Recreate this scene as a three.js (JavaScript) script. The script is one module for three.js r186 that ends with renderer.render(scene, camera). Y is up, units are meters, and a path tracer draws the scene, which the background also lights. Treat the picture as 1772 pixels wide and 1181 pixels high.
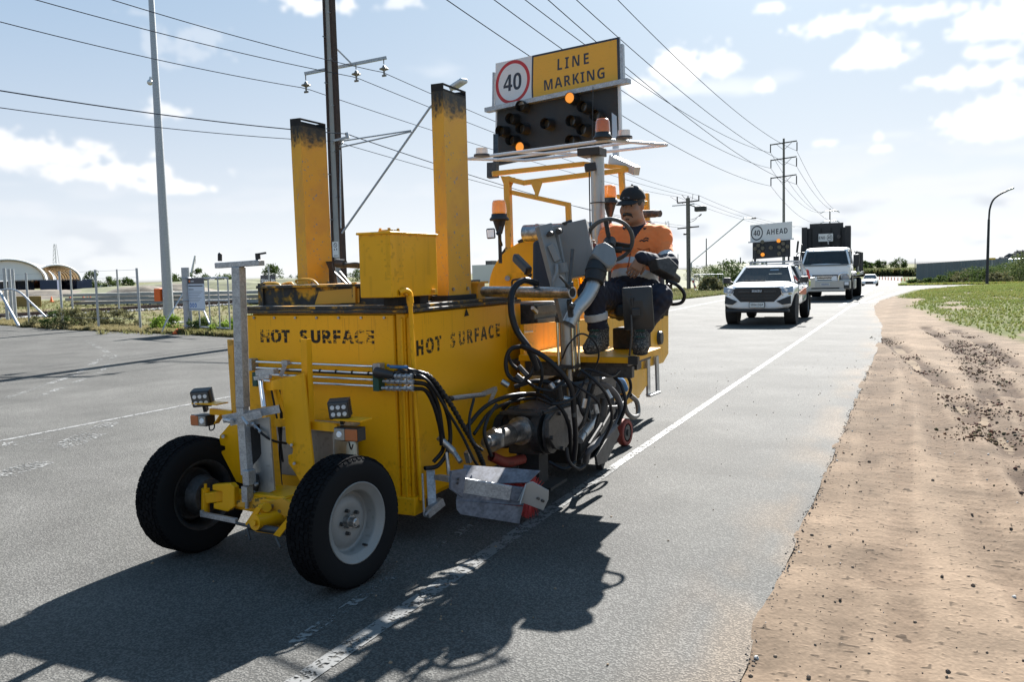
import * as THREE from 'three';
import { mergeGeometries, mergeVertices } from 'three/addons/utils/BufferGeometryUtils.js';
import { RoundedBoxGeometry } from 'three/addons/geometries/RoundedBoxGeometry.js';
import { FontLoader } from 'three/addons/loaders/FontLoader.js';
import { TextGeometry } from 'three/addons/geometries/TextGeometry.js';

// ---------- camera, sky, sun, exposure ----------
const scene = new THREE.Scene();
const RAD = Math.PI / 180;
const camera = new THREE.PerspectiveCamera(2 * Math.atan(590.5 / 1500) / RAD, 1772 / 1181, 0.05, 6000);
camera.position.set(0, 1.6, 0);
camera.rotation.set(-Math.atan(118 / 1500), 24.9 * RAD, -0.0245, 'YXZ');
const EXPOSURE = 4.2;
const SUN_AZ = -4 * RAD, SUN_EL = 35.5 * RAD;      // straight up the road, behind the machine
const sunDir = new THREE.Vector3(Math.sin(SUN_AZ) * Math.cos(SUN_EL), Math.sin(SUN_EL), -Math.cos(SUN_AZ) * Math.cos(SUN_EL));
const sun = new THREE.DirectionalLight(new THREE.Color(1, 0.975, 0.935), 5);
sun.position.copy(sunDir).multiplyScalar(120); sun.target.position.set(0, 0, 0);
sun.castShadow = true; sun.shadow.mapSize.set(4096, 4096); sun.shadow.radius = 1;
Object.assign(sun.shadow.camera, { left: -60, right: 60, top: 60, bottom: -60, near: 1, far: 300 });
scene.add(sun, sun.target);
sun.name = 'sun';

// ---------- noise ----------
function rng(seed) { let s = seed >>> 0; return () => { s = (s + 0x6D2B79F5) | 0; let t = Math.imul(s ^ (s >>> 15), 1 | s); t = (t + Math.imul(t ^ (t >>> 7), 61 | t)) ^ t; return ((t ^ (t >>> 14)) >>> 0) / 4294967296; }; }
function hash(ix, iy, s = 0) { let h = Math.imul(ix, 374761393) ^ Math.imul(iy, 668265263) ^ Math.imul(s + 11, 2246822519); h = Math.imul(h ^ (h >>> 13), 1274126177); return ((h ^ (h >>> 16)) >>> 0) / 4294967296; }
function vnoise(x, y, s = 0, per = 0) {
  const ix = Math.floor(x), iy = Math.floor(y); let fx = x - ix, fy = y - iy;
  fx = fx * fx * (3 - 2 * fx); fy = fy * fy * (3 - 2 * fy);
  const w = per ? (i) => ((i % per) + per) % per : (i) => i;
  const a = hash(w(ix), w(iy), s), b = hash(w(ix + 1), w(iy), s), c = hash(w(ix), w(iy + 1), s), d = hash(w(ix + 1), w(iy + 1), s);
  return a + (b - a) * fx + (c - a) * fy + (a - b - c + d) * fx * fy;
}
function fbm(x, y, oct = 4, s = 0, per = 0) { let v = 0, a = 0.5, n = 0; for (let i = 0; i < oct; i++) { v += a * vnoise(x, y, s + i, per); n += a; a *= 0.5; x *= 2; y *= 2; per *= 2; } return v / n; }
const sstep = (a, b, x) => { const t = Math.min(1, Math.max(0, (x - a) / (b - a))); return t * t * (3 - 2 * t); };
const lerp = (a, b, t) => a + (b - a) * t;

// ---------- sky: clear winter air, whiter towards the sun and the horizon, small cumulus and one streak of high cloud ----------
{
  const W = 2048, H = 1024, data = new Float32Array(W * H * 4);
  // [azimuth, elevation] of cloud middles, half sizes in degrees, thickness, raggedness
  const clouds = [
    [...[-53.148, 7.384], 6.5, 1.3, 0.95, 0.8], [...[-49.281, 6.459], 6.5, 1.0, 0.95, 0.8], [...[-45.797, 5.671], 4.5, 0.7, 0.95, 0.8], [...[-55.672, 7.836], 4, 1.1, 0.9, 0.8],
    [...[-45.892, 10.088], 1.8, 0.9, 0.7, 1], [...[-45.034, 13.907], 3.0, 1.6, 0.25, 1.2], [...[-37.039, 16.641], 3.0, 0.9, 0.85, 1], [...[-31.618, 16.868], 2, 0.8, 0.6, 1],
    [...[-13.804, 12.265], 3.0, 1.8, 1.1, 0.6], [...[-11.479, 12.548], 2.0, 1.5, 1.1, 0.6], [...[-16.175, 11.539], 2.0, 1.1, 0.9, 0.7],
    [...[-2.21, 12.187], 2.5, 1.5, 1.1, 0.6], [...[-3.331, 11.952], 1.6, 0.9, 1, 0.7], [...[-8.513, 11.097], 0.9, 0.7, 0.8, 0.8],
    [...[3.482, 7.689], 3.2, 1.9, 1.2, 0.55], [...[5.475, 7.896], 3.0, 2.6, 1.2, 0.55], [...[7.948, 6.858], 3.2, 2.2, 1.2, 0.6],
    [...[3.97, 12.927], 3.4, 1.5, 1.1, 0.65], [...[5.924, 13.168], 3.0, 1.9, 1.1, 0.65], [...[3.991, 11.705], 1.6, 0.7, 0.8, 0.8],
    [...[-4.974, 14.168], 2.6, 0.9, 0.75, 1.1], [...[-8.335, 15.487], 1.6, 0.6, 0.8, 0.9], [...[-0.198, 14.217], 3.4, 0.8, 0.7, 1.1],
    [...[2.855, 10.391], 3.4, 0.8, 0.95, 0.9], [...[-5.282, 7.432], 0.9, 0.4, 0.8, 0.9], [...[-2.012, 7.457], 0.6, 0.5, 0.8, 0.9], [...[-2.007, 6.851], 0.7, 0.4, 0.8, 0.9],
  ];
  const sx = sunDir.x, sy = sunDir.y, sz = sunDir.z;
  for (let j = 0; j < H; j++) {
    const el = ((j + 0.5) / H - 0.5) * 180;
    for (let i = 0; i < W; i++) {
      const phi = ((i + 0.5) / W - 0.5) * 2 * Math.PI;               // direction (cos phi, sin phi) in x, z
      const ce = Math.cos(el * RAD), dx = Math.cos(phi) * ce, dz = Math.sin(phi) * ce, dy = Math.sin(el * RAD);
      const az = Math.atan2(dx, -dz) / RAD;
      const cs = dx * sx + dy * sy + dz * sz, e = Math.max(0, dy);
      // air
      const k = Math.pow(1 - e, 4.0), glow = Math.pow(Math.max(0, cs), 5.5), glow2 = Math.pow(Math.max(0, cs), 40);
      let r = lerp(0.18, 1.0, k), g = lerp(0.385, 1.02, k), b = lerp(0.66, 1.03, k);
      r += 0.34 * glow + 0.9 * glow2; g += 0.31 * glow + 0.9 * glow2; b += 0.24 * glow + 0.8 * glow2;
      // cloud cover: the placed ones, then a thin general scatter of the same kind all round
      if (el > -1) {
        let cov = 0, bot = 0;
        for (const c of clouds) {
          let da = az - c[0]; if (da > 180) da -= 360; if (da < -180) da += 360;
          if (Math.abs(da) > c[2] * 2.2 || Math.abs(el - c[1]) > c[3] * 2.2) continue;
          const ux = da / c[2], uy = (el - c[1]) / c[3];
          const n = fbm(az * 0.75 + 40, el * 1.35, 5, 7) - 0.5, n2 = fbm(az * 2.6, el * 3.6, 3, 31) - 0.5;
          const d = 1 - Math.sqrt(ux * ux + uy * uy * (uy < 0 ? 1.7 : 1)) + n * 1.5 * c[5] + n2 * 0.75 * c[5] - 0.22;
          const a = sstep(-0.02, 0.34, d) * c[4]; cov = Math.max(cov, a); if (a > 0.2) bot = Math.max(bot, sstep(0.3, -0.9, uy) * a * (c[3] > 1.6 ? 1 : 0.4));
        }
        const pl = 1 / Math.max(0.06, e + 0.03), qx = dx * pl, qz = dz * pl;
        const gen = fbm(qx * 1.1 + 9.1, qz * 1.1 + 4.7, 5, 51);
        cov = Math.max(cov, 0.4 * sstep(0.68, 0.84, gen) * sstep(0.02, 0.2, e));
        // low banks near the horizon
        const hb = fbm(az * 0.22 + 5, el * 0.9, 5, 77);
        const low = sstep(0.47, 0.66, hb) * sstep(-0.5, 0.6, el) * sstep(8.5, 3.0, el) * 0.85 * lerp(0.45, 1, sstep(-30, 0, az) * sstep(70, 25, az));
        const lowGrey = sstep(0.42, 0.62, fbm(az * 0.35 + 60, el * 1.7, 4, 91)) * sstep(5.2, 2.2, el);
        const lit = 1.1 + 0.3 * glow; let cr = lit, cg = lit, cb = lit * 1.005;
        cr -= 0.22 * bot; cg -= 0.19 * bot; cb -= 0.14 * bot;
        r = lerp(r, cr, Math.min(1, cov)); g = lerp(g, cg, Math.min(1, cov)); b = lerp(b, cb, Math.min(1, cov));
        const lw = low * (1 - cov); const lc = [0.98 - 0.34 * lowGrey, 1.0 - 0.30 * lowGrey, 1.04 - 0.25 * lowGrey];
        r = lerp(r, lc[0], lw); g = lerp(g, lc[1], lw); b = lerp(b, lc[2], lw);
      } else { r = 0.35; g = 0.34; b = 0.32; }
      const o = (j * W + i) * 4, q = 1 / EXPOSURE;
      data[o] = r * q; data[o + 1] = g * q; data[o + 2] = b * q; data[o + 3] = 1;
    }
  }
  const t = new THREE.DataTexture(data, W, H, THREE.RGBAFormat, THREE.FloatType);
  t.mapping = THREE.EquirectangularReflectionMapping; t.magFilter = THREE.LinearFilter; t.minFilter = THREE.LinearFilter; t.wrapS = THREE.RepeatWrapping; t.needsUpdate = true;
  scene.background = t; scene.environment = t;
}

// ---------- helpers ----------
const V = (a) => (a.isVector3 ? a.clone() : new THREE.Vector3(a[0], a[1], a[2]));
const names = new Map(), bases = new Map();
function numbered(n) { const k = names.get(n) || 0; names.set(n, k + 1); return k ? n + '_' + String(k).padStart(3, '0') : n; }
function tag(o, label, category, group) { o.userData.label = label; o.userData.category = category; if (group) o.userData.group = group; return o; }
function thing(name, label, category, base = [0, 0, 0], group) {
  const o = new THREE.Group(); o.name = numbered(name); o.position.copy(V(base)); bases.set(o, V(base)); scene.add(o); return tag(o, label, category, group);
}
function baseOf(o) { while (o) { if (bases.has(o)) return bases.get(o); o = o.parent; } return new THREE.Vector3(); }
function boxUV(g) {
  const p = g.attributes.position, n = g.attributes.normal, uv = new Float32Array(p.count * 2);
  for (let i = 0; i < p.count; i++) {
    const ax = Math.abs(n.getX(i)), ay = Math.abs(n.getY(i)), az = Math.abs(n.getZ(i));
    if (ax >= ay && ax >= az) { uv[2 * i] = p.getZ(i); uv[2 * i + 1] = p.getY(i); } else if (ay >= az) { uv[2 * i] = p.getX(i); uv[2 * i + 1] = p.getZ(i); } else { uv[2 * i] = p.getX(i); uv[2 * i + 1] = p.getY(i); }
  }
  g.setAttribute('uv', new THREE.BufferAttribute(uv, 2)); return g;
}
function flat(gs, keepUV) {
  const list = (Array.isArray(gs) ? gs.flat(9) : [gs]).map((g) => { const q = g.index ? g.toNonIndexed() : g.clone(); for (const k of Object.keys(q.attributes)) if (!(k === 'position' || k === 'normal' || (keepUV && (k === 'uv')) || k === 'color')) q.deleteAttribute(k); return q; });
  const m = list.length > 1 ? mergeGeometries(list) : list[0]; if (!keepUV) boxUV(m); return m;
}
function part(name, gs, mat, parent, label, keepUV) {
  const g = flat(gs, keepUV), b = baseOf(parent); g.translate(-b.x, -b.y, -b.z);
  const m = new THREE.Mesh(g, mat); m.name = name; m.castShadow = m.receiveShadow = true; if (label) m.userData.label = label; parent.add(m); return m;
}
function solo(name, gs, mat, label, category, group, base, keepUV) {       // a thing that is one mesh
  const g = flat(gs, keepUV); g.computeBoundingBox(); const bb = g.boundingBox, b = base ? V(base) : new THREE.Vector3((bb.min.x + bb.max.x) / 2, bb.min.y, (bb.min.z + bb.max.z) / 2);
  g.translate(-b.x, -b.y, -b.z); const m = new THREE.Mesh(g, mat); m.position.copy(b); m.name = numbered(name); m.castShadow = m.receiveShadow = true; scene.add(m); bases.set(m, b); return tag(m, label, category, group);
}
function struct(name, g, mat) { const m = new THREE.Mesh(g, mat); m.name = numbered(name); m.userData.kind = 'structure'; m.receiveShadow = m.castShadow = true; scene.add(m); return m; }
// geometry in world coordinates
function box(cx, cy, cz, w, h, d, r = 0) { const g = r ? new RoundedBoxGeometry(w, h, d, 1, Math.min(r, w / 2.01, h / 2.01, d / 2.01)) : new THREE.BoxGeometry(w, h, d); return g.translate(cx, cy, cz); }
function boxMM(x0, x1, y0, y1, z0, z1, r = 0) { return box((x0 + x1) / 2, (y0 + y1) / 2, (z0 + z1) / 2, Math.abs(x1 - x0), Math.abs(y1 - y0), Math.abs(z1 - z0), r); }
function orient(g, a, b, up) {           // local z runs a -> b
  a = V(a); b = V(b); const z = b.clone().sub(a).normalize(); let u = up ? V(up) : new THREE.Vector3(0, 1, 0); if (Math.abs(z.dot(u)) > 0.98) u = new THREE.Vector3(0, 0, 1);
  const x = u.clone().cross(z).normalize(), y = z.clone().cross(x); const m = new THREE.Matrix4().makeBasis(x, y, z); m.setPosition(a.add(b).multiplyScalar(0.5)); return g.applyMatrix4(m);
}
function bar(a, b, w, h, up, r = 0) { const L = V(a).distanceTo(V(b)); return orient(r ? new RoundedBoxGeometry(w, h, L, 1, Math.min(r, w / 2.01, h / 2.01)) : new THREE.BoxGeometry(w, h, L), a, b, up); }
function cyl(a, b, r1, r2 = r1, seg = 14, open = false) { const L = V(a).distanceTo(V(b)); return orient(new THREE.CylinderGeometry(r2, r1, L, seg, 1, open).rotateX(Math.PI / 2), a, b); }
function ring(c, axis, R, r, seg = 28) { const g = new THREE.TorusGeometry(R, r, 8, seg); return orient(g, V(c).sub(V(axis).normalize().multiplyScalar(0.01)), V(c).add(V(axis).normalize().multiplyScalar(0.01))); }
function lathe(pts, c, axis, seg = 32) { const g = new THREE.LatheGeometry(pts.map((p) => new THREE.Vector2(p[0], p[1])), seg).rotateX(Math.PI / 2); const n = V(axis).normalize(); return orient(g, V(c).sub(n), V(c).add(n)); }
function hose(pts, r, seg = 8, closed = false) { const c = new THREE.CatmullRomCurve3(pts.map(V), closed, 'centripetal'); return new THREE.TubeGeometry(c, Math.max(8, pts.length * 7), r, seg, closed); }
function ball(c, r, sy = 1, seg = 14) { return new THREE.SphereGeometry(r, seg, Math.round(seg * 0.7)).scale(1, sy, 1).translate(...(c.isVector3 ? c.toArray() : c)); }
// polygon plate: 3-d outline points in one plane (first three set it), given thickness behind the seen face
function plate(pts, th, bevel = 0) {
  const P = pts.map(V), o = P[0], n = new THREE.Vector3(); for (let i = 1; i < P.length - 1; i++) n.add(P[i].clone().sub(o).cross(P[i + 1].clone().sub(o))); n.normalize();
  const x = P[1].clone().sub(o).normalize(), y = n.clone().cross(x), s = new THREE.Shape(P.map((p) => { const q = p.clone().sub(o); return new THREE.Vector2(q.dot(x), q.dot(y)); }));
  const g = new THREE.ExtrudeGeometry(s, { depth: th, bevelEnabled: bevel > 0, bevelSize: bevel, bevelThickness: bevel, bevelSegments: 1 }).translate(0, 0, -th); const m = new THREE.Matrix4().makeBasis(x, y, n); m.setPosition(o); return g.applyMatrix4(m);
}
function quadFace(tl, tr, br, bl) {        // one textured face, uv 0..1
  const g = new THREE.BufferGeometry(), P = [tl, tr, br, bl].map(V); g.setAttribute('position', new THREE.Float32BufferAttribute([bl, br, tr, tl].flatMap((p) => V(p).toArray()), 3));
  g.setAttribute('uv', new THREE.Float32BufferAttribute([0, 0, 1, 0, 1, 1, 0, 1], 2)); g.setIndex([0, 1, 2, 0, 2, 3]); g.computeVertexNormals(); return g;
}
const add = (a, b) => [a[0] + b[0], a[1] + b[1], a[2] + b[2]], mix = (a, b, t) => [lerp(a[0], b[0], t), lerp(a[1], b[1], t), lerp(a[2], b[2], t)];

// ---------- textures ----------
function tex(size, fn, tile, srgb = true, h = size) {
  const d = new Uint8Array(size * h * 4); for (let j = 0; j < h; j++) for (let i = 0; i < size; i++) { const c = fn(i / size, j / h, i, j), o = (j * size + i) * 4; d[o] = Math.max(0, Math.min(255, c[0] * 255)); d[o + 1] = Math.max(0, Math.min(255, c[1] * 255)); d[o + 2] = Math.max(0, Math.min(255, c[2] * 255)); d[o + 3] = 255; }
  const t = new THREE.DataTexture(d, size, h); t.wrapS = t.wrapT = THREE.RepeatWrapping; t.magFilter = THREE.LinearFilter; t.minFilter = THREE.LinearMipmapLinearFilter; t.generateMipmaps = true; t.anisotropy = 8; if (srgb) t.colorSpace = THREE.SRGBColorSpace; if (tile) t.repeat.set(1 / tile, 1 / tile); t.needsUpdate = true; return t;
}
function canvasTex(w, h, draw) { const c = document.createElement('canvas'); c.width = w; c.height = h; const x = c.getContext('2d'); draw(x, w, h); const t = new THREE.CanvasTexture(c); t.colorSpace = THREE.SRGBColorSpace; t.anisotropy = 8; return t; }
const L3 = (r, g, b) => new THREE.Color().setRGB(r, g, b);
function std(o) { const m = new THREE.MeshStandardMaterial({ roughness: 0.6, metalness: 0 }); if (Array.isArray(o.c)) { m.color = L3(...o.c); delete o.c; } Object.assign(m, o); return m; }
function phys(o) { const m = new THREE.MeshPhysicalMaterial({ roughness: 0.5 }); if (Array.isArray(o.c)) { m.color = L3(...o.c); delete o.c; } Object.assign(m, o); return m; }
const grimeT = tex(512, (u, v) => { const a = fbm(u * 6, v * 6, 5, 3, 6), b = vnoise(u * 90, v * 90, 8, 90), s = fbm(u * 40, v * 3, 3, 12, 40); const k = 0.90 + 0.10 * a - 0.10 * sstep(0.70, 0.86, b) * sstep(0.5, 0.7, a) - 0.05 * sstep(0.6, 0.8, s); return [k, k, k * 0.99]; }, 1.6);
const wearT = tex(512, (u, v) => { const a = fbm(u * 10, v * 10, 5, 23, 10), b = fbm(u * 50, v * 50, 3, 28, 50); const k = 0.72 + 0.28 * sstep(0.3, 0.7, a * 0.6 + b * 0.4); return [k, k, k]; }, 0.6);
const galvT = tex(256, (u, v) => { const c = Math.floor(hash(Math.floor(u * 34 + 0.6 * vnoise(u * 50, v * 50, 1)), Math.floor(v * 34), 4) * 4) / 4; const a = fbm(u * 8, v * 8, 3, 9, 8); const k = 0.72 + 0.16 * c + 0.14 * a; return [k, k, k * 1.01]; }, 0.25);
const roughT = tex(256, (u, v) => { const a = fbm(u * 9, v * 9, 5, 43, 9); const k = 0.7 + 0.55 * (a - 0.5) + 0.2; return [k, k, k]; }, 0.7, false);
const chipT = tex(1024, (u, v) => {        // older yellow paint: brownish heat stain, chips down to grey primer
  const a = fbm(u * 5, v * 5, 5, 63, 5), c = fbm(u * 34, v * 22, 4, 66, 0), e = fbm(u * 7 + 3, v * 2.2, 3, 69, 0); const chip = sstep(0.705, 0.74, c) * sstep(0.42, 0.6, e); const st = sstep(0.45, 0.75, a);
  const base = [lerp(0.97, 0.80, st * 0.6), lerp(0.97, 0.82, st * 0.6), lerp(0.97, 0.84, st * 0.6)]; return base.map((q, i) => lerp(q, [0.62, 0.72, 1.0][i] * 0.75, chip)); }, 1.3);
const M = {
  yellow: phys({ c: [0.86, 0.405, 0.003], roughness: 0.42, map: grimeT, roughnessMap: roughT, specularIntensity: 0.6 }),
  oldYellow: std({ c: [0.72, 0.35, 0.03], roughness: 0.5, map: chipT }),
  sootYellow: std({ c: [1, 1, 1], roughness: 0.7, map: tex(512, (u, v) => { const a = fbm(u * 9, v * 5, 5, 351, 0), b = fbm(u * 50, v * 40, 3, 355, 50), s = sstep(0.24, 0.50, a + 0.45 * (b - 0.5)), k = 0.13 + 0.12 * b; return [lerp(0.86, k, s), lerp(0.60, k * 0.97, s), lerp(0.10, k * 0.95, s)]; }, 1.3) }),
  galv: std({ c: [0.50, 0.52, 0.535], roughness: 0.45, metalness: 0.7, map: galvT }),
  alu: std({ c: [0.44, 0.445, 0.45], roughness: 0.4, metalness: 0.7, map: grimeT }),
  greyPaint: std({ c: [0.22, 0.23, 0.24], roughness: 0.5, map: grimeT }),
  lilac: std({ c: [0.16, 0.163, 0.19], roughness: 0.55, map: wearT }),
  cabinet: std({ c: [0.20, 0.205, 0.21], roughness: 0.42, map: grimeT }),
  steel: std({ c: [0.48, 0.47, 0.46], roughness: 0.36, metalness: 0.9, map: wearT }),
  darkSteel: std({ c: [0.075, 0.073, 0.072], roughness: 0.5, metalness: 0.4, map: wearT }),
  soot: std({ c: [0.018, 0.017, 0.017], roughness: 0.85, map: wearT }),
  black: std({ c: [0.016, 0.016, 0.017], roughness: 0.5 }),
  rubber: std({ c: [0.014, 0.014, 0.015], roughness: 0.62, map: wearT }),
  hose: phys({ c: [0.010, 0.010, 0.012], roughness: 0.45, specularIntensity: 0.6 }),
  tyre: phys({ c: [0.008, 0.008, 0.0085], roughness: 0.8, specularIntensity: 0.35 }),
  tread: phys({ c: [0.012, 0.012, 0.013], specularIntensity: 0.06, roughness: 1, map: wearT }),
  rimGrey: std({ c: [0.25, 0.246, 0.238], roughness: 0.42, map: grimeT }),
  red: std({ c: [0.42, 0.03, 0.025], roughness: 0.6 }),
  brick: std({ c: [0.28, 0.045, 0.03], roughness: 0.65, map: wearT }),
  blue: std({ c: [0.02, 0.12, 0.28], roughness: 0.45 }),
  green: std({ c: [0.01, 0.07, 0.05], roughness: 0.5 }),
  white: phys({ c: [0.84, 0.84, 0.84], roughness: 0.28, clearcoat: 0.8, clearcoatRoughness: 0.08 }),
  whiteTube: std({ c: [0.60, 0.60, 0.61], roughness: 0.4 }),
  signBack: std({ c: [0.50, 0.51, 0.52], roughness: 0.4, metalness: 0.5 }),
  blackBoard: std({ c: [0.020, 0.022, 0.026], roughness: 0.6, map: grimeT }),
  glassDark: phys({ c: [0.02, 0.025, 0.03], roughness: 0.05, clearcoat: 1, clearcoatRoughness: 0.03 }),
  lens: phys({ c: [0.85, 0.87, 0.9], roughness: 0.12, metalness: 0.2, clearcoat: 1 }),
  amber: phys({ c: [0.80, 0.22, 0.01], roughness: 0.22, transmission: 0.35, thickness: 0 }),
  amberLit: phys({ c: [0.85, 0.26, 0.015], roughness: 0.25, clearcoat: 0.6, emissive: L3(1, 0.33, 0.01), emissiveIntensity: 0.16 }),
  beaconLit: phys({ c: [0.72, 0.20, 0.01], roughness: 0.2, clearcoat: 1, emissive: L3(1, 0.30, 0.01), emissiveIntensity: 0.05 }),
  chrome: std({ c: [0.75, 0.75, 0.76], roughness: 0.14, metalness: 1 }),
  orange: std({ c: [0.75, 0.13, 0.02], roughness: 0.7 }),
  numberPlate: std({ c: [0.75, 0.75, 0.74], roughness: 0.4 }),
  concrete: std({ c: [0.36, 0.355, 0.34], roughness: 0.9, map: grimeT }),
  wood: std({ c: [0.16, 0.12, 0.09], roughness: 0.85, map: wearT }),
  rust: std({ c: [0.055, 0.028, 0.018], roughness: 0.8, map: wearT }),
};


// ================= SETTING =================
function interp(t, z) { for (let i = 0; i < t.length - 1; i++) if (z <= t[i][0] && z >= t[i + 1][0]) return lerp(t[i][1], t[i + 1][1], (z - t[i][0]) / (t[i + 1][0] - t[i][0])); return z > t[0][0] ? t[0][1] : t[t.length - 1][1]; }
const RE = [[8, -0.6], [-20, -0.61], [-25, -0.75], [-29.6, -1.08], [-36, -1.37], [-41, -1.3], [-45, -1.0], [-56, 0], [-64, 2.05], [-70, 5], [-73, 7.3], [-75, 25], [-76, 60], [-78.5, 60], [-78.7, 1.0], [-80, -1.5], [-99, -2.2], [-120, -1.6], [-170, -2], [-420, -3]];
const LE = [[8, -11], [-18.45, -11], [-18.5, -15.6], [-21, -14.2], [-25, -12.7], [-40, -11.5], [-50, -10.3], [-70, -9.4], [-100, -9], [-420, -9]];
const rightEdge = (z) => interp(RE, z) + 0.05 * (fbm(z * 1.3, 2.2, 3, 5) - 0.5) + 0.045 * (fbm(z * 6, 8, 3, 6) - 0.5);
const leftEdge = (z) => interp(LE, z);
const FL = [[-90, -48], [-33.5, -23], [-26.3, -20.6], [-21.8, -19.7], [-19.4, -19.2], [-17, -18.45], [-11, -18.45]];
const fenceZ = (x) => { for (let i = 0; i < FL.length - 1; i++) if (x >= FL[i][0] && x <= FL[i + 1][0]) return lerp(FL[i][1], FL[i + 1][1], (x - FL[i][0]) / (FL[i + 1][0] - FL[i][0])); return x < -90 ? -48 : -18.45; };
const dip = (z) => -1.3 * sstep(-58, -132, z);      // the road falls away beyond the junction
function gridMesh(rows, cols, pos, colr) {        // pos(i,j) -> [x,y,z], colour tint per vertex, uv in metres
  const P = [], C = [], U = [], I = [];
  for (let i = 0; i < rows; i++) for (let j = 0; j < cols; j++) { const p = pos(i, j); P.push(...p); C.push(...colr(p)); U.push(p[0], p[2]); }
  for (let i = 0; i < rows - 1; i++) for (let j = 0; j < cols - 1; j++) { const a = i * cols + j, b = a + 1, c = a + cols, d = c + 1; I.push(a, b, c, b, d, c); }
  const g = new THREE.BufferGeometry(); g.setAttribute('position', new THREE.Float32BufferAttribute(P, 3)); g.setAttribute('color', new THREE.Float32BufferAttribute(C, 3)); g.setAttribute('uv', new THREE.Float32BufferAttribute(U, 2)); g.setIndex(I); g.computeVertexNormals();
  if (g.attributes.normal.getY(0) < 0) { for (let k = 0; k < I.length; k += 3) { const t = I[k]; I[k] = I[k + 1]; I[k + 1] = t; } g.setIndex(I); g.computeVertexNormals(); }
  return g;
}
// asphalt: stone chips in dark binder
const chipHeight = (() => { const N = 2048, a = new Float32Array(N * N); const r = rng(5); for (let k = 0; k < 330000; k++) { const x = Math.floor(r() * N), y = Math.floor(r() * N), s = r() < 0.35 ? 2 : 1, v = 0.35 + 0.65 * r(); for (let dy = -s; dy <= s; dy++) for (let dx = -s; dx <= s; dx++) { if (dx * dx + dy * dy > s * s + 0.5) continue; const o = ((y + dy + N) % N) * N + ((x + dx + N) % N); a[o] = Math.max(a[o], v * (1 - 0.18 * (dx * dx + dy * dy) / (s * s))); } } return a; })();
const asphaltT = tex(2048, (u, v, i, j) => { const h = chipHeight[j * 2048 + i], q = hash(i >> 1, j >> 1, 3), m = fbm(u * 9, v * 9, 4, 15, 9); let k = 0.62 + 0.13 * h + 0.06 * (q - 0.5); k *= 0.88 + 0.24 * m; if (h > 0.965 && q > 0.6) k *= 1.22; if (h < 0.02) k *= 0.88; return [k * 1.0, k * 0.99, k * 0.965]; }, 5.1);
const asphaltB = tex(2048, (u, v, i, j) => { const h = chipHeight[j * 2048 + i]; return [h, h, h]; }, 5.1, false);
const asphalt = phys({ c: [0.226, 0.226, 0.224], specularIntensity: 0.2, roughness: 0.85, map: asphaltT, bumpMap: asphaltB, bumpScale: 0.0025, vertexColors: true });
function roadTint([x, y, z]) {
  const wp = (c, w) => Math.exp(-((x - c) * (x - c)) / (2 * w * w)); const wheel = wp(-3.0, 0.32) + wp(-4.5, 0.32) + wp(-6.3, 0.35) + wp(-7.7, 0.35); const p = fbm(x * 0.55, z * 0.11, 4, 81), q = fbm(x * 1.6, z * 0.5, 4, 85);
  let k = 0.93 + 0.17 * (p - 0.5) + 0.16 * (q - 0.5) + 0.05 * wheel * (0.6 + 0.8 * q); if (x < -11) k *= 0.86 + 0.10 * fbm(x * 0.3, z * 0.3, 3, 88);
  const dust = sstep(0.55, 0.0, Math.abs(x - rightEdge(z))) * sstep(0.36, 0.58, fbm(x * 5, z * 1.6, 3, 93)) * (z > -45 ? 1 : 0);   // soil tracked on to the seal's edge
  return [lerp(k, 1.45, dust * 0.7), lerp(k, 1.15, dust * 0.7), lerp(k, 0.9, dust * 0.7)];
}
{
  const zs = []; let z = 6; while (z > -420) { zs.push(z); z -= z > -14 ? 0.22 : z > -30 ? 0.4 : z > -84 ? 0.55 : 0.02 * -z; }
  struct('road', gridMesh(zs.length, 46, (i, j) => { const a = leftEdge(zs[i]), b = rightEdge(zs[i]), s = j / 45, t = 1 - (1 - s) * (1 - s) * 0.5 - (1 - s) * 0.5; return [lerp(a, b, t), dip(zs[i]), zs[i]]; }, roadTint), asphalt);
  const n = 120; struct('driveway', gridMesh(60, n, (i, j) => { const x = lerp(-75, -11, 1 - Math.pow(1 - j / (n - 1), 1.5)); const f = fenceZ(x) + 0.25 * (fbm(x * 1.1, 3, 3, 44) - 0.5); return [x, 0, lerp(f, 8, i / 59)]; }, roadTint), asphalt);
}
// the wide country, one sheet to the horizon, just below the roads
const soilT = tex(1024, (u, v) => { const a = fbm(u * 8, v * 8, 6, 101, 8), b = vnoise(u * 200, v * 200, 105, 200), k = 0.62 + 0.42 * a + 0.12 * (b - 0.5); return [k, k, k]; }, 5);
const landM = phys({ c: [0.9, 0.9, 0.88], specularIntensity: 0.15, roughness: 1, map: soilT, vertexColors: true });
const onDirt = (x, z) => x > rightEdge(z) && z > -46;
const grassEdge = [[4, 9], [-6, 5.2], [-14, 3.1], [-19.6, 1.98], [-23.2, 1.25], [-29.6, 0.32], [-36, -0.3], [-41.3, -0.85], [-46, -0.9]];
function grassness(x, z) { const e = interp(grassEdge, z) + 1.1 * (fbm(x * 0.9, z * 0.35, 3, 120) - 0.5); const bare = sstep(0.60, 0.70, fbm(x * 0.8 + 3, z * 0.33, 4, 125)); return sstep(-0.1, 0.55, x - e) * (1 - 0.9 * bare); }
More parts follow.
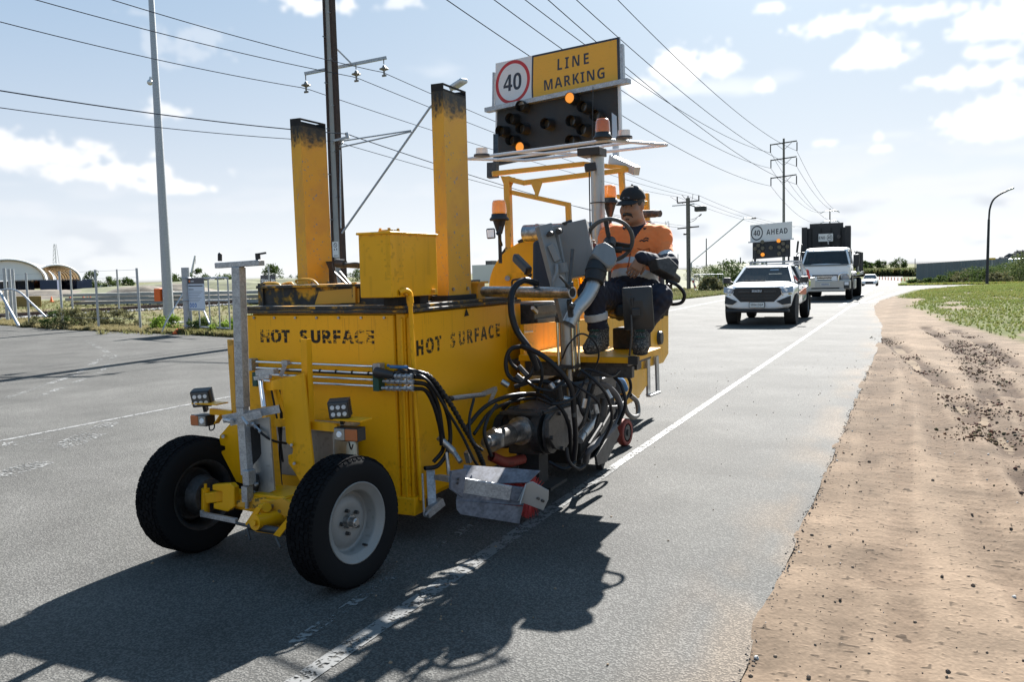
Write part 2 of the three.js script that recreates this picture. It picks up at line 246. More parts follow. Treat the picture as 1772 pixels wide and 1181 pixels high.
function landTint([x, y, z]) {
  const n = fbm(x * 0.09, z * 0.09, 5, 130), m = fbm(x * 0.5, z * 0.5, 4, 135), d = Math.hypot(x, z);
  const green = [0.085, 0.125, 0.022], dry = [0.21, 0.175, 0.095], soil = [0.22, 0.165, 0.115], far = [0.17, 0.17, 0.085];
  let g;
  if (x > leftEdge(z) && z > -60) { const w = grassness(x, z); g = soil.map((s, i) => lerp(s, lerp(green[i], dry[i], 0.45 * sstep(0.5, 0.75, m)), w)); }
  else if (x > -12) g = green.map((s, i) => lerp(s, dry[i], sstep(0.5, 0.7, n) * 0.6));
  else { const w = sstep(0.36, 0.6, n * 0.6 + m * 0.4); g = soil.map((s, i) => lerp(lerp(s, dry[i], 0.5), lerp(green[i], dry[i], 0.35), w)); }
  const f = sstep(90, 400, d); const hue = fbm(x * 0.012, z * 0.012, 3, 140); return g.map((s, i) => lerp(s, far[i] * (0.8 + 0.4 * hue), f) * (0.85 + 0.3 * m));
}
{
  const N = 190, f = (t, a, b) => Math.sign(t) * a * (Math.exp(b * Math.abs(t)) - 1); const lim = Math.log(3001);
  struct('ground', gridMesh(N, N, (i, j) => { const x = f((j / (N - 1)) * 2 - 1, 1, lim), z = f((i / (N - 1)) * 2 - 1, 1, lim) - 18; return [x, -0.055 + dip(z), z]; }, landTint), landM);
}
// soil shoulder with wheel ruts, mud clods and the grassed corner behind it
const rutLines = [
  [[[0.0, -11.2], ...[[-0.605, -20.51], [-0.127, -16.962], [0.202, -14.184], [0.432, -12.161], [0.58, -10.254], [0.685, -8.853], [0.782, -7.556], [0.917, -6.186]]].slice(1), 0.11, 0.05],
  [[[0.262, -23.968], [0.445, -21.996], [0.774, -18.037], [0.831, -14.874], [0.829, -12.962], [0.804, -10.764], [0.785, -8.083]], 0.10, 0.045],
  [[[0.863, -22.782], [1.236, -19.535], [1.471, -15.012], [1.522, -11.633]], 0.10, 0.035],
  [[[0.857, -19.769], [1.082, -15.971], [1.095, -13.028], [1.117, -11.57], [1.045, -8.939]], 0.09, 0.04],
  [[[-0.198, -18.256], [-0.075, -14.68], [0.14, -11.304], [0.254, -7.907], [0.346, -6.441], [0.439, -4.921]], 0.10, 0.018],
  [[[-0.453, -18.217], [-0.366, -11.118], [-0.2, -7.525], [-0.08, -4.722]], 0.13, 0.010],
  [[[-0.271, -14.234], [-0.307, -7.49], [-0.295, -4.64], [-0.26, -3.334]], 0.06, 0.008], [[[-0.03, -13.545], [-0.073, -7.568], [-0.04, -4.738], [0.015, -3.445]], 0.06, 0.009], [[[0.342, -13.632], [0.501, -8.232], [0.572, -5.806], [0.678, -3.968]], 0.07, 0.010], [[[0.086, -14.313], [0.297, -8.702], [0.404, -6], [0.523, -4.332]], 0.07, 0.010],
];
function rutAt(x, z) {
  let h = 0, mud = 0, tr = 0;
  for (const [L, w, dep] of rutLines) {
    let best = 9, along = 0, acc = 0; for (let k = 0; k < L.length - 1; k++) { const ax = L[k][0], az = L[k][1], bx = L[k + 1][0] - ax, bz = L[k + 1][1] - az, l2 = bx * bx + bz * bz; const t = Math.max(0, Math.min(1, ((x - ax) * bx + (z - az) * bz) / l2)); const d = Math.hypot(x - ax - bx * t, z - az - bz * t); if (d < best) { best = d; along = acc + t * Math.sqrt(l2); } acc += Math.sqrt(l2); }
    if (best > w * 5) continue; const wob = best + 0.05 * (fbm(x * 4, z * 4, 3, 150) - 0.5); const inR = Math.exp(-(wob * wob) / (2 * w * w)), br = sstep(0.36, 0.6, fbm(along * 0.8, dep * 400, 3, 155));
    h -= dep * inR * (0.35 + 0.65 * br); h += dep * 0.4 * Math.exp(-Math.pow((wob - w * 2.1) / (w * 0.7), 2)) * (0.3 + br); mud = Math.max(mud, sstep(0.25, 0.7, inR) * (0.35 + 0.65 * br) * (dep > 0.03 ? 1 : 0.4)); tr += inR * 0.005 * Math.sin(along * 70) * (dep < 0.03 ? 1 : 0.5);
  }
  return [h + tr, mud];
}
const dirtH = (x, z) => { const e = x - rightEdge(z); const [h] = rutAt(x, z), sp = fbm(z * 2.6, 4, 3, 158); return -0.008 + (0.004 + 0.034 * (sp - 0.46)) * sstep(0.35, 0.02, e) * sstep(-0.06, -0.02, e) + h + 0.03 * (fbm(x * 0.9, z * 0.6, 4, 160) - 0.5) * sstep(0.1, 0.8, e) + 0.006 * (fbm(x * 13, z * 13, 3, 165) - 0.5) * sstep(0.02, 0.2, e) + 0.10 * sstep(1.5, 9, e) + 0.05 * sstep(0.5, 2.5, e) * sstep(-16, -34, z); };
const dirtT = tex(1024, (u, v) => { const a = fbm(u * 10, v * 10, 6, 170, 10), s = vnoise(u * 260, v * 260, 176, 260), p = vnoise(u * 110, v * 110, 178, 110); let k = 0.74 + 0.30 * (a - 0.5) + 0.10 * (s - 0.5); k *= 1 - 0.30 * sstep(0.86, 0.93, p); return [k, k * 0.985, k * 0.97]; }, 2.7);
const dirtBT = tex(1024, (u, v) => { const s = fbm(u * 130, v * 130, 3, 176, 130), p = vnoise(u * 110, v * 110, 178, 110), k = 0.5 * s + 0.5 * sstep(0.7, 0.95, p); return [k, k, k]; }, 2.7, false);
{
  const zs = []; let z = 5; while (z > -74) { zs.push(z); z -= z > -13 ? 0.055 : z > -30 ? 0.12 : 0.4; } const nc = 150; const off = Array.from({ length: nc }, (_, j) => { const t = j / (nc - 1); return 4.2 * t + 26 * Math.pow(t, 5); });
  struct('dirt_shoulder', gridMesh(zs.length, nc, (i, j) => { const e = rightEdge(zs[i]) + (j > 2 ? off[j - 2] : -0.08 + 0.035 * j), x = e; return [x, zs[i] < -54 ? lerp(dirtH(x, zs[i]), -0.03, sstep(-56, -66, zs[i])) + dip(zs[i]) : (j ? dirtH(x, zs[i]) : -0.02), zs[i]]; }, ([x, y, z]) => {
    const [, mud] = rutAt(x, z), w = grassness(x, z), n = fbm(x * 1.2, z * 0.45, 4, 180), damp = sstep(0.52, 0.72, fbm(x * 0.9 + 7, z * 0.3, 4, 185)), red = fbm(x * 0.35, z * 0.2, 3, 187);
    const b = [0.205, 0.158, 0.122], c = [0.245, 0.196, 0.158], m = [0.07, 0.046, 0.033], g = [0.085, 0.108, 0.022], d2 = [0.16, 0.14, 0.065];
    return b.map((s, i) => { let q = lerp(s, c[i], n); q *= lerp(1, 0.9, damp) * (0.94 + 0.12 * red); q = lerp(q, m[i], mud * 0.85); return lerp(q, lerp(g[i], d2[i], sstep(0.5, 0.8, n) * 0.3), w * 0.95); }); }), phys({ c: [1.2, 1.165, 1.08], specularIntensity: 0.15, roughness: 1, map: dirtT, bumpMap: dirtBT, bumpScale: 0.006, vertexColors: true }));
}
// ---------- painted lines ----------
const paintA = tex(512, (u, v) => { const a = fbm(u * 30, v * 30, 4, 200, 30), b = vnoise(u * 128, v * 128, 204, 128), k = sstep(0.34, 0.5, a * 0.62 + b * 0.38); return [k, k, k]; }, 1.2, false);
const paintFaint = tex(512, (u, v) => { const a = fbm(u * 9, v * 9, 4, 210, 9), b = vnoise(u * 128, v * 128, 204, 128), k = sstep(0.50, 0.68, a * 0.55 + b * 0.45); return [k, k, k]; }, 2.2, false);
const linePaint = phys({ specularIntensity: 0.2, c: [0.185, 0.184, 0.18], roughness: 0.6, alphaMap: paintA, transparent: true, bumpMap: asphaltB, bumpScale: 0.002 });
const faintPaint = phys({ specularIntensity: 0.1, c: [0.19, 0.19, 0.186], roughness: 0.7, alphaMap: paintFaint, transparent: true });
const oldPaint = phys({ specularIntensity: 0.1, c: [0.15, 0.15, 0.147], roughness: 0.8, alphaMap: paintA, transparent: true });
function strip(pts, w, y = 0.004) { // flat ribbon along xz points
  const P = [], U = [], I = []; pts.forEach((p, k) => { const a = pts[Math.max(0, k - 1)], b = pts[Math.min(pts.length - 1, k + 1)], dx = b[0] - a[0], dz = b[1] - a[1], l = Math.hypot(dx, dz), nx = -dz / l * w / 2, nz = dx / l * w / 2; const yy = y + dip(p[1]); P.push(p[0] - nx, yy, p[1] - nz, p[0] + nx, yy, p[1] + nz); U.push(p[0] - nx, p[1] - nz, p[0] + nx, p[1] + nz); if (k) { const o = 2 * k; I.push(o - 2, o, o - 1, o - 1, o, o + 1); } });
  const g = new THREE.BufferGeometry(); g.setAttribute('position', new THREE.Float32BufferAttribute(P, 3)); g.setAttribute('uv', new THREE.Float32BufferAttribute(U, 2)); g.setIndex(I); g.computeVertexNormals(); if (g.attributes.normal.getY(0) < 0) { g.setIndex(I.map((q, k) => I[k - (k % 3) + [0, 2, 1][k % 3]])); g.computeVertexNormals(); } return g;
}
function line(pts, w, mat = linePaint) { const m = struct('road_line', strip(pts, w), mat); m.castShadow = false; return m; }
const rr = rng(77);
line([[-2.2, 4], [-2.2, -6.6]], 0.10, oldPaint);
{ let z = -6.6; while (z > -36) { const l = z > -11 ? 5 : 1.2 + 5 * rr(); line([[-2.2, z], [-2.2 + 0.004 * (rr() - 0.5), z - l]], 0.078); z -= l + (z > -11 ? 0.0 : 0.10); } }
line([[-2.17, -36], [-1.95, -44], [-1.6, -53]], 0.13); line([[-2.6, -36], [-2.5, -46], [-2.35, -58]], 0.13); line([[-1.75, -39], [-1.3, -45], [-0.5, -56]], 0.12); line([[-2.3, -38.6], [-1.4, -39.6]], 0.3); line([[-2.9, -60], [-3.2, -78], [-3.3, -120]], 0.12); line([[-1.4, -60], [0.5, -70], [4, -75.5]], 0.12);
{ let z = 2; while (z > -60) { const l = 2 + 4 * rr(); line([[-8.52, z], [-8.48, z - l]], 0.085); z -= l + 0.12; } }
line([[-7.549, -5.664], [-8.411, -7.113]], 0.16, faintPaint); line([[-7.396, -5.516], [-7.829, -6.392]], 0.2, faintPaint); line([[-6.924, -4.673], [-7.118, -5.189]], 0.3, faintPaint); line([[-6.995, -4.826], [-7.162, -5.199]], 0.2, faintPaint); line([[-7.678, -5.859], [-8.306, -6.983]], 0.22, faintPaint); line([[-8.304, -5.658], [-8.027, -5.997]], 0.25, faintPaint); line([[-11.656, -8.033], [-13.278, -10.446], [-16.529, -13.932], [-20.937, -16.908]], 0.12, faintPaint); line([[-11.215, -8.154], [-13.189, -10.908], [-15.986, -13.623]], 0.1, faintPaint);
line([[-2.566, -5.405], [-2.51, -3.939], [-2.451, -2.897]], 0.06, faintPaint);

// ---------- loose matter nobody could count ----------
function stuff(name, geo, mat, list, label, category) {    // list: [x, y, z, scale, turn, tilt, colour, sy]
  const m = new THREE.InstancedMesh(geo, mat, list.length), o = new THREE.Object3D(), c = new THREE.Color();
  list.forEach((q, i) => { o.position.set(q[0], q[1] + dip(q[2]), q[2]); o.rotation.set(q[5] || 0, q[4], (q[5] || 0) * 0.7); o.scale.set(q[3], q[3] * (q[7] || 1), q[3]); o.updateMatrix(); m.setMatrixAt(i, o.matrix); if (q[6]) { c.setRGB(...q[6]); m.setColorAt(i, c); } });
  m.name = numbered(name); m.userData.kind = 'stuff'; m.castShadow = m.receiveShadow = true; m.userData.label = label; m.userData.category = category; m.frustumCulled = false; scene.add(m); return m;
}
function rockGeo(seed, det = 1) { const g = new THREE.IcosahedronGeometry(1, det), p = g.attributes.position; for (let i = 0; i < p.count; i++) { const x = p.getX(i), y = p.getY(i), z = p.getZ(i), k = 0.72 + 0.5 * fbm(x * 1.6 + seed, y * 1.6 + z * 1.9, 3, seed); p.setXYZ(i, x * k, y * k * 0.75, z * k); } g.computeVertexNormals(); return g; }
function tuftGeo(seed, n = 7, lean = 0.5, w = 0.03) { const r = rng(seed), P = [], N = []; for (let k = 0; k < n; k++) { const a = r() * 6.283, q = 0.35 * r(), bx = Math.cos(a) * q, bz = Math.sin(a) * q, h = 0.5 + 0.5 * r(), l = lean * r(), d = r() * 6.283, tx = bx + Math.cos(d) * l, tz = bz + Math.sin(d) * l, wx = Math.cos(d + 1.57) * w * (1 + r()), wz = Math.sin(d + 1.57) * w * (1 + r()); const mx = lerp(bx, tx, 0.4), mz = lerp(bz, tz, 0.4), my = h * 0.6; P.push(bx - wx, 0, bz - wz, bx + wx, 0, bz + wz, mx + wx * 0.8, my, mz + wz * 0.8, bx - wx, 0, bz - wz, mx + wx * 0.8, my, mz + wz * 0.8, mx - wx * 0.8, my, mz - wz * 0.8, mx - wx * 0.8, my, mz - wz * 0.8, mx + wx * 0.8, my, mz + wz * 0.8, tx, h, tz); } const g = new THREE.BufferGeometry(); g.setAttribute('position', new THREE.Float32BufferAttribute(P, 3)); g.computeVertexNormals(); const nn = g.attributes.normal; for (let i = 0; i < nn.count; i++) { let x = nn.getX(i) * 0.4, y = 1, z = nn.getZ(i) * 0.4; const l = Math.hypot(x, y, z); nn.setXYZ(i, x / l, y / l, z / l); } g.setAttribute('uv', new THREE.Float32BufferAttribute(new Float32Array(P.length / 3 * 2), 2)); return g; }
const bladeM = phys({ c: [1, 1, 1], roughness: 1, specularIntensity: 0.1, transmission: 0.3, thickness: 0, side: THREE.DoubleSide });
const stoneM = phys({ c: [1, 1, 1], roughness: 1, specularIntensity: 0.2 });
{
  const r = rng(11), A = [], B = [];
  for (let k = 0; k < 90000 && A.length < 44000; k++) { const z = -13 - 62 * Math.pow(r(), 0.8), x = lerp(-1, 16, Math.pow(r(), 0.9)); if (x < interp(RE, z) + 0.35 || z < -72 || grassness(x, z) < 0.25 + 0.6 * r()) continue; const t = r(), dry = fbm(x * 0.6, z * 0.3, 3, 222); A.push([x, dirtH(x, z) - 0.01, z, (0.035 + 0.05 * r()) * (1 + 0.012 * -z), r() * 6.3, 0, [lerp(0.11, 0.24, dry * t), lerp(0.155, 0.20, dry * t), 0.03 + 0.03 * dry * t]]); }
  for (let k = 0; k < 9000; k++) { const z = -79.5 - 35 * r() * r(), x = lerp(-1.2 + (z < -82 ? 0 : 3), 32, Math.pow(r(), 1.2)); A.push([x, -0.05, z, 0.16 + 0.2 * r(), r() * 6.3, 0, [0.10 + 0.08 * r(), 0.135 + 0.04 * r(), 0.028]]); }
  stuff('verge_grass', tuftGeo(3, 8, 0.6, 0.05), bladeM, A, 'short green grass covering the corner right of the soil shoulder', 'grass');
  for (let k = 0; k < 14000; k++) { const x = lerp(-40, -12, Math.pow(r(), 0.7)), d = r() * r() * 3.2, z = fenceZ(Math.min(x, -12.2)) - 0.12 - d; const green = sstep(-24, -19, x) * 0.5 * r() + 0.2 * r(); A.length; B.push([x, -0.05, z, (0.07 + 0.16 * r()) * (1 + 0.7 * green) * (d < 0.5 ? 1 : 0.8), r() * 6.3, 0, [lerp(0.19, 0.12, green * 0.8), lerp(0.155, 0.15, green), lerp(0.08, 0.03, green)]]); }
  for (let k = 0; k < 15000; k++) { const z = -19 - 70 * r(), w = r(), x = interp(LE, z) - 0.2 - 8.5 * w * w; const green = r() * 0.8 + 0.2 * (1 - w); B.push([x, -0.05, z, (0.08 + 0.2 * r() * r()) * (1 + 0.006 * -z), r() * 6.3, 0, [lerp(0.17, 0.10, green), lerp(0.145, 0.125, green), lerp(0.07, 0.03, green)]]); }
  for (let k = 0; k < 14000; k++) { const z = -25 - 70 * r(), x = -14 - 60 * r(); if (z > fenceZ(x) - 1) continue; const green = r(); B.push([x, -0.05, z, 0.08 + 0.2 * r() * r(), r() * 6.3, 0, [lerp(0.17, 0.11, green), lerp(0.145, 0.12, green), lerp(0.075, 0.035, green)]]); }
  stuff('roadside_weeds', tuftGeo(9, 9, 0.7, 0.035), bladeM, B, 'rough green and straw weeds along the far side of the road', 'weeds');
}
{ // stones on the shoulder, mud clods along the ruts, specks on the seal
  const r = rng(21), S = [], K = [];
  for (let k = 0; k < 2800; k++) { const z = 1 - 17 * Math.pow(r(), 1.2), x = rightEdge(z) + 0.02 + 3.2 * Math.pow(r(), 1.4), s = 0.0028 + 0.009 * Math.pow(r(), 6); const t = r(); const c = t < 0.2 ? [0.11, 0.085, 0.067] : t < 0.85 ? [0.2, 0.15, 0.11] : [0.42, 0.4, 0.37]; S.push([x, dirtH(x, z) + s * 0.2, z, s, r() * 6.3, r() * 3, c]); }
  for (let k = 0; k < 700; k++) { const z = 1 - 15 * r(), x = rightEdge(z) + 0.05 * (r() - 0.45), s = 0.003 + 0.006 * r() * r(); S.push([x, 0.0, z, s, r() * 6.3, r() * 3, [0.10, 0.09, 0.082]]); }
  for (let k = 0; k < 170; k++) { const z = -2.4 - 14 * r(), x = -0.7 - 3.6 * r(), s = 0.004 + 0.007 * r() * r(); S.push([x, 0.002, z, s, r() * 6.3, r() * 3, r() < 0.5 ? [0.045, 0.04, 0.037] : [0.25, 0.18, 0.12]]); }
  for (const [L, w, dep] of rutLines) { if (dep < 0.03) continue; for (let k = 0; k < L.length - 1; k++) { const n = Math.round(330 * Math.hypot(L[k + 1][0] - L[k][0], L[k + 1][1] - L[k][1]) / 2); for (let q = 0; q < n; q++) { const t = r(), cl = fbm(t * 7 + k * 7, dep * 900, 2, 240); if (cl < 0.56) continue; const o = (r() + r() + r() - 1.5) * w * 2.2, x = lerp(L[k][0], L[k + 1][0], t) + o, z = lerp(L[k][1], L[k + 1][1], t) + (r() - 0.5) * 0.3; const s = 0.005 + 0.016 * Math.pow(r(), 4); K.push([x, dirtH(x, z) + s * 0.15, z, s, r() * 6.3, r() * 3, [0.085 + 0.06 * r(), 0.055 + 0.035 * r(), 0.038 + 0.02 * r()]]); } } }
  for (let q = 0; q < 420; q++) { const c = [[0.459, -8.987], [0.568, -9.397], [0.817, -14.475], [1.185, -15.808]][Math.floor(r() * 4)], x = c[0] + 0.35 * (r() + r() - 1), z = c[1] + 0.5 * (r() + r() - 1), s = 0.005 + 0.02 * Math.pow(r(), 4); K.push([x, dirtH(x, z) + s * 0.2, z, s, r() * 6.3, r() * 3, [0.08 + 0.05 * r(), 0.05 + 0.03 * r(), 0.036]]); }
  stuff('loose_stones', rockGeo(4, 1), stoneM, S, 'small loose stones scattered on the tan soil shoulder', 'stones');
  stuff('mud_clods', rockGeo(14, 1), stoneM, K, 'dark clods of mud churned up along the wheel ruts', 'mud');
}


// ================= LINE-MARKING MACHINE =================
const machine = thing('line_marking_machine', 'yellow thermoplastic line marking machine with hot tank and tall chimneys on the road', 'road machine', [-3.3, 0, -5.8]);
const mp = (n, g, m, par = machine, lab, k) => part(n, g, m, par, lab, k);
const mps = (n, gs, m, par = machine) => gs.forEach((g) => mp(n, g, m, par));
const YEL = 'rgb(238,168,10)';
function worn(x, seed, x0, y0, w, h, n, col, smin, smax) { const r = rng(seed); x.fillStyle = col; for (let i = 0; i < n; i++) { const s = smin + (smax - smin) * r() * r(); x.beginPath(); x.ellipse(x0 + w * r(), y0 + h * r(), s * (1 + r() * 2), s * 0.6, 0, 0, 6.3); x.fill(); } }
function panelTex(W, H, seed, tx0, tx1, ty0, ty1, skew, fades) {
  return canvasTex(W, H, (x) => {
    x.fillStyle = YEL; x.fillRect(0, 0, W, H); const r = rng(seed);
    x.save(); x.transform(1, skew, 0, 1, 0, 0); x.fillStyle = 'rgb(28,22,16)'; x.font = 'bold ' + Math.round((ty1 - ty0) * 1.42) + 'px sans-serif'; x.textBaseline = 'alphabetic'; x.textAlign = 'left';
    const str = 'HOT SURFACE', wTot = tx1 - tx0, sp = wTot / 10.6; let px = tx0; const adv = [1.08, 1.1, 0.95, 0.8, 1.02, 1.06, 1.02, 0.94, 1.05, 1.02, 0.9];
    for (let i = 0; i < str.length; i++) { if (str[i] !== ' ') { (x.save(), x.translate(px, ty1), x.scale(1.16, 1), (x.lineWidth = 5), (x.strokeStyle = 'rgb(28,22,16)'), x.strokeText(str[i], 0, 0), x.fillText(str[i], 0, 0), x.restore()); x.fillStyle = YEL; x.fillRect(px + sp * 0.42, ty0 - 4, sp * 0.07, (ty1 - ty0) * (i % 2 ? 0.3 : 0) + 6); x.fillStyle = 'rgb(28,22,16)'; } px += sp * adv[i]; }
    for (const [a, b, c, d, n] of fades) worn(x, seed + Math.round(a * 100), tx0 + (tx1 - tx0) * a, ty0 + (ty1 - ty0) * c - 4, (tx1 - tx0) * (b - a), (ty1 - ty0) * (d - c) + 8, n, YEL, 1, 9);
    x.restore();
    for (let i = 0; i < 26; i++) { const sx = W * r(), sy = H * 0.02 * r(), l = H * (0.04 + 0.2 * r() * r()); x.fillStyle = 'rgba(120,70,40,' + (0.05 + 0.10 * r()) + ')'; x.fillRect(sx, sy, 2 + 6 * r(), l); }
    for (let i = 0; i < 9; i++) { const gx = W * r(), gy = H * (0.45 + 0.5 * r()); for (let q = 0; q < 60; q++) { x.fillStyle = 'rgba(60,36,12,0.035)'; x.beginPath(); x.ellipse(gx + 90 * (r() - 0.5) * (r() + 0.4), gy + 120 * (r() - 0.5), 3 + 16 * r(), 3 + 12 * r(), 0, 0, 6.3); x.fill(); } }
    for (let i = 0; i < 14; i++) { x.strokeStyle = 'rgba(110,70,20,0.28)'; x.lineWidth = 1 + 1.5 * r(); x.beginPath(); const gx = W * r(), gy = H * r(); x.moveTo(gx, gy); x.lineTo(gx + 60 * (r() - 0.5), gy + 50 * (r() - 0.5)); x.stroke(); }
    for (let i = 0; i < 40; i++) { x.fillStyle = 'rgba(235,235,228,0.5)'; x.beginPath(); x.arc(W * r(), H * (0.3 + 0.7 * r()), 0.6 + 1.8 * r() * r(), 0, 6.3); x.fill(); }
    for (let i = 0; i < 60; i++) { x.fillStyle = r() < 0.5 ? 'rgba(90,55,20,0.5)' : 'rgba(40,30,20,0.6)'; x.beginPath(); x.arc(W * r(), H * r(), 0.8 + 1.6 * r() * r(), 0, 6.3); x.fill(); }
    for (let i = 0; i < 2600; i++) { x.fillStyle = r() < 0.5 ? 'rgba(255,205,60,0.05)' : 'rgba(140,85,0,0.05)'; x.fillRect(W * r(), H * r(), 2 + 14 * r(), 2 + 10 * r()); }
  });
}
const panelMat = (t) => phys({ c: [1, 1, 1], map: t, roughness: 0.4, specularIntensity: 0.6 });
{ // ---- hot tank ----
  const tank = mp('tank', [boxMM(-3.9, -2.76, 0.2, 1.375, -5.98, -4.41), boxMM(-3.2, -2.9, 0.14, 0.2, -5.9, -4.5)], M.yellow);
  const x0 = -3.93, x1 = -2.80, y0 = 0.24, y1 = 1.368, zf = -4.368, W = 1130, H = 1128;
  const a = [-3.821, 1.275, -4.368], b = [-2.956, 1.199, -4.368], mx = (v) => (v - x0) / (x1 - x0) * W, my = (v) => (y1 - v) / (y1 - y0) * H;
  const fp = mp('front_panel', [boxMM(x0, x1, y0, y1, zf - 0.034, zf - 0.003, 0.008)], M.yellow, tank);
  mp('stencil_lettering', quadFace([x0 + 0.004, y1 - 0.004, zf], [x1 - 0.004, y1 - 0.004, zf], [x1 - 0.004, y0 + 0.004, zf], [x0 + 0.004, y0 + 0.004, zf]), panelMat(panelTex(W, H, 3, mx(a[0]), mx(b[0]), my(a[1]), my(b[1]), 0.0, [[0, 0.1, 0, 0.5, 60], [0.02, 0.3, 0.1, 1, 60], [0.3, 0.42, 0.35, 0.8, 60], [0.8, 1, 0, 1, 150], [0.88, 1, 0.1, 1, 120], [0.62, 0.8, 0.7, 1, 60], [0, 1, 0, 1, 40]])), tank, 'worn black HOT SURFACE stencil on yellow front panel', true);
  const sz0 = -4.425, sz1 = -5.75, xs = -2.712, c = [-2.712, 1.201, -4.459], d = [-2.712, 1.113, -4.467], e = [-2.712, 1.109, -5.624], W2 = 1325, nx = (z) => (sz0 - z) / (sz0 - sz1) * W2;
  mp('side_panel', [boxMM(xs - 0.03, xs - 0.003, y0, 1.372, sz1, sz0, 0.008)], M.yellow, tank);
  mp('stencil_lettering', quadFace([xs, 1.368, sz0 - 0.004], [xs, 1.368, sz1 + 0.004], [xs, y0 + 0.004, sz1 + 0.004], [xs, y0 + 0.004, sz0 - 0.004]), panelMat(panelTex(W2, H, 13, nx(c[2]), nx(e[2]), my(c[1]), my(d[1]), -0.028, [[0.05, 0.3, 0.2, 0.75, 70], [0.24, 0.62, 0, 1, 330], [0.3, 0.4, 0, 1, 120], [0.9, 1, 0, 0.75, 70], [0, 1, 0, 1, 90]])), tank, 'half worn off HOT SURFACE stencil on the tank side', true);
  mp('corner_post', [boxMM(-2.795, -2.735, 0.2, 1.375, -4.44, -4.385, 0.006), boxMM(-2.757, -2.742, 0.25, 1.35, -4.385, -4.368, 0.004), boxMM(-2.732, -2.712, 0.25, 1.35, -4.415, -4.4, 0.004)], M.yellow, tank);
  mp('bottom_bracket', [boxMM(-2.84, -2.69, 0.16, 0.27, -4.5, -4.36, 0.01)], M.yellow, tank);
  mp('rear_side_panel', [boxMM(-2.735, -2.715, 0.3, 1.37, -6.02, -5.757, 0.006)], M.yellow, tank);
  mp('tank_flange', [boxMM(-3.95, -2.70, 1.378, 1.40, -6.0, -4.352, 0.006), boxMM(-3.93, -2.72, 1.4, 1.425, -5.98, -4.375, 0.006)], M.sootYellow, tank);
  const bolts = []; for (let i = 0; i < 7; i++) bolts.push(cyl([-3.85 + i * 0.165, 1.352, -4.366], [-3.85 + i * 0.165, 1.352, -4.358], 0.008)); mps('panel_bolt', bolts, M.steel, tank);
  // small yellow pipe down the corner
  mp('drain_pipe', [hose([[-2.7, 1.501, -4.279], [-2.685, 1.513, -4.318], [-2.68, 1.495, -4.366], [-2.68, 1.42, -4.368]], 0.017), cyl([-2.68, 1.427, -4.368], [-2.68, 0.247, -4.419], 0.0135), cyl([-2.68, 1.481, -4.365], [-2.68, 1.437, -4.369], 0.021)], M.yellow, machine);
  // warning mark on the side
  mp('warning_decal', plate([[-2.708, 1.318, -5.095], [-2.708, 1.322, -5.162], [-2.708, 1.371, -5.123]], 0.002), M.soot, tank);
}
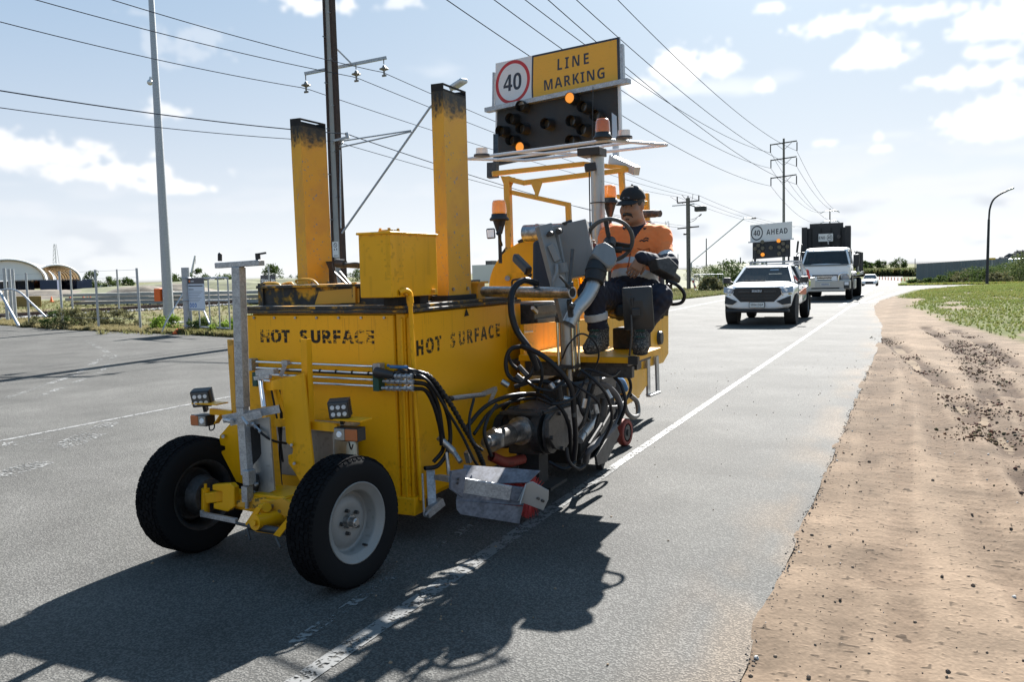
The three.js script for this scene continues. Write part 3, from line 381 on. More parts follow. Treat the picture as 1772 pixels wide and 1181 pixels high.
{ // ---- kettle rim, handles, chimneys, expansion box ----
  const kl = [-4.005, 1.534, -4.62], k = mp('kettle_rim', [boxMM(kl[0], -2.95, 1.42, 1.535, -5.75, -4.62), boxMM(kl[0] - 0.02, -2.93, 1.535, 1.555, -5.78, -4.59, 0.005), boxMM(kl[0] - 0.01, kl[0] + 0.03, 1.42, 1.57, -4.63, -4.6)], M.sootYellow);
  mp('rim_patch', plate([[-3.557, 1.426, -4.612], [-3.207, 1.434, -4.612], [-3.203, 1.526, -4.612], [-3.346, 1.521, -4.612], [-3.52, 1.509, -4.612]], 0.004), M.oldYellow, k, 'clean yellow patch on sooty kettle rim');
  mps('rim_stay', [bar([-3.234, 1.435, -4.6], [-3.232, 1.564, -4.6], 0.025, 0.02), boxMM(-3.12, -2.93, 1.565, 1.585, -4.75, -4.59, 0.004)], M.oldYellow, k);
  mp('lid_handle', hose([[-3.728, 1.54, -4.7], [-3.775, 1.579, -4.7], [-3.755, 1.587, -4.7], [-3.64, 1.584, -4.7], [-3.585, 1.545, -4.7]], 0.008), M.oldYellow, k);
  mp('lid_handle', hose([[-4.102, 1.54, -4.75], [-4.096, 1.56, -4.75], [-3.964, 1.558, -4.75], [-3.946, 1.538, -4.75]], 0.012), M.oldYellow, k);
  mp('lid_handle', hose([[-4.08, 1.54, -4.9], [-4.048, 1.556, -4.9], [-3.971, 1.563, -4.9], [-3.958, 1.538, -4.9]], 0.01), M.oldYellow, k);
  const sootTex = tex(128, (u, v) => { const n = fbm(u * 9, v * 60, 4, 301), n2 = fbm(u * 3, v * 9, 4, 305), s = sstep(0.855, 0.985, v + 0.10 * (n - 0.5) + 0.06 * (n2 - 0.5)), chip = 0.8 * sstep(0.74, 0.78, fbm(u * 14 + 9, v * 80, 3, 309)) * sstep(0.45, 0.6, fbm(u * 2, v * 12, 3, 311)), st = sstep(0.4, 0.75, fbm(u * 2, v * 10, 4, 315)); const b = [0.87 - 0.035 * st, 0.63 - 0.035 * st, 0.17 + 0.03 * st]; return b.map((q, i) => lerp(lerp(q, [0.55, 0.52, 0.55][i], chip), 0.09, s * (0.75 + 0.35 * n))); }, 0, true, 1024);
  const chimM = std({ c: [1, 1, 1], map: sootTex, roughness: 0.6 });
  const chimney = (x0, x1, y0, y1, z0, z1, lean) => {
    const sh = (g) => { const m = new THREE.Matrix4().set(1, lean, 0, -lean * y0, 0, 1, 0, 0, 0, 0, 1, 0, 0, 0, 0, 1); return g.applyMatrix4(m); };
    const s = mp('chimney', sh(boxMM(x0, x1, y0, y1 - 0.05, z0, z1)), chimM, machine, undefined, true), t = 0.008;
    mp('chimney_cap', [sh(boxMM(x0, x0 + t, y1 - 0.05, y1, z0, z1)), sh(boxMM(x1 - t, x1, y1 - 0.05, y1 - 0.035, z0 + t, z1 - t)), sh(boxMM(x1 - t, x1, y1 - 0.012, y1, z0 + t, z1 - t)), sh(boxMM(x0, x1, y1 - 0.05, y1, z0, z0 + t)), sh(boxMM(x0, x1, y1 - 0.05, y1, z1 - t, z1)), sh(boxMM(x0 + 0.01, x1 - 0.01, y1 - 0.06, y1 - 0.045, z0 + t, z1 - t))], M.soot, s);
    mps('chimney_bolt', [0.15, 0.8].map((q) => cyl(sh(new THREE.BufferGeometry().setFromPoints([V([x1, y0 + 0.06, lerp(z1, z0, q)])])).attributes.position.array.slice(0, 3), [x1 + 0.012, y0 + 0.06, lerp(z1, z0, q)], 0.012)), M.steel, s);
    return s;
  };
  chimney(-2.885, -2.795, 1.44, 2.845, -5.37, -5.05, 0.0); chimney(-3.835, -3.75, 1.5, 2.675, -5.08, -4.80, -0.008);
  mps('chimney_foot', [boxMM(-2.90, -2.78, 1.42, 1.46, -5.42, -5.0, 0.006), boxMM(-3.85, -3.73, 1.42, 1.5, -5.1, -4.78)], M.soot);
  const ex = mp('expansion_box', [boxMM(-2.915, -2.70, 1.475, 1.845, -4.735, -4.205, 0.006), boxMM(-2.925, -2.69, 1.838, 1.852, -4.745, -4.195, 0.004)], M.yellow);
  mp('filler_cap', [boxMM(-2.88, -2.80, 1.852, 1.872, -4.48, -4.36, 0.004), ...[[-2.87, -4.37], [-2.81, -4.37], [-2.87, -4.47], [-2.81, -4.47], [-2.84, -4.42]].map(([x, z]) => cyl([x, 1.872, z], [x, 1.882, z], 0.008))], M.oldYellow, ex);
  mps('box_foot', [boxMM(-2.85, -2.75, 1.425, 1.475, -4.45, -4.35), boxMM(-2.85, -2.75, 1.425, 1.475, -4.7, -4.6)], M.soot, ex);
  mps('side_plug', [cyl([-2.70, 1.50, -4.34], [-2.68, 1.50, -4.34], 0.018), cyl([-2.70, 1.50, -4.66], [-2.672, 1.50, -4.66], 0.012)], M.oldYellow, ex);
  // agitator drive on the lid
  mp('agitator_motor', [cyl([-3.653, 1.688, -5], [-3.38, 1.665, -5], 0.018), cyl([-3.653, 1.696, -5], [-3.585, 1.69, -5], 0.03), hose([[-3.556, 1.685, -4.98], [-3.46, 1.687, -4.98], [-3.367, 1.649, -4.98], [-3.296, 1.671, -4.98]], 0.01), cyl([-3.687, 1.697, -5], [-3.665, 1.539, -5], 0.014)], M.darkSteel);
  mp('agitator_bracket', [plate([[-3.746, 1.711, -5.02], [-3.676, 1.713, -5.02], [-3.699, 1.657, -5.02], [-3.67, 1.543, -5.02], [-3.724, 1.544, -5.02], [-3.723, 1.657, -5.02]], 0.02), bar([-3.677, 1.64, -4.99], [-3.57, 1.55, -4.99], 0.012, 0.012), bar([-3.624, 1.639, -4.99], [-3.541, 1.549, -4.99], 0.012, 0.012)], M.darkSteel);
  mp('tank_outlet_stack', [boxMM(-2.86, -2.78, 1.42, 1.53, -5.55, -5.44), boxMM(-2.88, -2.76, 1.53, 1.545, -5.57, -5.42)], M.oldYellow);
}
// ---- wheels ----
function steerWheel(name, c, axis, R, W, par, inner) {
  const n = V(axis).normalize(), C0 = V(c), at = (k) => C0.clone().add(n.clone().multiplyScalar(k)), w = W / 2, Rr = R * 0.60;
  const wh = mp(name, lathe([[Rr - 0.004, -w * 0.8], [Rr + 0.012, -w * 0.93], [Rr + 0.05, -w * 1.0], [R * 0.86, -w * 0.99], [R * 0.95, -w * 0.9], [R - 0.008, -w * 0.74], [R - 0.008, w * 0.74], [R * 0.95, w * 0.9], [R * 0.86, w * 0.99], [Rr + 0.05, w * 1.0], [Rr + 0.012, w * 0.93], [Rr - 0.004, w * 0.8]], C0, n, 64), M.tyre, par);
  const tr = []; const Nb = 62, ribs = [-0.60, -0.30, 0, 0.30, 0.60]; const q = new THREE.Quaternion().setFromUnitVectors(new THREE.Vector3(1, 0, 0), n);
  const blk = (x, sk) => { const g = new THREE.BoxGeometry(w * 0.25, 0.012, 2 * Math.PI * R / Nb * 0.84), p = g.attributes.position; for (let i = 0; i < p.count; i++) p.setZ(i, p.getZ(i) + sk * p.getX(i)); g.computeVertexNormals(); return g.translate(x * w, R - 0.006, 0); };
  ribs.forEach((rb, k) => { for (let i = 0; i < Nb; i++) { const g = blk(rb + (i % 2 ? 0.02 : -0.02), k % 2 ? 0.35 : -0.35); g.rotateX((i + k * 0.5) / Nb * 2 * Math.PI); g.applyQuaternion(q); g.translate(C0.x, C0.y, C0.z); tr.push(g); } });
  for (let i = 0; i < Nb; i++) for (const s of [-1, 1]) { const g = new THREE.BoxGeometry(w * 0.16, 0.012, 0.022).rotateZ(-s * 0.75).translate(s * w * 0.81, R - 0.014, 0); g.rotateX(i / Nb * 2 * Math.PI); g.applyQuaternion(q); g.translate(C0.x, C0.y, C0.z); tr.push(g); }
  const tm = mp('tread', tr, M.tread, wh); tm.userData.kind = 'stuff';
  const rim = mp('rim', lathe([[0.0, w * 0.18], [0.045, w * 0.20], [0.075, w * 0.30], [0.11, w * 0.28], [0.135, w * 0.10], [0.150, w * 0.0], [0.158, w * 0.15], [0.163, w * 0.62], [0.172, w * 0.74], [Rr - 0.012, w * 0.80], [Rr, w * 0.94], [Rr + 0.007, w * 0.95], [Rr + 0.006, w * 0.8], [Rr - 0.02, w * 0.5], [Rr - 0.03, -w * 0.6], [Rr - 0.01, -w * 0.85], [Rr + 0.004, -w * 0.9]].map(([a, b]) => [a * (R / 0.34) * (a < 0.19 ? 1.0 : 1), b]), C0, n, 48), inner ? M.darkSteel : M.rimGrey, wh);
  const up = new THREE.Vector3(0, 1, 0), sd = n.clone().cross(up).normalize();
  const nuts = []; for (let i = 0; i < 5; i++) { const t = i / 5 * 6.283 + 0.3, p = at(w * 0.28).add(up.clone().multiplyScalar(Math.cos(t) * 0.062)).add(sd.clone().multiplyScalar(Math.sin(t) * 0.062)); nuts.push(cyl(p, p.clone().add(n.clone().multiplyScalar(0.022)), 0.0115, 0.009, 6)); }
  mps('wheel_nut', nuts, M.darkSteel, rim); mp('hub', [cyl(at(w * 0.2), at(w * 0.46), 0.04, 0.034), cyl(at(w * 0.46), at(w * 0.78), 0.027, 0.025), cyl(at(w * 0.78), at(w * 0.84), 0.021, 0.015)], M.steel, rim);
  const vp = at(w * 0.5).add(up.clone().multiplyScalar(-0.14)).add(sd.clone().multiplyScalar(-0.075)); mp('valve', cyl(vp, vp.clone().add(n.clone().multiplyScalar(0.03)), 0.006), M.black, rim);
  return wh;
}
steerWheel('front_wheel', [-2.663, 0.34, -3.627], [0.992, 0, 0.12], 0.34, 0.195, machine);
steerWheel('front_wheel', [-3.868, 0.34, -3.795], [-0.992, 0, -0.12], 0.34, 0.195, machine, true);
mp('brake_drum', cyl([-3.80, 0.34, -3.786], [-3.73, 0.34, -3.778], 0.12, 0.10, 24), M.darkSteel);
{ // ---- front axle, steering and lift frame ----
  mp('axle_beam', [bar([-3.62, 0.34, -3.80], [-2.80, 0.34, -3.68], 0.10, 0.09, undefined, 0.008), boxMM(-3.36, -3.12, 0.29, 0.40, -3.95, -3.72, 0.01)], M.yellow);
  mp('axle_pivot', [cyl([-3.169, 0.307, -3.52], [-3.138, 0.291, -3.72], 0.042, 0.042, 20), cyl([-3.163, 0.31, -3.5], [-3.165, 0.306, -3.525], 0.017, 0.017, 6)], M.yellow);
  mps('pivot_bolt', [[475, 877], [480, 881], [490, 885], [466, 880]].map(([a, b], i) => i).map((i) => { const p = [[-3.168, 0.36, -3.68], [-3.122, 0.335, -3.68], [-3.206, 0.337, -3.68], [-3.129, 0.273, -3.66]][i]; return cyl(p, add(p, [0, 0, 0.02]), 0.011, 0.011, 6); }), M.steel);
  mp('king_pin', [cyl([-3.701, 0.399, -3.72], [-3.711, 0.262, -3.72], 0.024), cyl([-3.7, 0.427, -3.72], [-3.701, 0.399, -3.72], 0.009), bar([-3.686, 0.349, -3.71], [-3.571, 0.366, -3.75], 0.05, 0.06, undefined, 0.006)], M.yellow);
  mp('steering_knuckle', [plate([[-3.607, 0.434, -3.72], [-3.478, 0.451, -3.72], [-3.454, 0.433, -3.72], [-3.46, 0.326, -3.72], [-3.509, 0.295, -3.72], [-3.608, 0.303, -3.72], [-3.606, 0.326, -3.72], [-3.541, 0.339, -3.72], [-3.536, 0.407, -3.72], [-3.609, 0.411, -3.72]], 0.035, 0.004)], M.yellow);
  mps('axle_gusset', [plate([[-3.506, 0.321, -3.7], [-3.33, 0.324, -3.7], [-3.205, 0.374, -3.7], [-3.265, 0.389, -3.7], [-3.487, 0.349, -3.7]], 0.015), plate([[-3.269, 0.361, -3.68], [-3.098, 0.408, -3.68], [-2.983, 0.361, -3.68], [-3.026, 0.293, -3.68], [-3.158, 0.332, -3.68]], 0.015)], M.oldYellow); mp('axle_casting', [cyl([-3.233, 0.343, -3.66], [-3.152, 0.37, -3.6], 0.03, 0.026), boxMM(-3.3, -3.16, 0.20, 0.29, -3.86, -3.66, 0.01)], M.yellow);
  mp('drag_link', [bar([-3.658, 0.275, -3.64], [-3.348, 0.282, -3.58], 0.022, 0.028, undefined, 0.003), cyl([-3.667, 0.292, -3.65], [-3.669, 0.258, -3.65], 0.012)], M.galv);
  mp('tie_rod', [cyl([-3.233, 0.273, -3.55], [-2.893, 0.265, -3.55], 0.02), cyl([-3.34, 0.273, -3.57], [-3.233, 0.273, -3.55], 0.009), cyl([-2.979, 0.271, -3.54], [-2.908, 0.284, -3.5], 0.01)], M.darkSteel);
  mps('rod_bracket', [plate([[-3.255, 0.284, -3.54], [-3.208, 0.276, -3.54], [-3.186, 0.316, -3.54], [-3.139, 0.383, -3.54], [-3.17, 0.387, -3.54]], 0.012), plate([[-3.03, 0.262, -3.5], [-2.989, 0.254, -3.5], [-2.877, 0.382, -3.5], [-2.898, 0.398, -3.5]], 0.012)], M.yellow);
  mps('rod_bolt', [cyl([-3.222, 0.27, -3.52], [-3.188, 0.217, -3.5], 0.007), cyl([-2.995, 0.256, -3.48], [-2.95, 0.215, -3.46], 0.007)], M.darkSteel);
  // side plates and posts of the lift frame
  mp('frame_plate', [plate([[-3.682, 0.741, -3.92], [-3.764, 0.667, -3.92], [-3.767, 0.614, -3.92], [-3.727, 0.61, -3.92], [-3.724, 0.585, -3.92], [-3.761, 0.572, -3.92], [-3.651, 0.398, -3.92], [-3.59, 0.389, -3.92], [-3.572, 0.737, -3.92]], 0.012, 0.002)], M.yellow);
  mp('frame_plate', [plate([[-3.302, 1.02, -3.86], [-3.301, 0.974, -3.86], [-3.223, 0.973, -3.86], [-3.215, 0.676, -3.86], [-3.168, 0.643, -3.86], [-3.174, 0.609, -3.86], [-3.207, 0.597, -3.86], [-3.205, 0.554, -3.86], [-3.159, 0.498, -3.86], [-3.106, 0.429, -3.86], [-3.038, 0.435, -3.86], [-3.035, 0.573, -3.86], [-3.076, 1.066, -3.86]], 0.012, 0.002)], M.yellow);
  mp('frame_plate', [plate([[-3.449, 0.993, -3.96], [-3.447, 0.949, -3.96], [-3.374, 0.951, -3.96], [-3.362, 1.006, -3.96]], 0.012)], M.yellow);
  mp('frame_post', [bar([-3.687, 1.245, -3.96], [-3.68, 0.794, -3.96], 0.035, 0.006), bar([-3.66, 1.245, -3.97], [-3.662, 0.804, -3.97], 0.006, 0.04)], M.oldYellow);
  mp('frame_post', [bar([-3.113, 1.257, -3.92], [-3.115, 0.771, -3.92], 0.038, 0.006), bar([-3.085, 1.257, -3.93], [-3.087, 0.764, -3.93], 0.006, 0.045)], M.yellow);
  mp('light_arm', [bar([-3.119, 0.77, -3.92], [-2.897, 0.763, -3.92], 0.03, 0.045), boxMM([-2.885, 0.786, -3.9][0], [-2.704, 0.795, -3.9][0], 0.815, 0.822, -3.97, -3.86)], M.yellow);
  mp('light_arm', [bar([-3.689, 0.801, -3.96], [-3.861, 0.807, -3.96], 0.03, 0.035), boxMM([-3.958, 0.804, -3.95][0], [-3.76, 0.813, -3.95][0], 0.855, 0.862, -4.0, -3.9), bar([-3.766, 0.792, -3.95], [-3.815, 0.736, -3.95], 0.04, 0.006)], M.yellow);
  mp('centre_post', [bar([-3.476, 0.967, -4.02], [-3.351, 0.333, -3.92], 0.055, 0.04), bar([-3.447, 1.012, -4.03], [-3.313, 0.718, -4.03], 0.02, 0.02), bar([-3.377, 0.759, -3.97], [-3.191, 0.772, -3.97], 0.03, 0.045)], M.yellow);
  mp('aluminium_slide', [plate([[-3.409, 0.803, -3.78], [-3.254, 0.83, -3.78], [-3.241, 0.417, -3.78], [-3.443, 0.323, -3.78], [-3.449, 0.433, -3.78], [-3.458, 0.483, -3.78], [-3.334, 0.595, -3.78], [-3.32, 0.619, -3.78], [-3.322, 0.79, -3.78], [-3.407, 0.763, -3.78]], 0.010, 0.001)], M.alu);
  mp('slide_backing', [plate([[-3.434, 0.758, -3.8], [-3.327, 0.787, -3.8], [-3.333, 0.611, -3.8], [-3.449, 0.506, -3.8]], 0.01)], M.soot);
  mp('mast', [bar([-3.375, 1.67, -3.72], [-3.392, 0.888, -3.72], 0.056, 0.056, [0, 0, 1], 0.004), bar([-3.396, 0.888, -3.72], [-3.368, 0.511, -3.7], 0.05, 0.05, [0, 0, 1], 0.004)], M.galv);
  const tb = mp('mast_crossbar', [bar([-3.524, 1.68, -3.72], [-3.212, 1.688, -3.72], 0.05, 0.03, undefined, 0.003)], M.galv);
  mp('clamp_knob', [cyl([-3.506, 1.705, -3.72], [-3.504, 1.74, -3.72], 0.012), ball([-3.504, 1.74, -3.72], 0.012)], M.black, tb); mp('clamp_knob', [cyl([-3.235, 1.704, -3.72], [-3.237, 1.739, -3.72], 0.014), bar([-3.229, 1.735, -3.72], [-3.164, 1.739, -3.7], 0.008, 0.01)], M.black, tb);
  mp('mast_shoe', [boxMM([-3.368, 0.54, -3.66][0], [-3.322, 0.543, -3.66][0], [-3.352, 0.459, -3.66][1], [-3.347, 0.544, -3.66][1], -3.72, -3.66, 0.004), bar([-3.363, 0.451, -3.69], [-3.364, 0.363, -3.69], 0.04, 0.05), cyl([-3.359, 0.366, -3.68], [-3.362, 0.326, -3.68], 0.012)], M.galv);
  mp('link_arm', [bar([-3.506, 0.821, -3.68], [-3.203, 0.875, -3.8], 0.006, 0.045), bar([-3.419, 0.816, -3.64], [-3.248, 0.862, -3.7], 0.006, 0.045), cyl([-3.484, 0.82, -3.67], [-3.387, 0.824, -3.62], 0.012), cyl([-3.308, 0.85, -3.62], [-3.234, 0.819, -3.58], 0.009)], M.galv);
  mp('slide_bearing', [plate([[-3.401, 0.504, -3.765], [-3.347, 0.498, -3.765], [-3.338, 0.452, -3.765], [-3.357, 0.404, -3.765], [-3.404, 0.397, -3.765]], 0.02, 0.003), cyl([-3.371, 0.45, -3.765], [-3.34, 0.457, -3.73], 0.022)], M.black);
  mps('bearing_bolt', [[-3.359, 0.5, -3.75], [-3.315, 0.458, -3.72], [-3.361, 0.404, -3.75]].map((p) => cyl(p, add(p, [0, 0, 0.018]), 0.009, 0.009, 6)), M.galv);
  mp('lift_cylinder', [cyl([-3.46, 1.021, -3.95], [-3.418, 0.857, -3.92], 0.016), cyl([-3.462, 1.055, -3.95], [-3.46, 1.018, -3.95], 0.011)], M.chrome);
  mp('cylinder_clevis', [bar([-3.481, 1.023, -3.93], [-3.369, 1.036, -3.93], 0.025, 0.022), bar([-3.484, 1.053, -3.96], [-3.359, 1.062, -3.97], 0.05, 0.03)], M.galv);
  mp('grease_hose', hose([[-3.363, 0.782, -3.76], [-3.298, 0.75, -3.74], [-3.253, 0.699, -3.78], [-3.232, 0.662, -3.88]], 0.007), M.hose); mp('hose_fitting', [cyl([-3.371, 0.791, -3.76], [-3.29, 0.747, -3.74], 0.010), ball([-3.358, 0.787, -3.75], 0.015)], M.galv);
  mps('cable_run', [hose([[-3.412, 0.941, -4.05], [-3.385, 0.807, -4.03], [-3.381, 0.588, -4], [-3.342, 0.395, -3.95], [-3.251, 0.32, -3.9]], 0.009), hose([[-3.425, 0.948, -4], [-3.386, 0.726, -4], [-3.364, 0.52, -4]], 0.006)], M.hose);
  mp('battery_box', [boxMM([-3.523, 0.467, -4.2][0], [-3.055, 0.5, -4.2][0], 0.42, 0.70, -4.33, -4.08, 0.006)], M.alu); mp('battery_lid', boxMM([-3.532, 0.466, -4.2][0], [-3.046, 0.5, -4.2][0], 0.70, 0.715, -4.34, -4.07, 0.004), M.alu); mp('battery_strap', boxMM(-3.24, -3.2, 0.38, 0.41, -4.3, -4.05), M.black);
  mp('fluid_bottle', lathe([[0, -0.05], [0.028, -0.05], [0.032, -0.04], [0.032, 0.02], [0.02, 0.045], [0.012, 0.05], [0, 0.06]], [-2.978, 0.591, -4.15], [0, 1, 0], 16), std({ c: [0.55, 0.5, 0.38], roughness: 0.4 }));
  mps('catch_pin', [cyl([-3.727, 0.671, -3.91], [-3.713, 0.672, -3.89], 0.01), cyl([-3.171, 0.664, -3.85], [-3.158, 0.666, -3.83], 0.008), cyl([-3.156, 0.56, -3.85], [-3.144, 0.562, -3.83], 0.008)], M.galv);
  // work lamps and indicators
  const led = (c, tilt, yawA) => {
    const m4 = new THREE.Matrix4().makeRotationFromEuler(new THREE.Euler(tilt, yawA, 0.06, 'YXZ')).setPosition(V(c)), T = (g) => g.applyMatrix4(m4);
    const fins = []; for (let i = 0; i < 9; i++) fins.push(T(new THREE.BoxGeometry(0.012, 0.10, 0.035).translate(-0.048 + i * 0.012, 0, -0.03))); const fin2 = []; for (let i = 0; i < 8; i++) fin2.push(T(new THREE.BoxGeometry(0.115, 0.006, 0.05).translate(0, -0.045 + i * 0.013, -0.03)));
    const l = mp('work_lamp', [T(new RoundedBoxGeometry(0.118, 0.104, 0.03, 2, 0.008)), ...fin2, T(new THREE.BoxGeometry(0.02, 0.05, 0.04).translate(0, -0.07, -0.03))], M.black);
    mp('lamp_face', T(new RoundedBoxGeometry(0.102, 0.088, 0.006, 1, 0.002).translate(0, 0, 0.015)), std({ c: [0.12, 0.12, 0.12], roughness: 0.35, metalness: 0.6 }), l);
    for (let i = 0; i < 6; i++) mp('lens', T(new THREE.CylinderGeometry(0.012, 0.012, 0.006, 12).rotateX(Math.PI / 2).translate(-0.032 + (i % 3) * 0.032, i < 3 ? 0.02 : -0.02, 0.02)), M.lens, l);
  };
  led([-3.905, 0.887, -3.93], 0.25, 0.42); led([-2.865, 0.872, -3.89], 0.22, 0.40);
  const ind = (a, b, amberLeft) => { // indicator box from corner to corner on one z
    const x0 = a[0], x1 = b[0], y1 = a[1], y0 = b[1], z = a[2], xm = amberLeft ? lerp(x0, x1, 0.52) : lerp(x0, x1, 0.48); const i = mp('indicator_lamp', [boxMM(x0, x1, y0, y1, z - 0.075, z, 0.004)], M.black);
    mp('amber_lens', boxMM(amberLeft ? x0 + 0.004 : xm, amberLeft ? xm : x1 - 0.004, y0 + 0.005, y1 - 0.005, z - 0.002, z + 0.008, 0.003), phys({ c: [0.42, 0.10, 0.015], roughness: 0.3, clearcoat: 0.6 }), i); mp('clear_lens', boxMM(amberLeft ? xm + 0.002 : x0 + 0.004, amberLeft ? x1 - 0.004 : xm - 0.002, y0 + 0.005, y1 - 0.005, z - 0.002, z + 0.008, 0.003), std({ c: [0.30, 0.29, 0.27], roughness: 0.25, metalness: 0.5 }), i); const cx = amberLeft ? lerp(xm, x1, 0.5) : lerp(x0, xm, 0.5); mp('bulb_reflector', cyl([cx, (y0 + y1) / 2, z + 0.006], [cx, (y0 + y1) / 2, z + 0.012], 0.02, 0.015), M.lens, i);
  };
  ind([-3.99, 0.786, -3.92], [-3.865, 0.718, -3.92], true); ind([-2.883, 0.777, -3.86], [-2.726, 0.703, -3.86], false);
  mps('indicator_cable', [hose([[-3.875, 0.726, -3.95], [-3.858, 0.693, -3.94], [-3.84, 0.7, -3.95], [-3.848, 0.731, -3.97]], 0.004), hose([[-2.816, 0.69, -3.9], [-2.838, 0.64, -3.95], [-2.861, 0.655, -4]], 0.004)], M.hose);
}
{ // ---- front hydraulic rods, couplings and hoses ----
  const rods = [[[-3.806, 1.073, -4.315], [-2.894, 1.063, -4.315]], [[-3.808, 1.034, -4.315], [-2.896, 1.021, -4.315]], [[-3.83, 0.996, -4.315], [-2.898, 0.983, -4.315]], [[-3.832, 0.955, -4.315], [-2.899, 0.945, -4.315]]];
  rods.forEach(([a, b]) => mp('hydraulic_rod', cyl(a, b, 0.0075), M.chrome));
  mp('rod_cover', [0.42, 0.55, 0.68, 0.81, 0.94].map((t) => { const p = mix(rods[1][0], rods[1][1], t); return cyl(add(p, [-0.004, 0, 0]), add(p, [0.004, 0, 0]), 0.012); }).concat([cyl(add(mix(rods[1][0], rods[1][1], 0.02), [0, -0.008, 0]), add(mix(rods[1][0], rods[1][1], 0.98), [0, -0.008, 0]), 0.0065)]), M.hose);
  mp('rod_bracket', [boxMM([-3.896, 1.055, -4.34][0], [-3.834, 1.057, -4.34][0], [-3.85, 1.015, -4.34][1], [-3.846, 1.09, -4.34][1], -4.365, -4.3, 0.003)], M.galv);
  mps('pipe_clamp', [boxMM([-3.833, 1.002, -4.33][0], [-3.8, 1.002, -4.33][0], [-3.824, 0.916, -4.33][1], [-3.818, 1.006, -4.33][1], -4.36, -4.3), boxMM([-2.912, 0.974, -4.33][0], [-2.871, 0.975, -4.33][0], [-2.898, 0.918, -4.33][1], [-2.891, 1.071, -4.33][1], -4.36, -4.295)], M.green);
  mp('rod_clamp', [bar([-3.58, 1.074, -4.3], [-3.535, 1.075, -4.3], 0.03, 0.03), bar([-3.563, 1.067, -4.3], [-3.587, 0.988, -4.28], 0.02, 0.025)], M.galv);
  mp('clamp_plate', [boxMM([-2.906, 1.044, -4.32][0], [-2.857, 1.046, -4.32][0], [-2.887, 1.017, -4.32][1], [-2.884, 1.083, -4.32][1], -4.345, -4.29, 0.003)], M.galv);
  mp('rod_end_seal', [cyl([-2.879, 1.031, -4.29], [-2.738, 1.02, -4.27], 0.034, 0.022, 16), cyl([-2.744, 1.036, -4.28], [-2.66, 1.044, -4.26], 0.012)], M.black); mp('ball_valve', [cyl([-2.768, 1.07, -4.27], [-2.635, 1.073, -4.24], 0.010), ball([-2.783, 1.077, -4.27], 0.009)], M.blue);
  for (const [a, b] of [[[-2.792, 1.014, -4.28], [-2.59, 1.024, -4.22]], [[-2.839, 0.98, -4.3], [-2.583, 0.991, -4.22]], [[-2.849, 0.938, -4.3], [-2.585, 0.954, -4.22]]]) mp('hose_coupling', [cyl(a, b, 0.010), ...[0.15, 0.32, 0.5, 0.72, 0.9].map((t) => { const p = mix(a, b, t), q = mix(a, b, t + 0.09); return cyl(p, q, 0.0165, 0.0165, 8); })], M.galv);
  const H = (pts, r, mat = M.hose) => mp('hydraulic_hose', hose(pts, r), mat);
  H([[-2.582, 1.024, -4.22], [-2.56, 0.994, -4.336], [-2.54, 0.865, -4.457], [-2.54, 0.694, -4.545], [-2.55, 0.551, -4.547], [-2.6, 0.448, -4.495], [-2.64, 0.447, -4.405]], 0.0135);
  H([[-2.583, 0.991, -4.22], [-2.57, 0.954, -4.351], [-2.56, 0.832, -4.441], [-2.56, 0.686, -4.481], [-2.6, 0.528, -4.556], [-2.64, 0.464, -4.509]], 0.0135);
  H([[-2.585, 0.954, -4.22], [-2.58, 0.928, -4.34], [-2.57, 0.836, -4.411], [-2.57, 0.668, -4.484], [-2.58, 0.574, -4.51]], 0.0125);
  H([[-2.631, 1.06, -4.24], [-2.55, 1.019, -4.321], [-2.5, 0.856, -4.462], [-2.46, 0.675, -4.58], [-2.42, 0.518, -4.669], [-2.4, 0.408, -4.717], [-2.4, 0.382, -4.684]], 0.012);
  const wr = []; const spine = new THREE.CatmullRomCurve3([[-2.631, 1.06, -4.24], [-2.55, 1.019, -4.321], [-2.5, 0.856, -4.462], [-2.46, 0.675, -4.58], [-2.42, 0.518, -4.669], [-2.4, 0.408, -4.717]].map(V)); for (let i = 0; i < 26; i++) { const t = 0.18 + 0.8 * i / 26; wr.push(cyl(spine.getPoint(t), spine.getPoint(t + 0.016), 0.0165, 0.0165, 8)); } mp('spiral_wrap', wr, M.rubber);
  H([[-2.7, 1.057, -4.25], [-2.53, 1.011, -4.254], [-2.48, 0.826, -4.389], [-2.44, 0.634, -4.518], [-2.4, 0.463, -4.596], [-2.39, 0.409, -4.65]], 0.009);
}

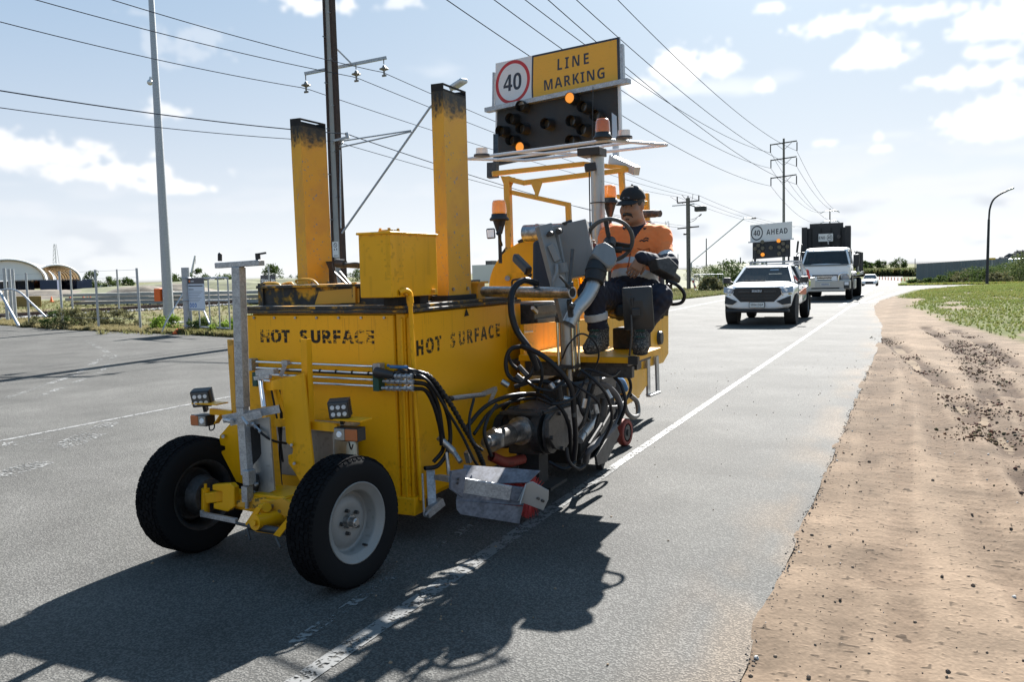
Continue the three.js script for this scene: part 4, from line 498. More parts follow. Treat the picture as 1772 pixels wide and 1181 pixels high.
{ // ---- broom ----
  const bc0 = [-2.66, 0.18, -5.06], bc1 = [-2.22, 0.17, -5.0];
  const brush = mp('broom_brush', [cyl(bc0, bc1, 0.07, 0.07, 20)], M.red); const br = []; const r = rng(31), ax = V(bc1).sub(V(bc0)).normalize(); const u = new THREE.Vector3(0, 1, 0), w = ax.clone().cross(u).normalize(); for (let i = 0; i < 900; i++) { const t = i < 420 ? 0.86 + 0.16 * r() : r(), a = r() * 6.283, p = V(bc0).lerp(V(bc1), t), d = u.clone().multiplyScalar(Math.cos(a)).add(w.clone().multiplyScalar(Math.sin(a))).addScaledVector(ax, 0.3 * (r() - 0.5)); const e = p.clone().addScaledVector(d, 0.125 + 0.025 * r()); e.y = Math.max(0.006, e.y); br.push(cyl(p.clone().addScaledVector(d, 0.06), e, 0.004, 0.0015, 4, true)); }
  mp('bristles', br, M.red, brush).userData.kind = 'stuff';
  const g = mp('broom_guard', [plate([[-2.42, 0.462, -4.491], [-1.962, 0.443, -4.574], [-1.994, 0.365, -4.475], [-2.35, 0.418, -4.314]], 0.006), plate([[-2.335, 0.327, -4.225], [-1.998, 0.276, -4.399], [-2.022, 0.179, -4.39], [-2.301, 0.25, -4.212], [-2.322, 0.28, -4.205]], 0.006)], M.lilac);
  mp('guard_curve', [plate([[-2.35, 0.418, -4.314], [-1.994, 0.365, -4.475], [-1.998, 0.276, -4.399], [-2.335, 0.327, -4.225]], 0.006)], M.lilac, g);
  mp('guard_bar', [bar([-2.293, 0.415, -4.229], [-2.053, 0.358, -4.358], 0.02, 0.085, undefined, 0.003)], M.galv, g); mp('bar_end', [bar([-2.051, 0.359, -4.354], [-2.003, 0.347, -4.38], 0.022, 0.08, undefined, 0.003)], M.lilac, g);
  mp('guard_end_plate', [plate([[-1.961, 0.418, -4.362], [-1.929, 0.43, -4.378], [-1.864, 0.372, -4.447], [-1.863, 0.314, -4.442], [-1.886, 0.249, -4.426], [-1.987, 0.314, -4.319]], 0.008, 0.002), plate([[-1.975, 0.319, -4.302], [-1.953, 0.423, -4.344], [-1.953, 0.42, -4.41], [-1.985, 0.304, -4.385]], 0.004)], M.alu, g); mps('end_plate_bolt', [[-1.912, 0.334, -4.399], [-1.888, 0.32, -4.409]].map((p) => cyl(p, add(p, [0.02, 0, 0.02]), 0.008)), M.darkSteel, g);
  mp('guard_hanger', [plate([[-2.327, 0.508, -4.155], [-2.273, 0.51, -4.225], [-2.292, 0.356, -4.203], [-2.329, 0.412, -4.146]], 0.02, 0.003)], M.lilac, g); mps('hanger_bolt', [[-2.286, 0.466, -4.171], [-2.289, 0.443, -4.168]].map((p) => cyl(p, add(p, [0.01, 0, 0.02]), 0.006)), M.darkSteel, g);
  mp('broom_arm', [bar([-2.66, 0.41, -4.505], [-2.62, 0.196, -4.444], 0.05, 0.05), bar([-2.6, 0.38, -4.483], [-2.328, 0.458, -4.173], 0.04, 0.03), bar([-2.62, 0.179, -4.374], [-2.58, 0.229, -4.495], 0.04, 0.05)], M.galv);
  mp('broom_cylinder', [cyl([-2.6, 0.622, -4.512], [-2.52, 0.528, -4.55], 0.022), cyl([-2.52, 0.528, -4.55], [-2.46, 0.474, -4.523], 0.016), cyl([-2.56, 0.524, -4.535], [-2.54, 0.391, -4.519], 0.012), bar([-2.45, 0.524, -4.589], [-2.45, 0.455, -4.615], 0.03, 0.03)], M.steel); mp('spring_rod', [cyl([-2.62, 0.431, -4.343], [-2.6, 0.19, -4.314], 0.006), cyl([-2.58, 0.216, -4.355], [-2.58, 0.196, -4.287], 0.008)], M.galv);
}
{ // ---- extruder and applicator cluster ----
  const blk = mp('extruder_block', [boxMM(-2.52, -2.28, 0.36, 0.64, -6.15, -5.32, 0.012), boxMM(-2.56, -2.26, 0.635, 0.655, -6.18, -5.28, 0.004)], M.darkSteel); mp('block_cover', plate([[-2.276, 0.645, -5.34], [-2.276, 0.645, -6.14], [-2.276, 0.40, -6.14], [-2.276, 0.40, -5.34]], 0.006), std({ c: [0.20, 0.205, 0.22], roughness: 0.35, metalness: 0.6, map: wearT }), blk); mp('top_cover', boxMM(-2.54, -2.275, 0.656, 0.664, -6.1, -5.4), std({ c: [0.20, 0.205, 0.22], roughness: 0.35, metalness: 0.6, map: wearT }), blk);
  const cc = [-2.19, 0.519, -5.379], cb = [-2.28, cc[1], cc[2]], out = [1, 0, 0.12];
  const fl = mp('round_flange', [cyl([-2.30, cc[1], cc[2] - 0.01], [-2.235, cc[1], cc[2]], 0.155, 0.155, 28), cyl([-2.225, cc[1], cc[2]], [-2.205, cc[1], cc[2]], 0.15, 0.146, 28)], M.darkSteel, blk);
  mp('flange_cap', plate([[948, 726], [962, 712], [974, 709], [979, 722], [979, 770], [970, 779], [955, 776], [946, 760]].map((_, i) => [[-2.17, 0.634, -5.164], [-2.17, 0.67, -5.276], [-2.17, 0.671, -5.421], [-2.17, 0.618, -5.505], [-2.17, 0.427, -5.516], [-2.17, 0.385, -5.438], [-2.17, 0.43, -5.273], [-2.17, 0.525, -5.158]][i]), 0.022, 0.004), M.darkSteel, fl); mp('cap_plate', plate([[-2.16, 0.631, -5.189], [-2.16, 0.649, -5.384], [-2.16, 0.612, -5.446], [-2.16, 0.444, -5.448], [-2.16, 0.417, -5.382], [-2.16, 0.454, -5.249], [-2.16, 0.53, -5.173]], 0.01), std({ c: [0.72, 0.70, 0.64], roughness: 0.45, map: grimeT }), fl);
  mps('cap_bolt', [[-2.16, 0.654, -5.332], [-2.16, 0.517, -5.183], [-2.16, 0.413, -5.361], [-2.16, 0.573, -5.488]].map((p) => cyl(p, add(p, [0.035, 0, 0]), 0.014, 0.014, 6)), M.darkSteel, fl);
  mp('back_flange', [cyl([-2.55, 0.52, -5.45], [-2.50, 0.52, -5.45], 0.15, 0.15, 24), cyl([-2.62, 0.50, -5.4], [-2.56, 0.50, -5.4], 0.12, 0.12, 20)], M.soot, blk);
  const m1 = [-2.38, 0.544, -5.221], m2 = [-2.42, 0.544, -4.798]; const mo = mp('hydraulic_motor', [cyl(m1, mix(m1, m2, 0.35), 0.07, 0.068, 24), cyl(mix(m1, m2, 0.34), m2, 0.045, 0.04, 20), cyl(mix(m1, m2, -0.06), mix(m1, m2, 0.03), 0.095, 0.095, 24)], M.steel); mp('motor_barrel', cyl(mix(m1, m2, 0.33), mix(m1, m2, 0.78), 0.068, 0.066, 24), std({ c: [0.13, 0.115, 0.10], roughness: 0.5, metalness: 0.5, map: wearT }), mo); mp('motor_plate', [cyl(mix(m1, m2, 0.76), mix(m1, m2, 0.84), 0.078, 0.078, 6), cyl(mix(m1, m2, 0.99), mix(m1, m2, 1.06), 0.03, 0.028, 12)], M.steel, mo);
  mp('block_foot', [boxMM(-2.45, -2.3, 0.14, 0.36, -5.5, -5.34), boxMM(-2.5, -2.2, 0.13, 0.15, -5.6, -5.3)], M.soot);
  mp('latch_handle', [cyl([-2.62, 0.826, -4.714], [-2.6, 0.793, -5.14], 0.016), bar([-2.6, 0.799, -5.123], [-2.6, 0.808, -5.318], 0.02, 0.03), bar([-2.6, 0.808, -5.318], [-2.64, 0.703, -5.285], 0.015, 0.025)], M.galv); mp('handle_cap', cyl([-2.62, 0.828, -4.684], [-2.62, 0.823, -4.728], 0.018), M.black);
  mps('red_chute', [hose([[-2.5, 0.405, -5.018], [-2.45, 0.346, -5.131], [-2.4, 0.334, -5.301]], 0.035), hose([[-2.35, 0.36, -5.487], [-2.35, 0.273, -5.513], [-2.36, 0.195, -5.399]], 0.04)], M.brick);
  // applicator shoe behind the extruder
  const sh = mp('applicator_frame', [boxMM(-2.75, -2.30, 0.30, 0.62, -7.0, -6.2, 0.01), boxMM(-2.62, -2.3, 0.12, 0.3, -6.7, -6.15, 0.01), bar([-2.28, 0.031, -6.507], [-2.3, 0.486, -7.184], 0.05, 0.09), bar([-2.25, 0.178, -5.994], [-2.25, 0.346, -6.816], 0.02, 0.035)], M.soot); mp('shoe_plate', [plate([[-2.22, 0.084, -6.322], [-2.22, 0.067, -6.533], [-2.22, 0.231, -6.873], [-2.22, 0.329, -6.784], [-2.22, 0.165, -6.285]], 0.02), bar([-2.2, 0.332, -6.318], [-2.2, 0.475, -6.684], 0.015, 0.05), bar([-2.19, 0.303, -6.05], [-2.19, 0.405, -6.348], 0.015, 0.03)], M.darkSteel, sh);
  mp('air_valve', [cyl([-2.08, 0.434, -5.549], [-2.08, 0.465, -5.62], 0.026), cyl([-2.08, 0.465, -5.62], [-2.08, 0.512, -5.802], 0.031, 0.031, 16), cyl([-2.08, 0.512, -5.802], [-2.08, 0.554, -5.93], 0.013)], M.alu);
  const rw = [-2.38, 0.145, -7.471]; const gw = mp('guide_wheel', lathe([[0.085, -0.03], [0.115, -0.032], [0.122, -0.022], [0.122, 0.022], [0.115, 0.032], [0.085, 0.03]], [rw[0], 0.122, rw[2] - 0.05], [1, 0, 0.1], 36), M.brick); mp('wheel_hub', [cyl([rw[0] - 0.03, 0.122, rw[2] - 0.05], [rw[0] + 0.03, 0.122, rw[2] - 0.047], 0.088, 0.07, 24), cyl([rw[0] + 0.03, 0.122, rw[2] - 0.047], [rw[0] + 0.045, 0.122, rw[2] - 0.045], 0.03)], M.darkSteel, gw); mp('wheel_fork', [bar([rw[0] - 0.05, 0.13, rw[2] - 0.05], [rw[0] - 0.05, 0.42, rw[2] + 0.1], 0.02, 0.05)], M.soot, gw);
  const H = (pts, r, m = M.hose, n = 'hose') => mp(n, hose(pts, r), m);
  H([[-2.2, 0.762, -6.101], [-2.12, 0.739, -6.2], [-2.08, 0.616, -6.395], [-2.06, 0.503, -6.43], [-2.06, 0.408, -6.238], [-2.08, 0.353, -5.932], [-2.12, 0.298, -5.829], [-2.18, 0.195, -5.941]], 0.024, std({ c: [0.10, 0.10, 0.11], roughness: 0.6, map: wearT }));
  H([[-2.3, 0.645, -6.814], [-2.3, 0.676, -6.953], [-2.3, 0.637, -7.191], [-2.3, 0.551, -7.304]], 0.03, M.blue); H([[-2.38, 0.44, -7.485], [-2.36, 0.319, -7.52], [-2.34, 0.26, -7.595], [-2.34, 0.251, -7.816], [-2.36, 0.35, -7.849], [-2.38, 0.442, -7.698]], 0.024, std({ c: [0.13, 0.12, 0.11], roughness: 0.55 }));
  H([[-2.2, 0.766, -6.836], [-2.15, 0.698, -6.928], [-2.15, 0.595, -6.972], [-2.18, 0.494, -6.823], [-2.18, 0.524, -6.436], [-2.15, 0.56, -5.926]], 0.014);
  H([[-2.5, 0.689, -5.211], [-2.4, 0.767, -5.185], [-2.28, 0.8, -5.199], [-2.14, 0.784, -5.139], [-2.06, 0.724, -5.157], [-2.02, 0.611, -5.192], [-2.04, 0.46, -5.278], [-2.1, 0.295, -5.493]], 0.014); H([[-2.56, 0.626, -4.789], [-2.5, 0.743, -4.954], [-2.4, 0.795, -5.095], [-2.3, 0.779, -5.293], [-2.26, 0.749, -5.346]], 0.014); H([[-2.52, 0.585, -4.82], [-2.48, 0.708, -4.995], [-2.38, 0.753, -5.233], [-2.3, 0.749, -5.341]], 0.011);
  H([[-2.255, 1.14, -4.996], [-2.083, 1.073, -4.959], [-1.99, 0.977, -4.994], [-1.948, 0.868, -5.059], [-1.948, 0.704, -5.101], [-1.971, 0.52, -5.184], [-2.018, 0.327, -5.256]], 0.017); H([[-2.262, 1.128, -5.047], [-2.332, 1.115, -5.013], [-2.362, 1.049, -4.994], [-2.347, 0.946, -4.991], [-2.28, 0.904, -5.019], [-2.22, 0.95, -5.051], [-2.201, 1.038, -5.067], [-2.242, 1.12, -5.055]], 0.014); H([[-2.315, 0.976, -5.064], [-2.356, 1.021, -5.049], [-2.37, 1.096, -5.049], [-2.309, 1.124, -5.08], [-2.2, 1.04, -5.123], [-2.172, 0.935, -5.127], [-2.217, 0.817, -5.151]], 0.012);
  H([[-2.248, 1.526, -5.254], [-2.29, 1.548, -5.125], [-2.326, 1.491, -5.048], [-2.314, 1.353, -4.987], [-2.283, 1.236, -4.991], [-2.215, 1.124, -5.013], [-2.18, 0.978, -5.072]], 0.021); mps('hose_fitting', [cyl([-2.278, 1.007, -4.995], [-2.228, 0.947, -5.014], 0.016), cyl([-2.304, 0.945, -5.012], [-2.263, 0.907, -5.027], 0.018)], M.darkSteel);
  H([[-2.021, 1.046, -5.096], [-1.961, 1.148, -5.078], [-1.896, 1.207, -5.113], [-1.846, 1.165, -5.188], [-1.825, 1.079, -5.245], [-1.861, 0.978, -5.275], [-1.921, 0.898, -5.24], [-1.96, 0.78, -5.212]], 0.006); H([[-1.962, 0.922, -5.224], [-1.922, 0.965, -5.246], [-1.827, 0.94, -5.288], [-1.79, 0.904, -5.412], [-1.78, 0.929, -5.53]], 0.008); H([[-1.96, 0.78, -5.212], [-1.932, 0.686, -5.217], [-1.908, 0.628, -5.278], [-1.94, 0.764, -5.331], [-1.954, 0.864, -5.443]], 0.012); H([[-2.107, 0.852, -5.261], [-1.996, 0.86, -5.313], [-1.891, 0.882, -5.474]], 0.016, M.darkSteel, 'feed_pipe'); H([[-2.375, 0.852, -5.136], [-2.238, 0.886, -5.203], [-2.1, 0.852, -5.264]], 0.014); H([[-2.163, 0.693, -5.11], [-2.029, 0.729, -5.286], [-1.925, 0.748, -5.447]], 0.014, M.darkSteel, 'feed_pipe'); H([[-1.92, 0.858, -5.348], [-1.899, 0.741, -5.237], [-1.925, 0.63, -5.215], [-1.976, 0.566, -5.242]], 0.013, M.darkSteel); H([[-2.106, 0.386, -5.055], [-1.994, 0.351, -5.049], [-1.952, 0.382, -5.126]], 0.012);
  for (const [pts, r] of [[[[-1.931, 0.972, -5.187], [-1.827, 0.902, -5.174], [-1.768, 0.783, -5.246], [-1.762, 0.626, -5.291], [-1.838, 0.469, -5.297]], 0.010], [[[-1.976, 0.906, -5.105], [-1.893, 0.845, -5.138], [-1.821, 0.747, -5.218], [-1.857, 0.591, -5.244]], 0.009], [[[-2.178, 0.794, -5.057], [-2.021, 0.777, -4.963], [-1.941, 0.803, -5.057], [-1.927, 0.876, -5.236]], 0.010], [[[-1.853, 0.887, -5.603], [-1.768, 0.829, -5.527], [-1.742, 0.705, -5.528], [-1.798, 0.562, -5.545]], 0.012], [[[-2.369, 0.778, -4.856], [-2.395, 0.708, -4.783], [-2.395, 0.618, -4.72], [-2.376, 0.464, -4.77]], 0.012], [[[-2.284, 0.919, -5.074], [-2.159, 0.867, -5.017], [-2.076, 0.85, -5.054], [-2.028, 0.9, -5.136]], 0.011], [[[-1.952, 0.506, -4.971], [-1.935, 0.416, -4.971], [-1.903, 0.36, -5.036], [-1.881, 0.37, -5.103]], 0.012], [[[-2.432, 0.84, -4.666], [-2.41, 0.716, -4.555], [-2.367, 0.605, -4.51], [-2.336, 0.542, -4.575]], 0.009]]) H(pts, r);
  mps('tube_joint', [[[-1.885, 0.794, -5.137], [-1.895, 0.736, -5.128]], [[-1.99, 0.804, -5.034], [-1.954, 0.796, -5.05]], [[-1.798, 0.828, -5.291], [-1.771, 0.775, -5.3]], [[-2.086, 0.894, -5.053], [-2.066, 0.864, -5.06]], [[-1.842, 0.748, -5.209], [-1.831, 0.689, -5.209]], [[-2.366, 0.916, -4.925], [-2.325, 0.886, -4.941]]].map(([a, b]) => cyl(a, b, 0.019, 0.019, 8)), M.steel);
  mp('regulator', [cyl([-1.867, 0.919, -5.267], [-1.866, 0.874, -5.264], 0.034, 0.034, 18), cyl([-1.866, 0.874, -5.264], [-1.906, 0.771, -5.292], 0.015)], M.darkSteel); mps('fitting', [cyl([-1.948, 0.759, -5.105], [-1.944, 0.678, -5.1], 0.017), cyl([-2.061, 0.901, -5.12], [-2.065, 0.783, -5.163], 0.02), cyl([-1.996, 0.834, -5.311], [-1.985, 0.727, -5.307], 0.03), cyl([-1.901, 0.732, -5.567], [-1.914, 0.615, -5.551], 0.03)], M.darkSteel); mps('manifold', [boxMM(-2.5, -2.2, 0.66, 0.80, -6.3, -5.9, 0.01), boxMM(-2.6, -2.25, 0.62, 0.74, -6.9, -6.35, 0.01)], M.darkSteel); mp('applicator_box', [boxMM(-2.7, -2.35, 0.5, 0.86, -7.4, -6.9, 0.01)], M.soot);
}
{ // ---- rear body, platform, controls ----
  const body = mp('rear_body', [plate([[-2.62, 1.22, -5.792], [-2.62, 1.096, -9.921], [-2.62, 0.617, -9.901], [-2.62, 0.533, -9.668], [-2.62, 0.563, -8.688], [-2.62, 0.267, -8.717], [-2.62, 0.253, -8.237], [-2.62, 0.583, -5.756]], 0.03), boxMM(-3.9, -2.66, 0.55, 1.02, -9.7, -6.05)], M.yellow); mp('body_skirt', [plate([[-2.58, 0.599, -8.071], [-2.58, 0.553, -8.893], [-2.58, 0.388, -8.93], [-2.58, 0.287, -8.542], [-2.58, 0.274, -8.111]], 0.02, 0.003)], M.yellow, body); mp('body_deck', boxMM(-3.9, -2.6, 1.02, 1.04, -9.75, -6.02), M.oldYellow, body);
  mp('name_decal', quadFace([-2.605, 0.738, -9.377], [-2.605, 0.721, -9.797], [-2.605, 0.621, -9.793], [-2.605, 0.641, -9.373]), std({ map: canvasTex(256, 160, (x) => { x.fillStyle = 'rgb(28,26,22)'; x.fillRect(0, 0, 256, 160); x.fillStyle = 'rgb(190,175,70)'; x.font = 'bold 110px sans-serif'; x.fillText('NG', 6, 118); x.font = '30px sans-serif'; x.fillText('784', 190, 62); x.fillText('85', 190, 108); }), roughness: 0.5 }), body, 'black decal with the letters NG', true); mps('decal_stripe', [plate([[-2.612, 0.779, -9.428], [-2.612, 0.772, -9.825], [-2.612, 0.759, -9.825], [-2.612, 0.766, -9.428]], 0.003), plate([[-2.612, 0.881, -9.628], [-2.612, 0.879, -9.83], [-2.612, 0.866, -9.829], [-2.612, 0.868, -9.627]], 0.003), plate([[-2.612, 1.069, -9.441], [-2.612, 1.067, -9.837], [-2.612, 1.047, -9.837], [-2.612, 1.05, -9.44]], 0.003)], M.soot, body); mp('round_vent', [cyl([-2.6, 0.833, -9.483], add([-2.6, 0.833, -9.483], [0.05, 0, 0]), 0.085, 0.07, 20)], M.black, body);
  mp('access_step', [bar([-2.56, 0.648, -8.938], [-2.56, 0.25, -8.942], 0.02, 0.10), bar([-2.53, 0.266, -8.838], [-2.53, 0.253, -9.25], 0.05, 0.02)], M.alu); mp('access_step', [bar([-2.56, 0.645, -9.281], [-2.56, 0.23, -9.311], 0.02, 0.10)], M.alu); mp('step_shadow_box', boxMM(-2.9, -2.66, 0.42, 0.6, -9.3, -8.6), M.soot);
  steerWheel('rear_wheel', [-3.1, 0.34, -8.5], [1, 0, 0], 0.34, 0.2, machine); steerWheel('rear_wheel', [-3.75, 0.34, -8.5], [-1, 0, 0], 0.34, 0.2, machine);
  mp('chassis', [boxMM(-3.6, -3.45, 0.36, 0.5, -9.5, -4.4), boxMM(-3.05, -2.9, 0.36, 0.5, -9.5, -4.4), boxMM(-3.6, -2.9, 0.37, 0.49, -6.3, -6.1), boxMM(-3.75, -3.1, 0.30, 0.38, -8.55, -8.45)], M.soot);
  mp('engine_box', [boxMM(-3.3, -2.64, 1.04, 1.36, -6.7, -6.1, 0.01), boxMM(-2.65, -2.62, 1.28, 1.34, -6.65, -6.12, 0.004), boxMM(-2.65, -2.62, 1.16, 1.24, -6.65, -6.12, 0.004), boxMM(-2.65, -2.62, 1.06, 1.12, -6.65, -6.12, 0.004)], M.darkSteel); mps('box_latch', [bar([-2.6, 1.334, -5.977], [-2.6, 1.295, -6.063], 0.02, 0.025), cyl([-2.6, 1.164, -5.797], [-2.6, 1.157, -5.956], 0.012)], M.galv);
  const z0 = -5.72, pl = [-2.607, 1.014, -5.72], pr = [-1.757, 1.004, -5.72], pf = mp('foot_platform', [boxMM(pl[0], pr[0], 0.958, 1.0, -6.5, z0, 0.004)], M.yellow); mp('platform_end', boxMM(pr[0] - 0.02, pr[0] + 0.05, 0.952, 1.006, -5.76, z0 + 0.012, 0.004), M.black, pf); mp('platform_channel', [boxMM(pl[0], pr[0] - 0.02, 0.845, 0.925, -5.86, -5.80, 0.004), boxMM(pl[0] - 0.1, pr[0] - 0.05, 0.925, 0.956, -6.4, -5.8)], M.darkSteel, pf); mp('platform_arm', [boxMM(-2.7, -1.9, 0.84, 0.94, -6.45, -6.33)], M.darkSteel, pf);
  // horizontal tube with open end
  const t0 = [-2.72, 1.474, -5.42], t1 = [-1.948, 1.466, -5.111]; const tube = mp('support_tube', [cyl(t0, t1, 0.037, 0.037, 20), ring(t1, V(t1).sub(V(t0)), 0.033, 0.006)], M.steel); mp('tube_bore', cyl(mix(t0, t1, 0.99), mix(t0, t1, 1.003), 0.03, 0.03, 16), M.soot, tube); mp('tube_clamp', [bar([-1.964, 1.419, -5.1], [-1.971, 1.315, -5.143], 0.03, 0.03), cyl([-1.964, 1.39, -5.097], [-1.934, 1.375, -5.11], 0.02)], M.darkSteel, tube); mp('threaded_rod', [cyl([-1.947, 1.493, -5.059], [-1.948, 1.737, -5.135], 0.013), cyl([-1.94, 1.507, -5.041], [-1.984, 1.573, -4.993], 0.008), cyl([-1.97, 1.515, -5.05], [-1.924, 1.521, -5.072], 0.016)], M.darkSteel);
  // control column and cabinet
  mp('control_column', [bar([-2.234, 1.91, -5.349], [-2.077, 1.272, -5.366], 0.10, 0.07, [1, 0.2, 1], 0.006), bar([-2.199, 1.603, -5.449], [-2.071, 1.253, -5.423], 0.03, 0.03)], M.greyPaint); const ca = [-2.168, 1.927, -5.657], cbm = [-2.095, 1.558, -5.659]; const cab = mp('control_cabinet', [bar(ca, cbm, 0.25, 0.17, [0.25, 0, 0.97], 0.006)], M.cabinet); mp('switch_panel', [bar([-2.182, 1.879, -5.403], [-2.108, 1.486, -5.404], 0.06, 0.03), bar([-2.176, 1.778, -5.331], [-2.13, 1.67, -5.343], 0.08, 0.04, undefined, 0.004), bar([-2.109, 1.655, -5.352], [-2.098, 1.593, -5.351], 0.06, 0.035)], M.greyPaint, cab); mp('cabinet_knob', [cyl([-2.181, 1.855, -5.369], [-2.168, 1.849, -5.297], 0.017), cyl([-2.136, 1.87, -5.402], [-2.117, 1.862, -5.322], 0.02), cyl([-2.195, 1.848, -5.372], [-2.186, 1.842, -5.31], 0.012)], M.black, cab); mp('cabinet_hinge', bar([-2.175, 1.924, -5.565], [-2.139, 1.944, -5.617], 0.03, 0.02), M.black, cab); mp('cabinet_cable', hose([[-2.132, 1.648, -5.318], [-2.124, 1.595, -5.295], [-2.144, 1.535, -5.28], [-2.158, 1.47, -5.291]], 0.012), M.greyPaint, cab);
  // pneumatic cylinder
  const p0 = [-2.18, 1.252, -5.62], p1 = [-2.174, 0.941, -5.62]; const pc = mp('air_cylinder', [cyl(p0, p1, 0.058, 0.058, 24)], M.alu); mp('cylinder_cap', [box(p0[0], p0[1] + 0.02, p0[2], 0.135, 0.045, 0.135, 0.006), box(p1[0], p1[1], p1[2], 0.13, 0.03, 0.13, 0.006), bar([-2.249, 1.302, -5.6], [-2.095, 1.281, -5.6], 0.03, 0.03)], M.darkSteel, pc); for (const [dx, dz] of [[-0.055, 0.055], [0.055, 0.055], [0.055, -0.055], [-0.055, -0.055]]) mp('tie_bolt', cyl(add(p0, [dx, 0.03, dz]), add(p1, [dx, -0.03, dz]), 0.010), M.chrome, pc); mp('piston_rod', cyl(p1, add(p1, [0, -0.22, 0]), 0.02), M.steel, pc);
  // steering pipe, boot, head, wheel
  mp('steering_pipe', [hose([[-2.027, 1.257, -5.244], [-1.998, 1.344, -5.299], [-1.961, 1.408, -5.377], [-1.937, 1.482, -5.449], [-1.931, 1.55, -5.492]], 0.047, 16)], M.alu); const b0 = [-1.93, 1.52, -5.467], b1 = [-1.921, 1.68, -5.552]; mp('rubber_boot', [cyl(b0, mix(b0, b1, 0.45), 0.062, 0.07, 24), cyl(mix(b0, b1, 0.42), mix(b0, b1, 0.8), 0.074, 0.066, 24), cyl(mix(b0, b1, 0.8), mix(b0, b1, 1.1), 0.062, 0.055, 24), ring(mix(b0, b1, 0.05), V(b1).sub(V(b0)), 0.062, 0.007)], M.rubber); const hd = mp('steering_head', [plate([[-1.967, 1.682, -5.508], [-1.956, 1.736, -5.551], [-1.92, 1.747, -5.602], [-1.867, 1.71, -5.624], [-1.839, 1.643, -5.598], [-1.843, 1.605, -5.559], [-1.865, 1.602, -5.527]], 0.06, 0.008)], M.cabinet); mp('stop_button', [cyl([-1.932, 1.735, -5.529], [-1.936, 1.765, -5.53], 0.012), cyl([-1.936, 1.762, -5.53], [-1.936, 1.777, -5.531], 0.017)], M.brick, hd);
  const wc = V([-1.912, 1.809, -5.766]), wn = new THREE.Vector3(-0.28, 0.42, -0.86).normalize(); const sw = mp('steering_wheel', ring(wc, wn, 0.155, 0.015, 44), std({ c: [0.06, 0.06, 0.058], roughness: 0.6 })); const wr = wn.clone().cross(new THREE.Vector3(0, 1, 0)).normalize(), wu = wr.clone().cross(wn).normalize(); mps('wheel_spoke', [100, 222, -20].map((d) => { const q = wr.clone().multiplyScalar(Math.cos(d * RAD)).addScaledVector(wu, Math.sin(d * RAD)), hubP = wc.clone().addScaledVector(wn, -0.05); return bar(hubP, wc.clone().addScaledVector(q, 0.145), 0.03, 0.012, wn); }), M.rubber, sw); mp('wheel_hub', [cyl(wc.clone().addScaledVector(wn, -0.12), wc.clone().addScaledVector(wn, -0.03), 0.034, 0.045)], M.rubber, sw); mp('column_lever', [cyl([-1.907, 1.744, -5.707], [-1.77, 1.74, -5.771], 0.012), cyl([-1.871, 1.743, -5.724], [-1.82, 1.738, -5.747], 0.022)], M.rubber, sw);
  // mirror
  const mq = V([-1.649, 1.346, -5.538]), me = new THREE.Euler(0.05, 0.18, 0.04); const mg = new RoundedBoxGeometry(0.20, 0.285, 0.03, 3, 0.02), mpz = mg.attributes.position; for (let i = 0; i < mpz.count; i++) { const x = mpz.getX(i), y = mpz.getY(i), z = mpz.getZ(i); if (z > 0) mpz.setZ(i, z + 0.0); } mg.computeVertexNormals(); const place = (g) => g.applyMatrix4(new THREE.Matrix4().makeRotationFromEuler(me).setPosition(mq)); const mir = mp('mirror', [place(mg), place(new THREE.CylinderGeometry(0.055, 0.135, 0.035, 4, 1).rotateY(Math.PI / 4).rotateX(Math.PI / 2).scale(1, 1.38, 1).translate(0, 0, 0.032))], std({ c: [0.017, 0.016, 0.016], roughness: 0.42 })); mp('mirror_pivot', [place(new RoundedBoxGeometry(0.055, 0.055, 0.03, 2, 0.008).translate(-0.01, -0.02, 0.055)), place(new THREE.CylinderGeometry(0.01, 0.01, 0.05, 10).translate(-0.03, 0.05, 0.05))], M.black, mir); mp('mirror_stem', hose([[-1.672, 1.308, -5.458], [-1.667, 1.195, -5.45], [-1.679, 1.1, -5.459], [-1.691, 1.038, -5.47]], 0.007), M.darkSteel, mir);
  // driver's seat, armrest console
  mp('seat_cushion', [bar([-2.046, 1.313, -6.103], [-1.726, 1.284, -6.304], 0.40, 0.10, undefined, 0.03)], M.rubber); mp('seat_base', [boxMM(-2.08, -1.84, 1.0, 1.16, -6.52, -6.3, 0.01)], M.soot); mp('seat_back', [bar([-1.992, 1.36, -6.63], [-2.025, 1.772, -6.761], 0.46, 0.10, [0, 0, 1], 0.04)], M.rubber); mp('armrest_pad', [bar([-1.627, 1.617, -6.047], [-1.559, 1.514, -6.236], 0.07, 0.06, undefined, 0.02)], M.black); mp('control_pod', [plate([[-1.668, 1.647, -5.865], [-1.6, 1.657, -5.92], [-1.56, 1.591, -5.966], [-1.572, 1.52, -5.932], [-1.64, 1.586, -5.851]], 0.1, 0.006)], M.darkSteel); mp('armrest_post', bar([-1.612, 1.499, -6.21], [-1.666, 1.264, -6.275], 0.03, 0.05), M.darkSteel); mp('control_cable', hose([[-1.609, 1.517, -6.102], [-1.534, 1.482, -6.134], [-1.488, 1.415, -6.15], [-1.507, 1.361, -6.158], [-1.571, 1.345, -6.16], [-1.633, 1.357, -6.188]], 0.013), M.hose);
  mp('second_seat', [bar([-2.654, 1.444, -6.385], [-2.697, 1.861, -6.512], 0.22, 0.10, [0, 0, 1], 0.04)], std({ c: [0.02, 0.022, 0.03], roughness: 0.7 })); mp('second_armrest', [bar([-2.799, 1.722, -6.121], [-2.616, 1.607, -5.975], 0.055, 0.07, undefined, 0.02), bar([-2.688, 1.6, -6.051], [-2.64, 1.572, -6.071], 0.03, 0.03)], M.black); mp('seat_riser', boxMM(-2.95, -2.65, 1.04, 1.35, -6.9, -6.72), M.soot);
}
